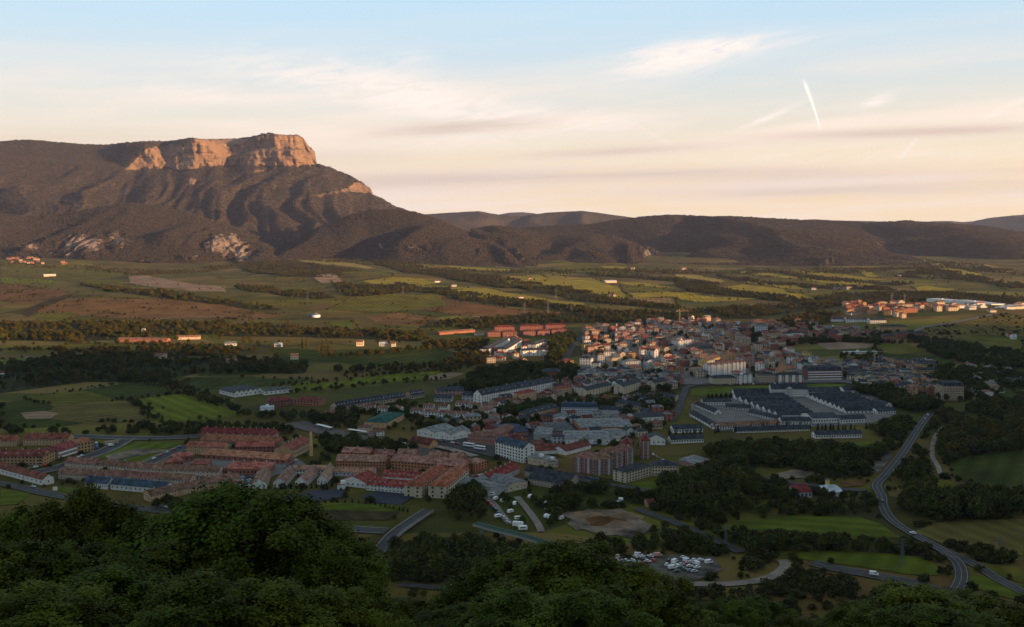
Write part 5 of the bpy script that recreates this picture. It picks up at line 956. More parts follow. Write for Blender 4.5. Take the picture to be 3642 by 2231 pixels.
n3 = fill([(2055, 1330), (2290, 1318), (2420, 1345), (2400, 1385), (2290, 1390), (2060, 1392)], 60, .78, 'garden_house', ['tan', 'cream', 'greywall', 'white', 'brick'], ['slate', 'slate', 'brown', 'grey'], (5, 9), (5, 7.5), .5, 'garden houses', None)
n4 = fill([(15, 926), (60, 918), (130, 915), (200, 921), (285, 936), (240, 948), (100, 946), (20, 940)], 36, .62, 'village_house', ['tan', 'pink', 'brick', 'darkbrick', 'tan', 'brick'], ['brown', 'rust', 'brown'], (5, 8), (5, 8), .1, 'village houses', 'in the far hillside village', False)
n5 = fill([(3380, 1300), (3600, 1320), (3642, 1360), (3600, 1400), (3460, 1420), (3420, 1360)], 16, 1.4, 'villa', ['white', 'cream', 'tan'], ['slate', 'brown', 'grey'], (5, 7), (5, 7), .3, 'villas among trees', 'among the right-edge trees', False)
n6 = fill([(2905, 1180), (3120, 1185), (3140, 1215), (2960, 1212), (2880, 1205)], 18, .9, 'brick_house', ['brick', 'tan', 'pink', 'cream'], ['rust', 'slate', 'brown'], (5, 9), (6, 9), .1, 'houses below the long hall', None)
fill([(2630, 1172), (2700, 1150), (2900, 1152), (3120, 1192), (3000, 1216), (2860, 1212), (2780, 1238), (2700, 1220)], 48, .72, 'back_house', ['brick', 'tan', 'pink', 'cream', 'sand'], ['rust', 'slate', 'brown', 'red'], (5, 10), (5.5, 9), .15, 'houses at the back of town', 'behind the old town')
fill([(3000, 1078), (3330, 1086), (3420, 1100), (3330, 1118), (3240, 1132), (3010, 1134)], 46, .72, 'upper_house', ['brick', 'ochre', 'sand', 'orangebrick', 'cream'], ['red', 'rust', 'brown', 'orange'], (6, 10), (6, 9.5), .05, 'houses of the upper quarter', 'in the sunlit upper quarter')
fill([(3340, 1090), (3640, 1085), (3642, 1108), (3500, 1118), (3400, 1112)], 14, 1.0, 'works_shed', ['white', 'cream', 'greywall'], ['grey', 'salmon'], (4, 6), (7, 11), .05, 'sheds by the factory', 'beside the white factory', False)
fill([(1740, 1210), (2030, 1205), (2020, 1260), (1960, 1300), (1740, 1290)], 22, .9, 'park_house', ['white', 'cream', 'tan', 'pink'], ['slate', 'brown', 'red'], (5, 8), (5, 7.5), .4, 'houses by the park', 'beside the town park')
fill([(1560, 1505), (1760, 1490), (1960, 1474), (2120, 1420), (2380, 1425), (2395, 1500), (2300, 1560), (2050, 1600), (1850, 1605), (1700, 1545)], 46, .95, 'street_house', ['tan', 'cream', 'greywall', 'white', 'brick'], ['slate', 'brown', 'grey', 'slate', 'rust'], (4, 7), (4.5, 7), .3, 'houses by the works', 'in the streets around the works')
fill([(1720, 1400), (1990, 1350), (2080, 1330), (2090, 1400), (1990, 1420), (1760, 1460)], 26, .95, 'lane_house', ['tan', 'cream', 'white', 'pink'], ['slate', 'brown', 'rust'], (4.5, 8), (4.5, 7), .4, 'houses by the long block', 'around the long dormered block')
print('filled', n1, n2, n3, n4, n5, n6, 'buildings', NB[0])
# ------------------------------------------------------------------ trees
def leaf_quads(C, Nn, size, rng, aspect=.62, rnd=.75):
    """one small quad per leaf or leaf clump; C centres, Nn preferred normals"""
    n = len(C); nrm = Nn + rng.normal(0, rnd, (n, 3)); nrm /= np.linalg.norm(nrm, axis=1)[:, None] + 1e-9
    t = rng.normal(0, 1, (n, 3)); t -= nrm * (t * nrm).sum(1)[:, None]; t /= np.linalg.norm(t, axis=1)[:, None] + 1e-9; bt = np.cross(nrm, t)
    s = size * rng.uniform(.6, 1.35, (n, 1)); a, c = t * s * .5, bt * s * .5 * aspect
    fold = nrm * s * .12
    V = np.stack([C - a, C - c * 1.1 + fold, C + a, C + c * 1.1 + fold], 1).reshape(-1, 3)
    return V, np.arange(4 * n).reshape(-1, 4)
def crown_points(rng, R, H, z0, lobes, clumps, per, spread, shape='round', near=False):
    """leaf positions: lobes on an uneven crown, clumps on the lobes, leaves in the clumps"""
    L = []
    for k in range(lobes):
        u = (k + .5) / lobes; th = k * 2.399963 + rng.uniform(-.5, .5)
        if shape == 'round': zz = u ** .85; rad = R * math.sqrt(max(0.02, 1 - (2 * zz - .92) ** 2)) * rng.uniform(.50, .78); lr = R * rng.uniform(.34, .52)
        if shape == 'round' and near: rad = R * math.sqrt(max(0.02, 1 - ((zz - .22) / .80) ** 2)) * rng.uniform(.35, 1.06) * (.5 if zz > .93 else 1); lr = R * rng.uniform(.13, .30) * (1.2 - .45 * zz)
        elif shape == 'round': pass
        elif shape == 'poplar': zz = u; rad = R * .45 * (1 - .8 * zz) * rng.uniform(.5, 1); lr = R * (.75 - .45 * zz)
        else: zz = u; rad = R * .25 * (1 - zz); lr = R * max(.12, (1 - zz) ** .7 * .95)
        L.append((rad * math.cos(th), rad * math.sin(th), z0 + (H - z0 - lr * .6) * (.12 + .88 * zz) if shape == 'round' else z0 + (H - z0) * zz, lr))
    L = np.array(L); w = L[:, 3] ** 2; idx = rng.choice(lobes, clumps, p=w / w.sum())
    d = rng.normal(0, 1, (clumps, 3)); d /= np.linalg.norm(d, axis=1)[:, None]; d[:, 2] = np.where(d[:, 2] < -.35, -d[:, 2] * .6, d[:, 2])
    cc = L[idx, :3] + d * (L[idx, 3] * rng.uniform(.55, 1.06, clumps))[:, None] * np.array([1, 1, 1.45 if near else (.9 if shape == 'round' else 1.6)])
    C = np.repeat(cc, per, 0) + rng.normal(0, spread, (clumps * per, 3)); Nn = np.repeat(d + np.array([0, 0, .7]), per, 0)
    return C, Nn
def trunk_mb(H, r, rng, limbs, R, z0):
    m = MB(); p = Vector((0, 0, -1.0)); top = H * .72; n = 5
    for k in range(n):
        q = Vector((rng.normal(0, .03 * H * (k > 0)), rng.normal(0, .03 * H * (k > 0)), -1 + (top + 1) * (k + 1) / n)); m.tube(p, q, r * (1 - .16 * k), r * (1 - .16 * (k + 1)), 6); p = q
    for k in range(limbs):
        z = z0 * .7 + (top - z0 * .7) * (k + .3) / limbs; th = k * 2.4; e = Vector((math.cos(th) * R * .6, math.sin(th) * R * .6, min(H * .9, z + R * .6))); mid = Vector((e.x * .45, e.y * .45, z + (e.z - z) * .35))
        m.tube((0, 0, z), mid, r * .42, r * .3, 5); m.tube(mid, e, r * .3, r * .1, 5)
    return m
def make_tree(kind, seed):
    rng = np.random.default_rng(seed)
    if kind == 'oak': R, H, z0, a, lm, sz, tr = 4.6, 11.0, .4, (52, 900, 72, .22), 'leaves_oak', .20, (.26, 12)
    elif kind == 'broad': R, H, z0, a, lm, sz, tr = 3.6, 9.0, 1.3, (13, 120, 6, .55), 'leaves_mid', 1.15, (.2, 4)
    elif kind == 'olive': R, H, z0, a, lm, sz, tr = 3.3, 8.0, 1.0, (11, 100, 6, .55), 'leaves_olive', 1.1, (.18, 4)
    elif kind == 'poplar': R, H, z0, a, lm, sz, tr = 2.4, 16.0, 1.5, (16, 130, 7, .35), 'leaves_poplar', .85, (.22, 3)
    elif kind == 'cypress': R, H, z0, a, lm, sz, tr = 1.25, 8.5, .3, (14, 110, 6, .16), 'leaves_cypress', .55, (.12, 0)
    elif kind == 'plum': R, H, z0, a, lm, sz, tr = 3.4, 6.0, 1.0, (13, 100, 8, .4), 'leaves_plum', .8, (.18, 4)
    elif kind == 'bush': R, H, z0, a, lm, sz, tr = 1.7, 2.6, .1, (8, 50, 6, .28), 'leaves_bush', .7, (.06, 0)
    shape = {'poplar': 'poplar', 'cypress': 'cone'}.get(kind, 'round')
    C, Nn = crown_points(rng, R, H, z0, *a, shape, kind == 'oak')
    V, F = leaf_quads(C, Nn, sz, rng, rnd=.45 if kind == 'oak' else .7); crown = mesh_np('crown', V, F, [lm])
    tm = trunk_mb(H, tr[0], rng, tr[1], R, z0); trunk = tm.mesh('trunk', ['bark'], True)
    # joined form, used only for the uncountable mass of trees
    tv = np.array(tm.v); joined = None
    if kind != 'oak':
        tf = np.array([f if len(f) == 4 else (f[0], f[1], f[2], f[3]) for f in tm.f if len(f) >= 4])
        joined = mesh_np('tree', np.concatenate([V, tv]), np.concatenate([F, tf + len(V)]), [lm, 'bark'], mi=[0] * len(F) + [1] * len(tf))
    return dict(crown=crown, trunk=trunk, joined=joined, H=H, R=R)
PROTO = {k: [make_tree(k, 100 * i + 7 + j * 13) for j in range(n)] for i, (k, n) in enumerate([('oak', 4), ('broad', 5), ('olive', 3), ('poplar', 3), ('cypress', 2), ('plum', 1), ('bush', 3)])}
def tree(name, label, cat, kind, x, y, h, group=None, wide=1.0, z=None, var=None):
    p = PROTO[kind][random.randrange(len(PROTO[kind])) if var is None else var]; s = h / p['H']
    zz = float(ground(x, y)) - .15 if z is None else z
    root = obj(name, None, None, (x, y, zz), random.uniform(0, 6.28), (s * wide, s * wide, s)); root.empty_display_size = 1; tag(root, label, cat, group)
    obj('trunk', p['trunk'], root); obj('crown', p['crown'], root); return root

# --- the near trees on the slope under the camera
FG = [(85, 1795, 62, 4.6), (292, 1733, 58, 4.4), (470, 1835, 56, 4.2), (640, 1800, 60, 4.4), (800, 1716, 53, 6.2), (988, 1748, 51, 5.2), (1085, 1840, 52, 4.2), (1170, 1925, 48, 3.6), (0, 1930, 48, 4.4), (230, 1925, 48, 4.2), (560, 1925, 47, 4.4), (380, 2010, 40, 3.8), (120, 2060, 36, 3.6), (1245, 2100, 44, 3.0), (700, 2040, 36, 3.6), (960, 2060, 37, 3.6), (1290, 2180, 50, 3.0),
      (1725, 2026, 60, 4.2), (1875, 1962, 58, 4.8), (2002, 1916, 55, 5.4), (2150, 1972, 58, 4.6), (2265, 2012, 57, 4.4), (2342, 2090, 52, 3.2), (1650, 2145, 48, 3.4), (1430, 2135, 74, 4.4), (1545, 2170, 62, 3.8), (1840, 2100, 44, 3.8), (2090, 2100, 44, 3.8),
      (3030, 2194, 62, 3.6), (3110, 2164, 62, 3.8), (3190, 2118, 62, 4.4), (3285, 2088, 58, 5.2), (3402, 2098, 62, 4.6), (3508, 2124, 60, 4.4), (3608, 2155, 58, 4.2), (2698, 2122, 84, 4.6), (2612, 2132, 80, 4.0), (2480, 2190, 70, 4.0), (2880, 2200, 76, 4.2), (3340, 2185, 46, 3.8)]
def side(x): return 'left' if x < 1350 else ('middle' if x < 2450 else 'right')
FGK = lambda x, yt: ('topmost' if yt < 1830 or (x > 1350 and yt < 2030) or (x > 2450 and yt < 2140) else ('middle-height' if yt < 2060 else 'lowest'), side(x))
for i, (x, yt, Y, wd) in enumerate(FG):
    d = ray(x, yt); t = Y / d[1]; X = d[0] * t; zt = CAMZ + d[2] * t; zg = float(ground(X, Y)); h = max(4.0, zt - zg) * 0.98
    k = FGK(x, yt); n = sorted(q[0] for q in FG if FGK(q[0], q[1]) == k).index(x)
    tree('near_tree', f'leafy green near tree, {ORD[n]} from the left of the {k[0]} ones, {k[1]} foreground', 'tree', 'oak', X, Y, h, 'near trees on the slope', wide=wd / (4.6 * h / 11.0), z=zg - .3, var=i % 4)

# --- woods, hedges and tree lines
from mathutils import kdtree
_road_pts = [(p[0], p[1]) for ln in ROADS.values() for p in ln if p[1] < 2400]
_kd = kdtree.KDTree(len(_road_pts) + len(FOOT))
for i, p in enumerate(_road_pts): _kd.insert((p[0], p[1], 0), i)
for i, p in enumerate(FOOT): _kd.insert((p[0], p[1], 0), len(_road_pts) + i)
_kd.balance()
def clear(x, y):
    if y > 2400: return True
    for co, ix, d in _kd.find_range((x, y, 0), 16):
        if d < (6.5 if ix < len(_road_pts) else FOOT[ix - len(_road_pts)][2] + 1.2): return False
    return True
OPEN = []
for ln in FIELDS.split('\n'):
    k, p = ln.split(':')
    pl = [tuple(P(*[float(v) for v in q.split(',')])[:2]) for q in p.split()]
    OPEN.append((k, pl, min(q[0] for q in pl), max(q[0] for q in pl), min(q[1] for q in pl), max(q[1] for q in pl)))
for k, nm, lb, pts in BARE:
    if 'old town' in lb or 'industrial' in lb: continue
    pl = [tuple(P(*q)[:2]) for q in pts]; OPEN.append(('bare', pl, min(q[0] for q in pl), max(q[0] for q in pl), min(q[1] for q in pl), max(q[1] for q in pl)))
def in_field(x, y):
    return any(x0 < x < x1 and y0 < y < y1 and inside(pl, x, y) for k, pl, x0, x1, y0, y1 in OPEN if k not in ('scrub', 'scrubolive', 'darkbrown'))
TREES = []                                    # x, y, height, kind, where
def wood(poly, per_ha, hr, where, kinds=('broad',), field_ok=False, clump=0.35):
    ym = sum(q[1] for q in poly) / len(poly); yx = max(q[1] for q in poly); dy = .62 * sum(hr) / 2 * (ym - 801) / 200 if ym > 1320 else 0
    pl = [tuple(P(q[0], min(yx - 3, q[1] + dy) if q[1] < ym + .3 * (yx - ym) else q[1])[:2]) for q in poly]
    xs = [q[0] for q in pl]; ys = [q[1] for q in pl]
    ar = .5 * abs(sum(pl[i][0] * pl[(i + 1) % len(pl)][1] - pl[(i + 1) % len(pl)][0] * pl[i][1] for i in range(len(pl))))
    n = int(ar / 1e4 * per_ha); box = (max(xs) - min(xs)) * (max(ys) - min(ys)); tries = int(n * box / max(ar, 1) * 1.0)
    X = RNG.uniform(min(xs), max(xs), tries); Y = RNG.uniform(min(ys), max(ys), tries); dens = vnoise(X / 40, Y / 55, 91)
    for x, y, dd in zip(X, Y, dens):
        if dd < clump * random.random() * 1.6 or not inside(pl, x, y): continue
        if (not field_ok and in_field(x, y)) or not clear(x, y): continue
        TREES.append((x, y, random.uniform(*hr) * (.75 + .5 * dd), random.choice(kinds), where))
def line(pts, gap, hr, where, kinds=('broad',), width=3.0):
    ln = smooth_line([P(*p) for p in pts], gap)
    for p in ln:
        x, y = p[0] + random.gauss(0, width), p[1] + random.gauss(0, width)
        if clear(x, y): TREES.append((x, y, random.uniform(*hr), random.choice(kinds), where))
W = lambda s: [tuple(float(v) for v in q.split(',')) for q in s.split()]
wood(W('2330,1770 2370,1680 2430,1655 2480,1610 2640,1615 2660,1690 2620,1760 2660,1830 2500,1850 2350,1815'), 260, (8, 14), 'in the wood right of the cream block')
wood(W('2500,1590 2700,1565 2880,1580 3100,1600 3190,1565 3130,1670 3000,1690 2850,1670 2700,1660 2560,1620'), 230, (6, 11), 'on the bank below the barracks')
wood(W('3100,1510 3240,1485 3220,1560 3120,1575'), 220, (6, 10), 'beside the climbing road')
wood(W('3330,1460 3500,1420 3642,1390 3642,1610 3500,1612 3390,1640 3290,1640 3320,1540'), 200, (6, 11), 'on the right-hand wooded slope', ('broad', 'broad', 'olive'))
wood(W('3180,1680 3300,1650 3400,1745 3642,1752 3642,1850 3480,1852 3330,1856 3220,1842 3190,1760'), 280, (9, 15), 'in the dark wood at the right edge')
wood(W('2540,1800 2700,1772 2820,1790 2990,1790 3110,1780 3135,1845 2950,1832 2800,1836 2640,1850 2550,1872'), 230, (5, 10), 'on the bank above the lowest meadows')
wood(W('2560,1905 2700,1912 3060,1926 3210,1922 3330,1985 3290,1984 3150,1966 2950,1957 2760,1966 2660,1958'), 330, (6, 10), 'in the hedgerow between the two meadows')
wood(W('1350,1950 1480,1895 1650,1905 1800,1950 1960,1985 1900,2040 1650,2070 1360,2070'), 330, (7, 12), 'in the wood below the green footbridge')
wood(W('1590,1780 1640,1720 1720,1735 1690,1800 1780,1870 1680,1850 1600,1830'), 300, (8, 14), 'beside the cream blocks by the bridge')
wood(W('1540,1800 1560,1795 1600,1830 1640,1850 1600,1870 1560,1850'), 160, (3, 6), 'by the road bridge', ('broad', 'olive'))
wood(W('1140,1560 1300,1562 1490,1612 1420,1632 1200,1615'), 330, (6, 11), 'in the grove in front of the station')
wood(W('0,1520 250,1530 480,1508 720,1495 1000,1512 1060,1530 1000,1545 700,1548 250,1548 0,1545'), 200, (4, 8), 'in the tree belt above the left suburb')
wood(W('690,1400 780,1415 900,1460 1060,1470 1200,1490 1280,1500 1260,1530 1100,1515 900,1490 760,1440'), 170, (5, 9), 'around the saw-toothed warehouse')
wood(W('1590,1385 1660,1330 1760,1300 1860,1290 2050,1300 2070,1330 1990,1375 1850,1362 1740,1390 1640,1400'), 230, (6, 12), 'in the park left of the old town')
wood(W('2050,1420 2200,1415 2350,1402 2440,1390 2400,1440 2200,1455 2050,1462 1950,1475 1800,1490 1760,1470 1850,1440'), 200, (6, 10), 'among the cream slate-roofed blocks')
wood(W('2060,1320 2180,1290 2290,1310 2420,1345 2410,1395 2200,1400 2060,1400'), 150, (5, 10), 'in the gardens below the old town')
wood(W('1250,1440 1500,1425 1700,1440 1780,1470 1700,1500 1450,1500 1250,1480'), 110, (3.5, 7), 'between the white villas')
wood(W('2990,1385 3150,1372 3330,1430 3400,1450 3260,1470 3130,1440'), 330, (8, 13), 'in the belt right of the barracks')
wood(W('3300,1290 3450,1300 3642,1330 3642,1390 3450,1430 3340,1450 3330,1350'), 180, (6, 11), 'around the villas at the right edge')
wood(W('3240,1205 3400,1215 3500,1235 3642,1262 3642,1320 3450,1300 3300,1260'), 220, (6, 10), 'below the olive slope on the right')
wood(W('2860,1215 3120,1212 3180,1228 2900,1222'), 260, (6, 10), 'in front of the long pale hall'); wood(W('2980,1262 3140,1262 3280,1275 3250,1292 3000,1296'), 150, (5, 9), 'below the white grandstand', ('broad', 'olive'))
wood(W('2620,1190 2900,1110 3000,1120 2950,1150 2880,1170 2700,1190'), 130, (5, 10), 'behind the town', ('broad', 'olive'))
wood(W('2200,1740 2330,1760 2300,1800 2250,1800 2130,1720 2020,1710 1990,1760 2120,1810 1990,1825 1930,1770 2000,1750'), 220, (5, 9), 'above the earthworks')
wood(W('1780,1770 1960,1765 1990,1830 1960,1880 1880,1880 1800,1840'), 260, (4, 8), 'among the caravans')
wood(W('2280,1900 2500,1910 2640,1975 2400,1985 2200,1990 2080,1960 2100,1930'), 230, (4, 9), 'above the parked cars')
wood(W('2640,2090 2800,2020 2900,2030 3100,2075 3350,2140 3500,2231 2700,2231'), 330, (2.5, 6), 'on the scrubby slope at the lower right', ('broad', 'bush', 'bush'))
wood(W('2330,1850 2480,1860 2640,1930 2560,1960 2300,1880'), 200, (3, 6), 'beside the descending lane', ('broad', 'bush'))
wood(W('3430,1935 3520,1950 3642,1975 3642,2020 3500,2000 3420,1960'), 200, (4, 9), 'beside the right-hand meadow')
wood(W('1880,1640 2040,1690 2120,1720 2000,1720 1900,1690 1850,1650'), 200, (5, 9), 'left of the brick towers'); wood(W('2100,1590 2200,1560 2280,1550 2300,1600 2200,1640 2110,1640'), 260, (6, 11), 'behind the brick towers')
wood(W('1900,1580 2060,1590 2050,1602 1900,1604'), 160, (4, 7), 'before the grey halls', ('cypress',)); wood(W('2240,1500 2330,1500 2320,1560 2250,1570'), 140, (4, 8), 'beside the barracks street')
wood(W('1120,1855 1380,1866 1380,1885 1120,1872'), 60, (3, 5), 'beside the grey road', ('bush',)); wood(W('1240,1910 1330,1920 1320,1990 1240,1960'), 350, (5, 6.5), 'left of the bridge road', ('plum',))
wood(W('480,1790 620,1770 860,1755 900,1800 800,1840 560,1815'), 130, (5, 9), 'below the diagonal terrace'); wood(W('330,1765 420,1775 520,1800 380,1795'), 120, (6, 9), 'behind the near left trees', ('broad', 'poplar'))
# the plain
for ln in FIELDS.split('\n'):
    k, p = ln.split(':')
    if k == 'scrub': wood(W(p), 105, (4, 8.5), 'along the valley terraces', ('broad', 'broad', 'olive'), True, .5)
    if k == 'scrubolive': wood(W(p), 45, (2, 4.5), 'on the olive slope', ('bush', 'olive'), True, .5)
    if k in ('heath', 'rust'): wood(W(p), 14, (2, 4), 'on the brown heath', ('bush', 'olive'), True, .6)
wood(W('0,1160 300,1165 700,1165 1100,1190 1500,1200 1500,1330 1100,1340 600,1360 0,1400'), 9, (4, 8), 'scattered over the left plain', ('broad', 'olive'), False, .7)
wood(W('0,940 600,975 1200,1000 1600,960 2400,960 3000,960 3642,990 3642,1060 2900,1090 2000,1120 1200,1120 500,1120 0,1120'), 2.2, (4, 7), 'scattered over the far fields', ('broad', 'olive'), True, .8)
for s, hr in [('0,1156 150,1160 300,1150 420,1152 560,1150 700,1158 830,1165', (5, 9)), ('0,1195 100,1190 200,1200 280,1222', (5, 10)), ('0,1252 100,1248 200,1250 350,1258 420,1266', (5, 9)), ('1180,1322 1330,1322 1450,1318 1560,1312', (6, 12)), ('1170,1272 1350,1262 1450,1250 1580,1242', (6, 10)), ('900,1180 1000,1180 1150,1190 1350,1192 1500,1198', (5, 9)), ('200,1290 300,1310 400,1322 560,1352', (6, 11)), ('560,1352 640,1390 700,1410 760,1432', (5, 8)), ('420,1428 480,1428 530,1470 570,1505', (3, 6)), ('270,1390 300,1388 500,1358 650,1400', (2, 4)), ('360,1300 560,1292 740,1284 800,1290', (3, 6)), ('420,1224 620,1232 760,1240 900,1250', (4, 8)), ('1040,1398 1217,1378 1400,1362 1590,1348', (3, 6)), ('1000,1374 1150,1360 1330,1336 1560,1320', (3, 5)), ('640,1178 760,1172 900,1170', (6, 12)), ('330,1250 520,1248 700,1250 820,1262', (5, 10))]:
    for k in range(2): line(W(s), 9, hr, 'in the hedgerows of the left plain', ('broad', 'olive'), 6)
for k, pl, x0, x1, y0, y1 in OPEN:
    if k in ('scrub', 'scrubolive', 'lawn', 'bare') or y0 > 3600: continue
    for i in range(len(pl)):
        if random.random() < .42:
            a, c = np.array(pl[i]), np.array(pl[(i + 1) % len(pl)]); n = int(np.linalg.norm(c - a) / (7 if y0 < 2000 else 11))
            for q in range(n):
                if random.random() < .7:
                    p = a + (c - a) * q / n + RNG.normal(0, 2, 2); TREES.append((p[0], p[1], random.uniform(1.8, 5), random.choice(('bush', 'olive', 'broad')), 'field hedges'))
for s, n in [('0,930 150,948 350,948 520,962 700,958 900,925 900,940 720,972 500,980 300,962 0,950', 60), ('1000,908 1300,920 1500,940 1700,962 1900,962 2050,960 2050,976 1850,975 1650,972 1450,958 1200,935 1000,922', 55), ('2050,962 2250,955 2450,962 2620,962 2800,958 3000,955 3000,972 2800,972 2600,978 2400,978 2200,972', 55), ('3000,958 3200,945 3350,930 3500,945 3642,970 3642,985 3450,965 3300,955 3150,968 3000,975', 60)]:
    wood(W(s), n, (4, 8), 'at the foot of the hills', ('broad', 'olive', 'olive'), True, .7)
# wide margins of the valley floor, so the ground never lies bare
wood(W('900,1770 1130,1790 1130,1850 1300,1900 1350,2000 1000,1990'), 120, (3, 7), 'below the sports courts', ('broad', 'bush')); wood(W('1420,1880 1700,1880 1960,1960 2180,2000 2180,2100 1500,2080 1400,2000'), 170, (3, 9), 'at the foot of the near slope', ('broad', 'bush'))
wood(W('2480,1690 2760,1700 2830,1750 2800,1790 2640,1770 2560,1800'), 180, (4, 9), 'between the lane and the wooded bank'); wood(W('2890,1740 3110,1755 3120,1800 2960,1795'), 200, (5, 9), 'below the pale barn'); wood(W('2700,1690 2960,1680 3080,1700 2960,1725 2760,1705'), 120, (3, 7), 'above the lane', ('broad', 'bush'))
wood(W('3350,1480 3642,1500 3642,1600 3370,1640'), 120, (3, 7), 'on the right-hand wooded slope', ('bush', 'olive', 'broad')); wood(W('1500,1215 1740,1215 1740,1290 1600,1330 1500,1310'), 110, (5, 9), 'left of the white park blocks', ('broad', 'olive'))
wood(W('1440,1505 1700,1500 1900,1475 1960,1480 1900,1500 1700,1530 1560,1545 1450,1530'), 200, (4, 8), 'between the villas and the railway sheds'); wood(W('2050,1200 1990,1290 1940,1300 1960,1215 2030,1195'), 250, (6, 11), 'along the wooded avenue')

wood(W('1380,2060 1500,1900 1700,1880 1980,1960 2200,1960 2480,1900 2300,1820 2100,1790 2300,1740 2650,1640 3100,1590 3250,1500 3400,1440 3642,1420 3642,2231 1500,2231'), 260, (2.0, 5.0), 'scrub of the valley side', ('bush', 'bush', 'broad'), False, .5)
wood(W('0,1560 700,1560 1050,1540 1500,1560 1900,1640 2000,1760 1500,1800 900,1770 500,1790 0,1740'), 45, (2, 5), 'gardens of the left suburb', ('bush', 'broad'), False, .4)
wood(W('1200,1440 1700,1440 2000,1400 2420,1400 2380,1500 1950,1640 1700,1560 1200,1520'), 40, (3, 7), 'between the works and villas', ('broad', 'bush', 'broad'), False, .4)
wood(OLD, 24, (4, 8), 'courtyards of the old town', ('broad', 'olive'), False, .3); wood(W('2990,1300 3300,1292 3335,1400 3120,1400 3000,1360'), 60, (4, 8), 'between the slate-roofed houses', ('broad',), False, .3)
wood(W('2600,1170 2900,1170 3140,1170 3300,1200 3300,1260 2900,1230 2700,1240'), 60, (4, 9), 'between the back blocks of town', ('broad', 'olive'), False, .3)
def label_tree(k, where): return {'broad': 'bushy tree', 'olive': 'olive-brown bushy tree', 'poplar': 'slender poplar', 'cypress': 'dark narrow conifer', 'plum': 'dark plum-leaved tree', 'bush': 'green bush'}[k] + ' ' + where
TREES.sort(key=lambda t: -t[2] / max(t[1], 1) * (1 if t[3] in ('broad', 'olive', 'plum') else .0))
IND = 300
_grp = {}
for t in TREES[:IND]: _grp.setdefault(t[4], []).append(t)
def spot(t):
    g = _grp[t[4]]; n = len(g)
    if n < 2: return ''
    fx = sorted(q[0] / q[1] for q in g).index(t[0] / t[1]) / (n - 1); fy = sorted(q[1] for q in g).index(t[1]) / (n - 1); m = max(3, min(6, int(n ** .5)))
    xs_ = ['far left', 'left', 'left of centre', 'right of centre', 'right', 'far right'] if m > 4 else ['left', 'centre', 'right']; ys_ = ['front edge', 'front', 'middle', 'back', 'rear edge'] if m > 4 else ['front', 'middle', 'back']
    return f"{ys_[min(len(ys_) - 1, int(fy * len(ys_)))]} {xs_[min(len(xs_) - 1, int(fx * len(xs_)))]}, "
for t in TREES[:IND]:
    (x, y, h, k, wh) = t; hm = sorted(q[2] for q in _grp[wh])[len(_grp[wh]) // 2]
    tree('plum_tree' if k == 'plum' else 'broadleaf_tree', ('tall ' if h > hm else 'low ') + spot(t) + label_tree(k, wh), 'tree', k, x, y, h, 'trees ' + wh)
# everything smaller: one scattered mass
def instancer(name, label, me, src):
    ng = bpy.data.node_groups.new(name, 'GeometryNodeTree'); ng.interface.new_socket('Geometry', in_out='INPUT', socket_type='NodeSocketGeometry'); ng.interface.new_socket('Geometry', in_out='OUTPUT', socket_type='NodeSocketGeometry')
    N, L = ng.nodes, ng.links; gi, go = N.new('NodeGroupInput'), N.new('NodeGroupOutput'); ip = N.new('GeometryNodeInstanceOnPoints'); ci = N.new('GeometryNodeCollectionInfo')
    ci.inputs['Collection'].default_value = src; ci.inputs['Separate Children'].default_value = True; ci.inputs['Reset Children'].default_value = True; ip.inputs['Pick Instance'].default_value = True
    def at(nm, ty): n_ = N.new('GeometryNodeInputNamedAttribute'); n_.data_type = ty; n_.inputs['Name'].default_value = nm; return n_.outputs[0]
    L.new(gi.outputs[0], ip.inputs['Points']); L.new(ci.outputs[0], ip.inputs['Instance']); L.new(at('pick', 'INT'), ip.inputs['Instance Index']); L.new(at('size', 'FLOAT_VECTOR'), ip.inputs['Scale'])
    er = N.new('FunctionNodeEulerToRotation'); L.new(at('turn', 'FLOAT_VECTOR'), er.inputs[0]); L.new(er.outputs[0], ip.inputs['Rotation']); L.new(ip.outputs[0], go.inputs[0])
    o = obj(name, me); o.modifiers.new('scatter', 'NODES').node_group = ng; tag(o, label, 'trees', kind='stuff'); return o

def scatter(name, label, pts, kinds):
    src = bpy.data.collections.new(name + '_kinds'); base = {}; n = 0
    for k in kinds:
        base[k] = (n, len(PROTO[k]))
        for p in PROTO[k]:
            o = bpy.data.objects.new(f'kind_{n:02d}', p['joined']); src.objects.link(o); n += 1
    X = np.array([p[0] for p in pts]); Y = np.array([p[1] for p in pts]); Z = ground(X, Y) - .2
    me = bpy.data.meshes.new(name); me.vertices.add(len(pts)); me.vertices.foreach_set('co', np.stack([X, Y, Z], -1).astype(np.float32).ravel())
    a = me.attributes.new('pick', 'INT', 'POINT'); a.data.foreach_set('value', np.array([base[p[3]][0] + random.randrange(base[p[3]][1]) for p in pts], np.int32))
    a = me.attributes.new('size', 'FLOAT_VECTOR', 'POINT'); sc = []
    for p in pts:
        s = p[2] / PROTO[p[3]][0]['H']; w = s * random.uniform(.9, 1.35); sc += [w, w, s]
    a.data.foreach_set('vector', np.array(sc, np.float32)); a = me.attributes.new('turn', 'FLOAT_VECTOR', 'POINT')
    a.data.foreach_set('vector', np.stack([X * 0, X * 0, RNG.uniform(0, 6.28, len(pts))], -1).astype(np.float32).ravel()); me.update()
    return instancer(name, label, me, src)
rest = TREES[IND:]
scatter('woodland', 'mass of smaller trees, hedges and scrub across the valley', rest, ['broad', 'olive', 'poplar', 'cypress', 'plum', 'bush'])
print('trees', len(TREES))
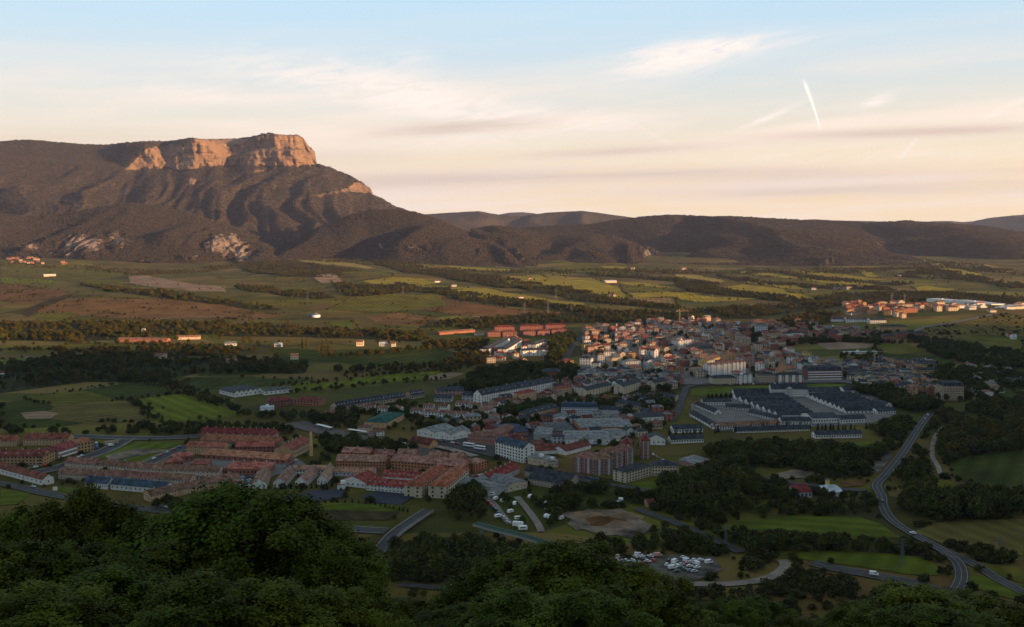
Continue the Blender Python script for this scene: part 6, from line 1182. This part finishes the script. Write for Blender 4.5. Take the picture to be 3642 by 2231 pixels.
# --- single poplars and the cypress rows
for (x, y, h, t) in [(1075, 1242, 17, 'leftmost of the leaning pair'), (1092, 1244, 19, 'rightmost of the leaning pair'), (1132, 1256, 17, 'first of three slim ones'), (1146, 1254, 19, 'second of three slim ones'), (1168, 1254, 18, 'third of three slim ones'), (1380, 1214, 19, 'alone left of the grey sheds'), (1025, 1162, 20, 'tall sunlit one above the farm shed'), (1016, 1166, 16, 'shorter one beside the tall sunlit one'), (640, 1264, 14, 'broad one right of the pink shed'), (752, 1258, 14, 'dark one further right'), (365, 1278, 13, 'left one above the dark wood'), (402, 1278, 14, 'right one above the dark wood'), (160, 1222, 13, 'slim one at the left meadows')]:
    p = P(x, y); tree('poplar_tree', 'tall poplar in the left plain, ' + t, 'tree', 'poplar', p[0], p[1], h, 'poplars of the plain')
CY_ = [(90, 590), (155, 600), (230, 590), (270, 580), (305, 590), (350, 590), (410, 590), (560, 575), (590, 565), (765, 570), (930, 545), (1060, 520), (1095, 520), (1200, 520), (1300, 520), (1325, 510), (1370, 510), (1440, 515), (1500, 525), (1540, 535), (1620, 545), (1665, 540), (1700, 545), (1750, 545), (1780, 540), (1830, 540), (1880, 540), (1905, 545), (1960, 540), (2000, 540), (2120, 530), (2150, 520)]
for i, (x, y) in enumerate(CY_):
    p = P(2350 + x / 2.9, 1340 + (y + 12) / 2.9); wh = 'left group before the slate-roofed hall' if x < 500 else ('row before the long brownish hall' if x < 1000 else ('row left of the cross-gabled hall' if x < 1580 else 'row before the cross-gabled hall'))
    gx = [q[0] for q in CY_ if (q[0] < 500, 500 <= q[0] < 1000, 1000 <= q[0] < 1580, q[0] >= 1580).index(True) == (x < 500, 500 <= x < 1000, 1000 <= x < 1580, x >= 1580).index(True)]
    tree('cypress_tree', f'dark narrow cypress, {ORD[sorted(gx).index(x)]} from the left, {wh}', 'tree', 'cypress', p[0], p[1], random.uniform(6, 9.5), 'barracks cypresses', wide=random.uniform(.9, 1.4))
for i, (x, y) in enumerate([(2520, 1418), (2533, 1418), (2548, 1418), (2565, 1416), (2582, 1415), (2600, 1414)]):
    p = P(x, y); tree('conifer_tree', f'dark conifer before the green field, {ORD[i]} from the left', 'tree', 'cypress', p[0], p[1], 7, 'field conifers', wide=2.2)
def hedge_row(pts, gap, hr, lab, grp):
    for i, p in enumerate(smooth_line([P(*q) for q in pts], gap)):
        tree('hedge_conifer', f'small dark conifer, {ORD[i % 20]} from the left, {lab}', 'tree', 'cypress', p[0], p[1], random.uniform(*hr), grp, wide=1.5)
hedge_row([(880, 1762), (940, 1752), (1000, 1742), (1090, 1738), (1180, 1732)], 3.4, (3.5, 5.5), 'hedge below the white gabled terraces', 'terrace hedge'); hedge_row([(1060, 1800), (1200, 1788), (1300, 1792), (1400, 1812), (1450, 1822)], 4.2, (3, 4.5), 'hedge below the sports courts', 'court hedge')

# --- forest covering the hills and the mountain
def forest():
    protos = []
    for s in range(5):
        rng = np.random.default_rng(900 + s); V = []; F = []; n = 0
        for k in range(7):
            bm = bmesh.new(); bmesh.ops.create_icosphere(bm, subdivisions=1, radius=1); bm.verts.ensure_lookup_table()
            r, h = rng.uniform(2.6, 4.6), rng.uniform(3.5, 7.5); cx, cy = rng.normal(0, 9, 2)
            for v in bm.verts: V.append((v.co.x * r * rng.uniform(.8, 1.2) + cx, v.co.y * r * rng.uniform(.8, 1.2) + cy, v.co.z * h * rng.uniform(.85, 1.15) + h * .55))
            for f in bm.faces: F.append([n + v.index for v in f.verts])
            n = len(V); bm.free()
        protos.append(mesh_np('forest_clump', V, F, ['leaves_forest' if s % 2 else 'leaves_forest_dark']))
    src = bpy.data.collections.new('forest_kinds')
    for i, m in enumerate(protos): src.objects.link(bpy.data.objects.new(f'forest_kind_{i}', m))
    P3 = []
    for V, F, rock, n in FORESTED:
        a, b, c, d = (V[F[:, k]] for k in range(4)); nr = np.cross(b - a, d - a); ar = np.linalg.norm(nr, axis=1); ok = (rock[F].max(1) < .38)
        face = (nr * (np.array([0, 0, CAMZ]) - a)).sum(1) / (ar + 1e-9) / np.linalg.norm(a, axis=1); face = np.abs(face)
        w = ar * ok * (face + .05); idx = RNG.choice(len(F), n, p=w / w.sum()); u, v = RNG.uniform(0, 1, n)[:, None], RNG.uniform(0, 1, n)[:, None]
        P3.append(a[idx] * (1 - u) * (1 - v) + b[idx] * u * (1 - v) + c[idx] * u * v + d[idx] * (1 - u) * v)
    Pn = np.concatenate(P3); n = len(Pn); me = bpy.data.meshes.new('forest'); me.vertices.add(n); me.vertices.foreach_set('co', Pn.astype(np.float32).ravel())
    a = me.attributes.new('pick', 'INT', 'POINT'); a.data.foreach_set('value', RNG.integers(0, 5, n).astype(np.int32)); s = RNG.uniform(.38, .85, n); a = me.attributes.new('size', 'FLOAT_VECTOR', 'POINT'); a.data.foreach_set('vector', np.stack([s, s, s * RNG.uniform(.6, 1.0, n)], -1).astype(np.float32).ravel())
    a = me.attributes.new('turn', 'FLOAT_VECTOR', 'POINT'); a.data.foreach_set('vector', np.stack([s * 0, s * 0, RNG.uniform(0, 6.28, n)], -1).astype(np.float32).ravel()); me.update()
    instancer('forest', 'continuous brown-green forest covering the mountain and hills', me, src)
leafmat('leaves_forest', (.052, .042, .026), .18, .8); leafmat('leaves_forest_dark', (.042, .036, .024), .18, .8)
forest()

# --- heaps of earth on the earthworks
for (x, y, r_, h_, l) in [(2110, 1842, 9, 3.2, 'left heap'), (2150, 1858, 11, 3.8, 'reddish middle heap'), (2195, 1866, 8, 2.6, 'right heap'), (2075, 1832, 7, 2.4, 'small far heap'), (2215, 1836, 9, 2.2, 'low heap at the back')]:
    n = 20; p = P(x, y); V = [(0, 0, h_)]; F = []
    for k in range(1, 6):
        for j in range(n): t = 2 * math.pi * j / n; rr = r_ * k / 5 * (1 + .22 * math.sin(3 * t + x) + .1 * math.sin(7 * t + y)); V.append((rr * math.cos(t) * 1.5, rr * math.sin(t), h_ * (math.cos(math.pi * k / 5) * .5 + .5) * random.uniform(.82, 1.15) - (.2 if k == 5 else 0)))
    F = [(0, 1 + j, 1 + (j + 1) % n, 1 + (j + 1) % n) for j in range(n)]
    me = bpy.data.meshes.new('earth_heap'); me.from_pydata(V, [], [(0, 1 + j, 1 + (j + 1) % n) for j in range(n)] + [(1 + k * n + j, 1 + (k + 1) * n + j, 1 + (k + 1) * n + (j + 1) % n, 1 + k * n + (j + 1) % n) for k in range(4) for j in range(n)]); me.materials.append(MAT['field_bare' if 'red' not in l else 'field_rust']); me.update()
    tag(obj('earth_heap', me, None, (p[0], p[1], p[2] + .3)), 'heap of dug earth on the earthworks, ' + l, 'heap', 'earth heaps')
# ------------------------------------------------------------------ cars, pylons, bridges and other small things
def car_meshes(kind, paint):
    prof = {'car': [(-2.05, .32), (-2.1, .75), (-1.75, .92), (-1.25, 1.42), (.35, 1.45), (1.0, .98), (1.95, .82), (2.08, .55), (2.05, .32)], 'van': [(-2.5, .35), (-2.52, 1.0), (-2.45, 2.15), (1.2, 2.2), (1.75, 1.25), (2.45, 1.05), (2.5, .6), (2.48, .35)]}[kind]
    m = MB(); w = .85 if kind == 'car' else .98
    top = lambda z: w * (1 - .16 * max(0, (z - .9) / .6)) if kind == 'car' else w * (1 - .06 * max(0, (z - 1.1)))
    L_ = [(x, -top(z), z) for x, z in prof]; R_ = [(x, top(z), z) for x, z in prof]; n = len(prof)
    m.poly(L_); m.poly(R_[::-1])
    for i in range(n): m.poly([L_[i], R_[i], R_[(i + 1) % n], L_[(i + 1) % n]])
    body = m.mesh('body', ['paint_' + paint])
    g = MB(); e = .015
    if kind == 'car':
        for s in (-1, 1): g.poly([(-1.45, s * (top(1.0) + e), 1.0), (.72, s * (top(1.0) + e), 1.0), (.25, s * (top(1.36) + e), 1.36), (-1.15, s * (top(1.36) + e), 1.36)])
        g.poly([(.46, -top(1.4) + .06, 1.40), (.46, top(1.4) - .06, 1.40), (.98, .78, 1.02), (.98, -.78, 1.02)]); g.poly([(-1.36, -.66, 1.36), (-1.36, .66, 1.36), (-1.74, .78, .98), (-1.74, -.78, .98)])
    else:
        for s in (-1, 1): g.poly([(.4, s * (top(1.35) + e), 1.35), (1.6, s * (top(1.35) + e), 1.35), (1.22, s * (top(2.0) + e), 2.0), (.4, s * (top(2.0) + e), 2.0)])
        g.poly([(1.27, -.8, 2.1), (1.27, .8, 2.1), (1.77, .88, 1.28), (1.77, -.88, 1.28)])
    return body, g.mesh('glass', ['glass'])
_wm = MB(); _wm.tube((0, -.1, 0), (0, .1, 0), .32, .32, 10); _wm.poly([(.32 * math.cos(t * .628), -.1, .32 * math.sin(t * .628)) for t in range(10)]); WHEEL = _wm.mesh('wheel', ['rubber'])
CARM = {}
def car(x, y, ang, label, group, kind='car', paint='white', cat=None, z=None):
    if (kind, paint) not in CARM: CARM[(kind, paint)] = car_meshes(kind, paint)
    p = P(x, y); r = obj('parked_van' if kind == 'van' else 'parked_car', None, None, (p[0], p[1], p[2] + .95 if z is None else z), ang); r.empty_display_size = 1; tag(r, label, cat or kind, group)
    bd, gl = CARM[(kind, paint)]; obj('body', bd, r); obj('windows', gl, r)
    for sx in (-1.3, 1.3) if kind == 'car' else (-1.6, 1.6):
        for sy in (-.82, .82): obj('wheel', WHEEL, r, (sx, sy, .32))
    return r
YARD = [(1905, 935, 'van', 'white'), (1925, 970, 'car', 'white'), (1960, 968, 'car', 'silver'), (1992, 965, 'car', 'white'), (2045, 960, 'car', 'white'), (2080, 985, 'car', 'silver'), (2115, 985, 'car', 'white'), (2080, 925, 'car', 'white'), (2112, 912, 'van', 'white'), (2150, 925, 'car', 'white'), (2160, 945, 'car', 'grey'), (2202, 972, 'car', 'white'), (2170, 985, 'car', 'red'), (2225, 920, 'car', 'white'), (2255, 908, 'car', 'silver'), (2298, 915, 'van', 'salmon'), (2250, 960, 'car', 'red')]
YARD = [(1500 + x / 2.738, 1650 + y / 2.738, k, c) for x, y, k, c in YARD] + [(2300 + x / 3.02, 1650 + y / 3.02, k, c) for x, y, k, c in [(215, 1105, 'car', 'white'), (240, 1062, 'car', 'black'), (300, 1075, 'van', 'white'), (275, 1142, 'van', 'white'), (297, 1102, 'car', 'white'), (345, 1120, 'car', 'white'), (376, 1105, 'car', 'silver'), (395, 1030, 'car', 'white'), (432, 1068, 'van', 'white'), (465, 1122, 'car', 'white'), (507, 1055, 'car', 'white'), (580, 1055, 'car', 'white'), (527, 1095, 'van', 'white'), (542, 1137, 'car', 'white'), (667, 1082, 'van', 'white'), (432, 1098, 'car', 'red'), (400, 1150, 'car', 'grey'), (330, 1180, 'car', 'black'), (470, 1170, 'car', 'grey'), (510, 1180, 'car', 'silver')]]
for i, (x, y, k, c) in enumerate(YARD):
    half = 'left cluster' if x < 2350 else 'right cluster'; rk = 'back' if y < (1988 if x < 2350 else 2008) else ('middle' if y < (1999 if x < 2350 else 2020) else 'front')
    hz = 'left end' if x < (2230 if x < 2350 else 2400) else ('right end' if x > (2300 if x < 2350 else 2470) else 'middle')
    car(x, y, random.choice([.3, .9, 2.4, -.4, .1]) + random.gauss(0, .25), f'{c} {k} in the dirt yard, {half}, {rk} line, {hz}', 'cars in the dirt yard', k, c)
def car_row(pts, n, lab, grp, ang=None, mix=('white', 'silver', 'grey', 'black', 'red', 'blue', 'white', 'silver'), off=0):
    ln = smooth_line([P(*p) for p in pts], 2.0)
    for i in range(n):
        k = int((i + .5) / n * (len(ln) - 1)); d = ln[min(k + 1, len(ln) - 1)] - ln[max(0, k - 1)]; a = math.atan2(d[1], d[0]) + (0 if ang is None else ang)
        c = random.choice(mix); q = ln[k]; r = car(0, 1500, a + random.gauss(0, .05), f'{c} car, {ORD[i] if i < 10 else ORD[i]} from the left, {lab}', grp, 'car', c)
        r.location = (q[0], q[1], float(ground(q[0], q[1])) + .95)
car_row([(846, 1758), (862, 1700)], 6, 'left side of the terrace car park', 'car park cars', 1.3); car_row([(880, 1756), (888, 1700)], 6, 'right side of the terrace car park', 'car park cars', 1.3)
car_row([(1680, 1702), (1745, 1690)], 8, 'parked beside the orange brick end block', 'cars by the brick block', 1.2); car_row([(1010, 1670), (1060, 1640)], 5, 'parked left of the tall chimney street', 'cars by the chimney'); car_row([(100, 1672), (190, 1655)], 4, 'parked before the ochre row', 'cars before the ochre row'); car_row([(225, 1655), (300, 1622)], 5, 'on the diagonal suburb street', 'cars on the diagonal street'); car_row([(540, 1640), (650, 1590)], 5, 'on the street beside the grassy lot', 'cars beside the lot')
car_row([(2545, 1373), (2690, 1370)], 10, 'before the cream block', 'cars facing the field', 1.4); car_row([(2700, 1369), (2860, 1366)], 10, 'before the tan blocks', 'cars facing the field', 1.4); car_row([(2030, 1695), (2130, 1712)], 6, 'beside the brick towers', 'cars by the towers'); car_row([(2320, 1620), (2350, 1640), (2390, 1655)], 5, 'behind the cream slate wing', 'cars behind the wing'); car_row([(550, 1806), (605, 1810)], 4, 'below the diagonal terrace', 'cars below the terrace'); car_row([(905, 1862), (955, 1864)], 2, 'showing through the near treetops', 'cars through the treetops')
car_row([(1735, 1790), (1812, 1870)], 8, 'along the caravan lane', 'cars among the caravans', .6); car_row([(1560, 1572), (1640, 1585)], 4, 'beside the white railway sheds', 'cars by the sheds')
for x, y, k, c, a, l in [(3246, 1903, 'car', 'white', 2.5, 'white car driving down the curving road'), (3138, 1790, 'car', 'black', 1.5, 'dark car at the bend of the curving road'), (3300, 1480, 'car', 'white', 1.1, 'white car at the top of the climbing road'), (3290, 1494, 'car', 'silver', 1.1, 'silver car just below the top of the climbing road'), (3108, 2051, 'van', 'white', -.4, 'white van on the main road at lower right'), (3262, 1440, 'car', 'white', .5, 'pale car near the tall brown block'), (1228, 1650, 'van', 'white', .2, 'white van beside the orange brick row'), (395, 1590, 'van', 'white', .5, 'white van near the long trailer'), (118, 1737, 'car', 'silver', -.3, 'silver car on the road below the suburb')]:
    car(x, y, a, l, None, k, c)
# caravans and the small camp
def caravan(x, y, ang, label, s=1.0):
    p = P(x, y); r = obj('caravan', None, None, (p[0], p[1], p[2] + .9), ang, (s, s, s)); r.empty_display_size = 1; tag(r, label, 'caravan', 'caravans of the camp')
    m = MB(); pr = [(-2.6, .5), (-2.7, 1.4), (-2.2, 2.5), (2.1, 2.5), (2.6, 1.7), (2.5, .5)]; A_ = [(a, -1.1, z) for a, z in pr]; B_ = [(a, 1.1, z) for a, z in pr]; m.poly(A_); m.poly(B_[::-1])
    for i in range(6): m.poly([A_[i], B_[i], B_[(i + 1) % 6], A_[(i + 1) % 6]])
    obj('body', m.mesh('body', ['paint_white']), r); g = MB()
    for s_ in (-1, 1): g.poly([(-1.6, s_ * 1.12, 1.4), (1.4, s_ * 1.12, 1.4), (1.4, s_ * 1.12, 2.0), (-1.6, s_ * 1.12, 2.0)])
    obj('windows', g.mesh('windows', ['glass']), r)
    for s_ in (-1.05, 1.05): obj('wheel', WHEEL, r, (0, s_, .32))
for i, (x, y, a, l) in enumerate([(1745, 1768, .3, 'highest on the left lane'), (1762, 1782, 1.0, 'second on the left lane'), (1790, 1790, .5, 'near the grey sheds'), (1815, 1828, .7, 'in the middle of the camp'), (1842, 1852, .2, 'above the footbridge'), (1860, 1890, .1, 'beside the footbridge rail'), (1885, 1775, 1.2, 'tall white one by the right lane'), (1940, 1800, 1.1, 'upper one right of the lanes'), (1945, 1822, 1.1, 'middle one right of the lanes'), (1942, 1845, 1.2, 'lower one right of the lanes'), (1962, 1850, .4, 'beside the earthworks'), (1995, 1852, .9, 'next to the earthworks edge'), (1830, 1800, 1.4, 'between the two lanes'), (1770, 1845, .5, 'by the lower end of the left lane')]):
    caravan(x, y, a, 'white caravan in the camp, ' + l, 0.9 + .25 * (i % 5 == 0))
# coaches and the long trailer
def coach(x, y, ang, label, L=11, cat='coach', body='paint_white', name='coach'):
    p = P(x, y); r = obj(name, None, None, (p[0], p[1], p[2] + .95), ang); r.empty_display_size = 1; tag(r, label, cat)
    m = MB(); m.box(-L / 2, -1.25, .45, L / 2, 1.25, 3.2, 0, True); m.box(-L / 2 + .4, -1.1, 3.2, L / 2 - .4, 1.1, 3.35, 0); obj('body', m.mesh('body', [body]), r); g = MB()
    if cat == 'coach':
        for s in (-1, 1): g.poly([(-L / 2 + .4, s * 1.27, 1.7), (L / 2 - .3, s * 1.27, 1.7), (L / 2 - .3, s * 1.27, 2.8), (-L / 2 + .4, s * 1.27, 2.8)])
        g.poly([(L / 2 + .02, -1.1, 1.4), (L / 2 + .02, 1.1, 1.4), (L / 2 + .02, 1.1, 2.9), (L / 2 + .02, -1.1, 2.9)]); obj('windows', g.mesh('windows', ['glass']), r)
    for x_ in (-L * .3, L * .3):
        for s in (-1.15, 1.15): obj('wheel', WHEEL, r, (x_, s, .42), None, (1.4, 1.4, 1.4))
coach(1668, 1592, -.5, 'white coach parked before the brick school, left one'); coach(1707, 1602, -.5, 'white coach parked before the brick school, right one'); coach(397, 1584, .75, 'long brown and white trailer at the suburb street corner', 12, 'trailer', 'wall_tan', 'trailer'); coach(1842, 1878, -.3, 'long white truck box above the green footbridge', 7, 'truck', 'paint_white', 'truck')

def pylon(x, y, h, label, wide=.09):
    p = P(x, y); r = obj('pylon', None, None, p, .3); tag(r, label, 'pylon', 'power pylons'); w = h * wide; t = .05 + h * .003
    for sx in (-1, 1):
        for sy in (-1, 1):
            m = MB(); m.tube((sx * w, sy * w, -1), (sx * w * .25, sy * w * .25, h * .7), t, t * .8, 4); m.tube((sx * w * .25, sy * w * .25, h * .7), (0, 0, h), t * .8, t * .5, 4); obj('leg', m.mesh('leg', ['metal_grey']), r)
    m = MB()
    for k in range(6):
        z0, z1 = h * .7 * k / 6, h * .7 * (k + 1) / 6; a, c = w * (1 - .75 * k / 6), w * (1 - .75 * (k + 1) / 6)
        for s in (-1, 1): m.tube((-a, s * a, z0), (c, s * c, z1), t * .6, t * .6, 3); m.tube((a, s * a, z0), (-c, s * c, z1), t * .6, t * .6, 3); m.tube((s * a, -a, z0), (s * c, c, z1), t * .6, t * .6, 3)
    obj('bracing', m.mesh('bracing', ['metal_grey']), r)
    for z, l in ((.72, .22), (.82, .17), (.92, .12)):
        m = MB(); m.tube((-h * l, 0, h * z), (h * l, 0, h * z), t * .8, t * .8, 4); m.tube((-h * l, 0, h * z), (0, 0, h * (z + .05)), t * .5, t * .5, 3); m.tube((h * l, 0, h * z), (0, 0, h * (z + .05)), t * .5, t * .5, 3); obj('crossarm', m.mesh('crossarm', ['metal_grey']), r)
for x, y, h, l in [(1094, 1070, 26, 'grey pylon above the white mounds in the left fields'), (1433, 1047, 24, 'grey pylon beside the green dome field'), (1865, 1126, 30, 'sunlit pylon on the heath, left of three'), (1949, 1113, 30, 'sunlit pylon on the heath, middle of three'), (2032, 1110, 26, 'sunlit pylon on the heath, right of three'), (1977, 1066, 30, 'pylon below the dark terrace'), (3171, 1083, 30, 'pylon behind the upper quarter, left'), (3217, 1080, 26, 'pylon behind the upper quarter, right'), (2581, 1945, 15, 'pylon beside the descending lane'), (3207, 2018, 18, 'pylon in the lowest meadow'), (3552, 1995, 16, 'pylon at the right-hand meadow edge'), (962, 1402, 19, 'lattice mast beside the saw-toothed warehouse'), (2533, 1075, 22, 'pylon in the yellow field behind town')]:
    pylon(x, y, h, l)
# brick chimney
p = P(1107, 1621); r = obj('factory_chimney', None, None, p); tag(r, 'tall tapering tan brick chimney beside the ochre apartment block', 'chimney')
m = MB(); m.tube((0, 0, -1), (0, 0, 2), 1.75, 1.7, 14); m.tube((0, 0, 2), (0, 0, 22.5), 1.55, .95, 14); obj('shaft', m.mesh('shaft', ['wall_ochre'], True), r); m = MB(); m.tube((0, 0, 21.6), (0, 0, 22.8), 1.2, 1.25, 14); obj('rim', m.mesh('rim', ['wall_brick']), r)
# red and white mast
p = P(2192, 1222); r = obj('radio_mast', None, None, p); tag(r, 'slender red and white radio mast at the left of the old town', 'mast'); H_ = 34
for k in range(8):
    m = MB(); z0, z1 = H_ * k / 8, H_ * (k + 1) / 8; w0, w1 = 1.7 * (1 - k / 8.6), 1.7 * (1 - (k + 1) / 8.6)
    for sx in (-1, 1):
        for sy in (-1, 1): m.tube((sx * w0, sy * w0, z0), (sx * w1, sy * w1, z1), .22, .2, 4); m.tube((sx * w0, sy * w0, z0), (-sx * w1, sy * w1, z1), .14, .14, 3)
    obj('mast_section', m.mesh('mast_section', ['metal_red' if k % 2 == 0 else 'white_trim']), r)
# cranes
def crane(x, y, h, ang, label):
    p = P(x, y); r = obj('tower_crane', None, None, p, ang); tag(r, label, 'crane', 'tower cranes'); m = MB()
    for sx in (-.7, .7):
        for sy in (-.7, .7): m.tube((sx, sy, 0), (sx, sy, h), .18, .18, 4)
    for k in range(int(h / 2)): m.tube((-.7, -.7, k * 2), (.7, -.7, k * 2 + 2), .1, .1, 3); m.tube((.7, .7, k * 2), (-.7, .7, k * 2 + 2), .1, .1, 3)
    obj('mast', m.mesh('mast', ['wall_tan']), r); m = MB(); m.tube((-7, 0, h), (20, 0, h), .4, .3, 4); m.tube((0, 0, h + 4), (18, 0, h + .3), .12, .12, 3); m.tube((0, 0, h), (0, 0, h + 4), .3, .2, 4); m.tube((0, 0, h + 4), (-6.5, 0, h + .3), .12, .12, 3); obj('jib', m.mesh('jib', ['wall_tan']), r); m = MB(); m.box(-7.2, -.7, h - 1.6, -5.2, .7, h + .3, 0, True); obj('counterweight', m.mesh('counterweight', ['concrete']), r)
crane(2417, 1152, 26, .15, 'yellow crane at the far edge of the old town'); crane(3110, 1300, 20, .1, 'pale crane above the slate-roofed quarter')
# silos
def silo(x, y, rad, h, matn, label, legs=False, top='metal_grey'):
    p = P(x, y); r = obj('silo', None, None, p); tag(r, label, 'silo'); m = MB(); b0 = 2.0 if legs else -.5
    m.tube((0, 0, b0), (0, 0, h), rad, rad, 14, cap=True); obj('tank', m.mesh('tank', [matn], True), r); m = MB(); m.tube((0, 0, h), (0, 0, h + rad * .6), rad * 1.02, .15, 14); obj('cap', m.mesh('cap', [top]), r)
    if legs:
        m = MB(); m.tube((0, 0, b0), (0, 0, .6), rad, .3, 12); obj('hopper', m.mesh('hopper', [matn]), r)
        for k in range(4): m = MB(); a = k * math.pi / 2; m.tube((rad * math.cos(a), rad * math.sin(a), -.5), (rad * math.cos(a), rad * math.sin(a), 3), .12, .12, 5); obj('leg', m.mesh('leg', ['metal_grey']), r)
silo(2942, 1740, 1.6, 7, 'wall_yellow', 'yellow silo behind the pale-roofed barn'); silo(343, 1602, 1.5, 7, 'paint_blue', 'blue and white cement silo beside the ochre block', True, 'white_trim'); silo(1124, 1128, 9, 5, 'white_trim', 'large round white silage mound in the left fields'); silo(1103, 1126, 7, 4, 'metal_grey', 'grey round mound beside the white one')
# signboard
p = P(197, 1752); r = obj('signboard', None, None, p, .25); tag(r, 'large blank white signboard beside the main road at lower left', 'signboard'); m = MB(); m.box(-1.6, -.05, 1.6, 1.6, .05, 4.4, 0, True); obj('board', m.mesh('board', ['white_trim']), r)
for s in (-1.2, 1.2): m = MB(); m.box(s - .07, .06, -.5, s + .07, .2, 4.2, 0); obj('post', m.mesh('post', ['metal_grey']), r)
# platform canopies of the station
for (A_, B_, l) in [((1240, 1538), (1312, 1549), 'white platform canopy before the station house'), ((1128, 1520), (1178, 1533), 'white platform canopy left of the station'), ((1385, 1580), (1440, 1590), 'white platform canopy right of the station')]:
    a, c = P(*A_), P(*B_); d = c - a; Ln = float(np.linalg.norm(d[:2])); r = obj('platform_canopy', None, None, a, math.atan2(d[1], d[0])); tag(r, l, 'canopy', 'station canopies'); m = MB(); m.box(0, -2, 3.2, Ln, 2, 3.45, 0, True); obj('roof', m.mesh('roof', ['white_trim']), r)
    for k in range(4): m = MB(); x = Ln * (k + .5) / 4; m.box(x - .12, -.12, -.5, x + .12, .12, 3.2, 0); obj('post', m.mesh('post', ['metal_grey']), r)
# bridges
def bridge(name, label, pts, w, z, deckm, sidem, piers, rail=1.0, railm=None, zend=None):
    ln = smooth_line([P(*q, z) for q in pts]); r = obj(name, None); tag(r, label, 'bridge')
    zz = ln[:, 2] if zend is None else np.interp(np.linspace(0, 1, len(ln)), [0, .5, 1], [zend[0], z, zend[1]]); ln[:, 2] = zz
    obj('deck', ribbon_mesh('deck', ln, w, deckm, 0), r); d = np.gradient(ln[:, :2], axis=0); d /= np.linalg.norm(d, axis=1)[:, None]; nr = np.stack([-d[:, 1], d[:, 0]], -1)
    for s in (-1, 1):
        e = ln[:, :2] + nr * s * w / 2; e2 = ln[:, :2] + nr * s * (w / 2 + .3); n = len(ln); k = np.arange(n - 1)
        V = np.concatenate([np.column_stack([e2, zz - .05]), np.column_stack([e2, zz + rail]), np.column_stack([e, zz + rail]), np.column_stack([e, zz - .05])])
        F = np.concatenate([np.stack([a * n + k, a * n + k + 1, c * n + k + 1, c * n + k], -1) for a, c in ((0, 1), (1, 2), (2, 3))]); obj('parapet', mesh_np('parapet', V, F, [railm or sidem]), r)
        V = np.concatenate([np.column_stack([e2 + nr * s * .1, zz - 1.3]), np.column_stack([e2 + nr * s * .1, zz - .06]), np.column_stack([e, zz - .06]), np.column_stack([e, zz - 1.3])]); obj('edge_beam', mesh_np('edge_beam', V, F, [sidem]), r)
    obj('girder', ribbon_mesh('girder', ln, w + .4, sidem, -1.1), r)
    for t in piers:
        q = ln[int(t * (len(ln) - 1))]; m = MB(); m.box(q[0] - 1.4, q[1] - .8, -1, q[0] + 1.4, q[1] + .8, q[2] - 1.12, 0); obj('pier', m.mesh('pier', ['concrete']), r)
    return ln
bridge('road_bridge', 'grey road bridge rising past the cream red-roofed blocks', [(1300, 2045), (1335, 1975), (1390, 1908), (1450, 1858), (1525, 1806)], 7.0, 3.5, 'asphalt', 'concrete', (.3, .5, .7, .85), .8, zend=(1.2, 2.0))
bridge('footbridge', 'long green-railed footbridge crossing below the caravans', [(1690, 1852), (1785, 1884), (1900, 1916), (2000, 1942), (2080, 1966)], 3.4, 7.0, 'asphalt', 'concrete', (.08, .35, .68, .95), 1.0, 'deck_green', zend=(5, 5))
# barracks pediment, porch frame, sheltered details
p = [o for o in SC.objects if o.get('label', '').startswith('white four-storey main barracks')][0]; Lb = float(np.linalg.norm((P(2871, 1415) - P(2742, 1414))[:2]))
m = MB(); m.poly([(Lb * .40, -.5, 10.3), (Lb * .60, -.5, 10.3), (Lb * .5, -.5, 13.2)]); m.box(Lb * .40, -.5, 0, Lb * .60, -.16, 10.3, 0); m.poly([(Lb * .38, -.8, 10.2), (Lb * .5, -.8, 13.6), (Lb * .5, 4, 13.6), (Lb * .38, 4, 10.2)], 1); m.poly([(Lb * .5, -.8, 13.6), (Lb * .62, -.8, 10.2), (Lb * .62, 4, 10.2), (Lb * .5, 4, 13.6)], 1); obj('pediment', m.mesh('pediment', ['wall_white', 'roof_slate']), p)
for k in range(4):
    for j in range(4): ob = obj('window', WIND, p, (Lb * (.425 + .05 * k), -.52, 10.5 * (j + .5) / 4), None, (1.3, 1, 1.5))
# ------------------------------------------------------------------ haze over the whole valley
def haze():
    m = bpy.data.materials.new('haze'); m.use_nodes = True; N = m.node_tree.nodes; N.clear(); out = N.new('ShaderNodeOutputMaterial'); v = N.new('ShaderNodeVolumePrincipled')
    v.inputs['Color'].default_value = (.62, .68, 1.0, 1); v.inputs['Density'].default_value = HAZE; v.inputs['Anisotropy'].default_value = .2; m.node_tree.links.new(v.outputs[0], out.inputs['Volume']); MAT['haze'] = m
    b_ = MB(); b_.box(-21000, -21000, -16, 21000, 21000, 1200, 0, True); o = obj('haze', b_.mesh('haze', ['haze'])); tag(o, 'thin evening haze lying over the whole valley', 'haze', kind='stuff')
HAZE = 1.9e-5
haze()
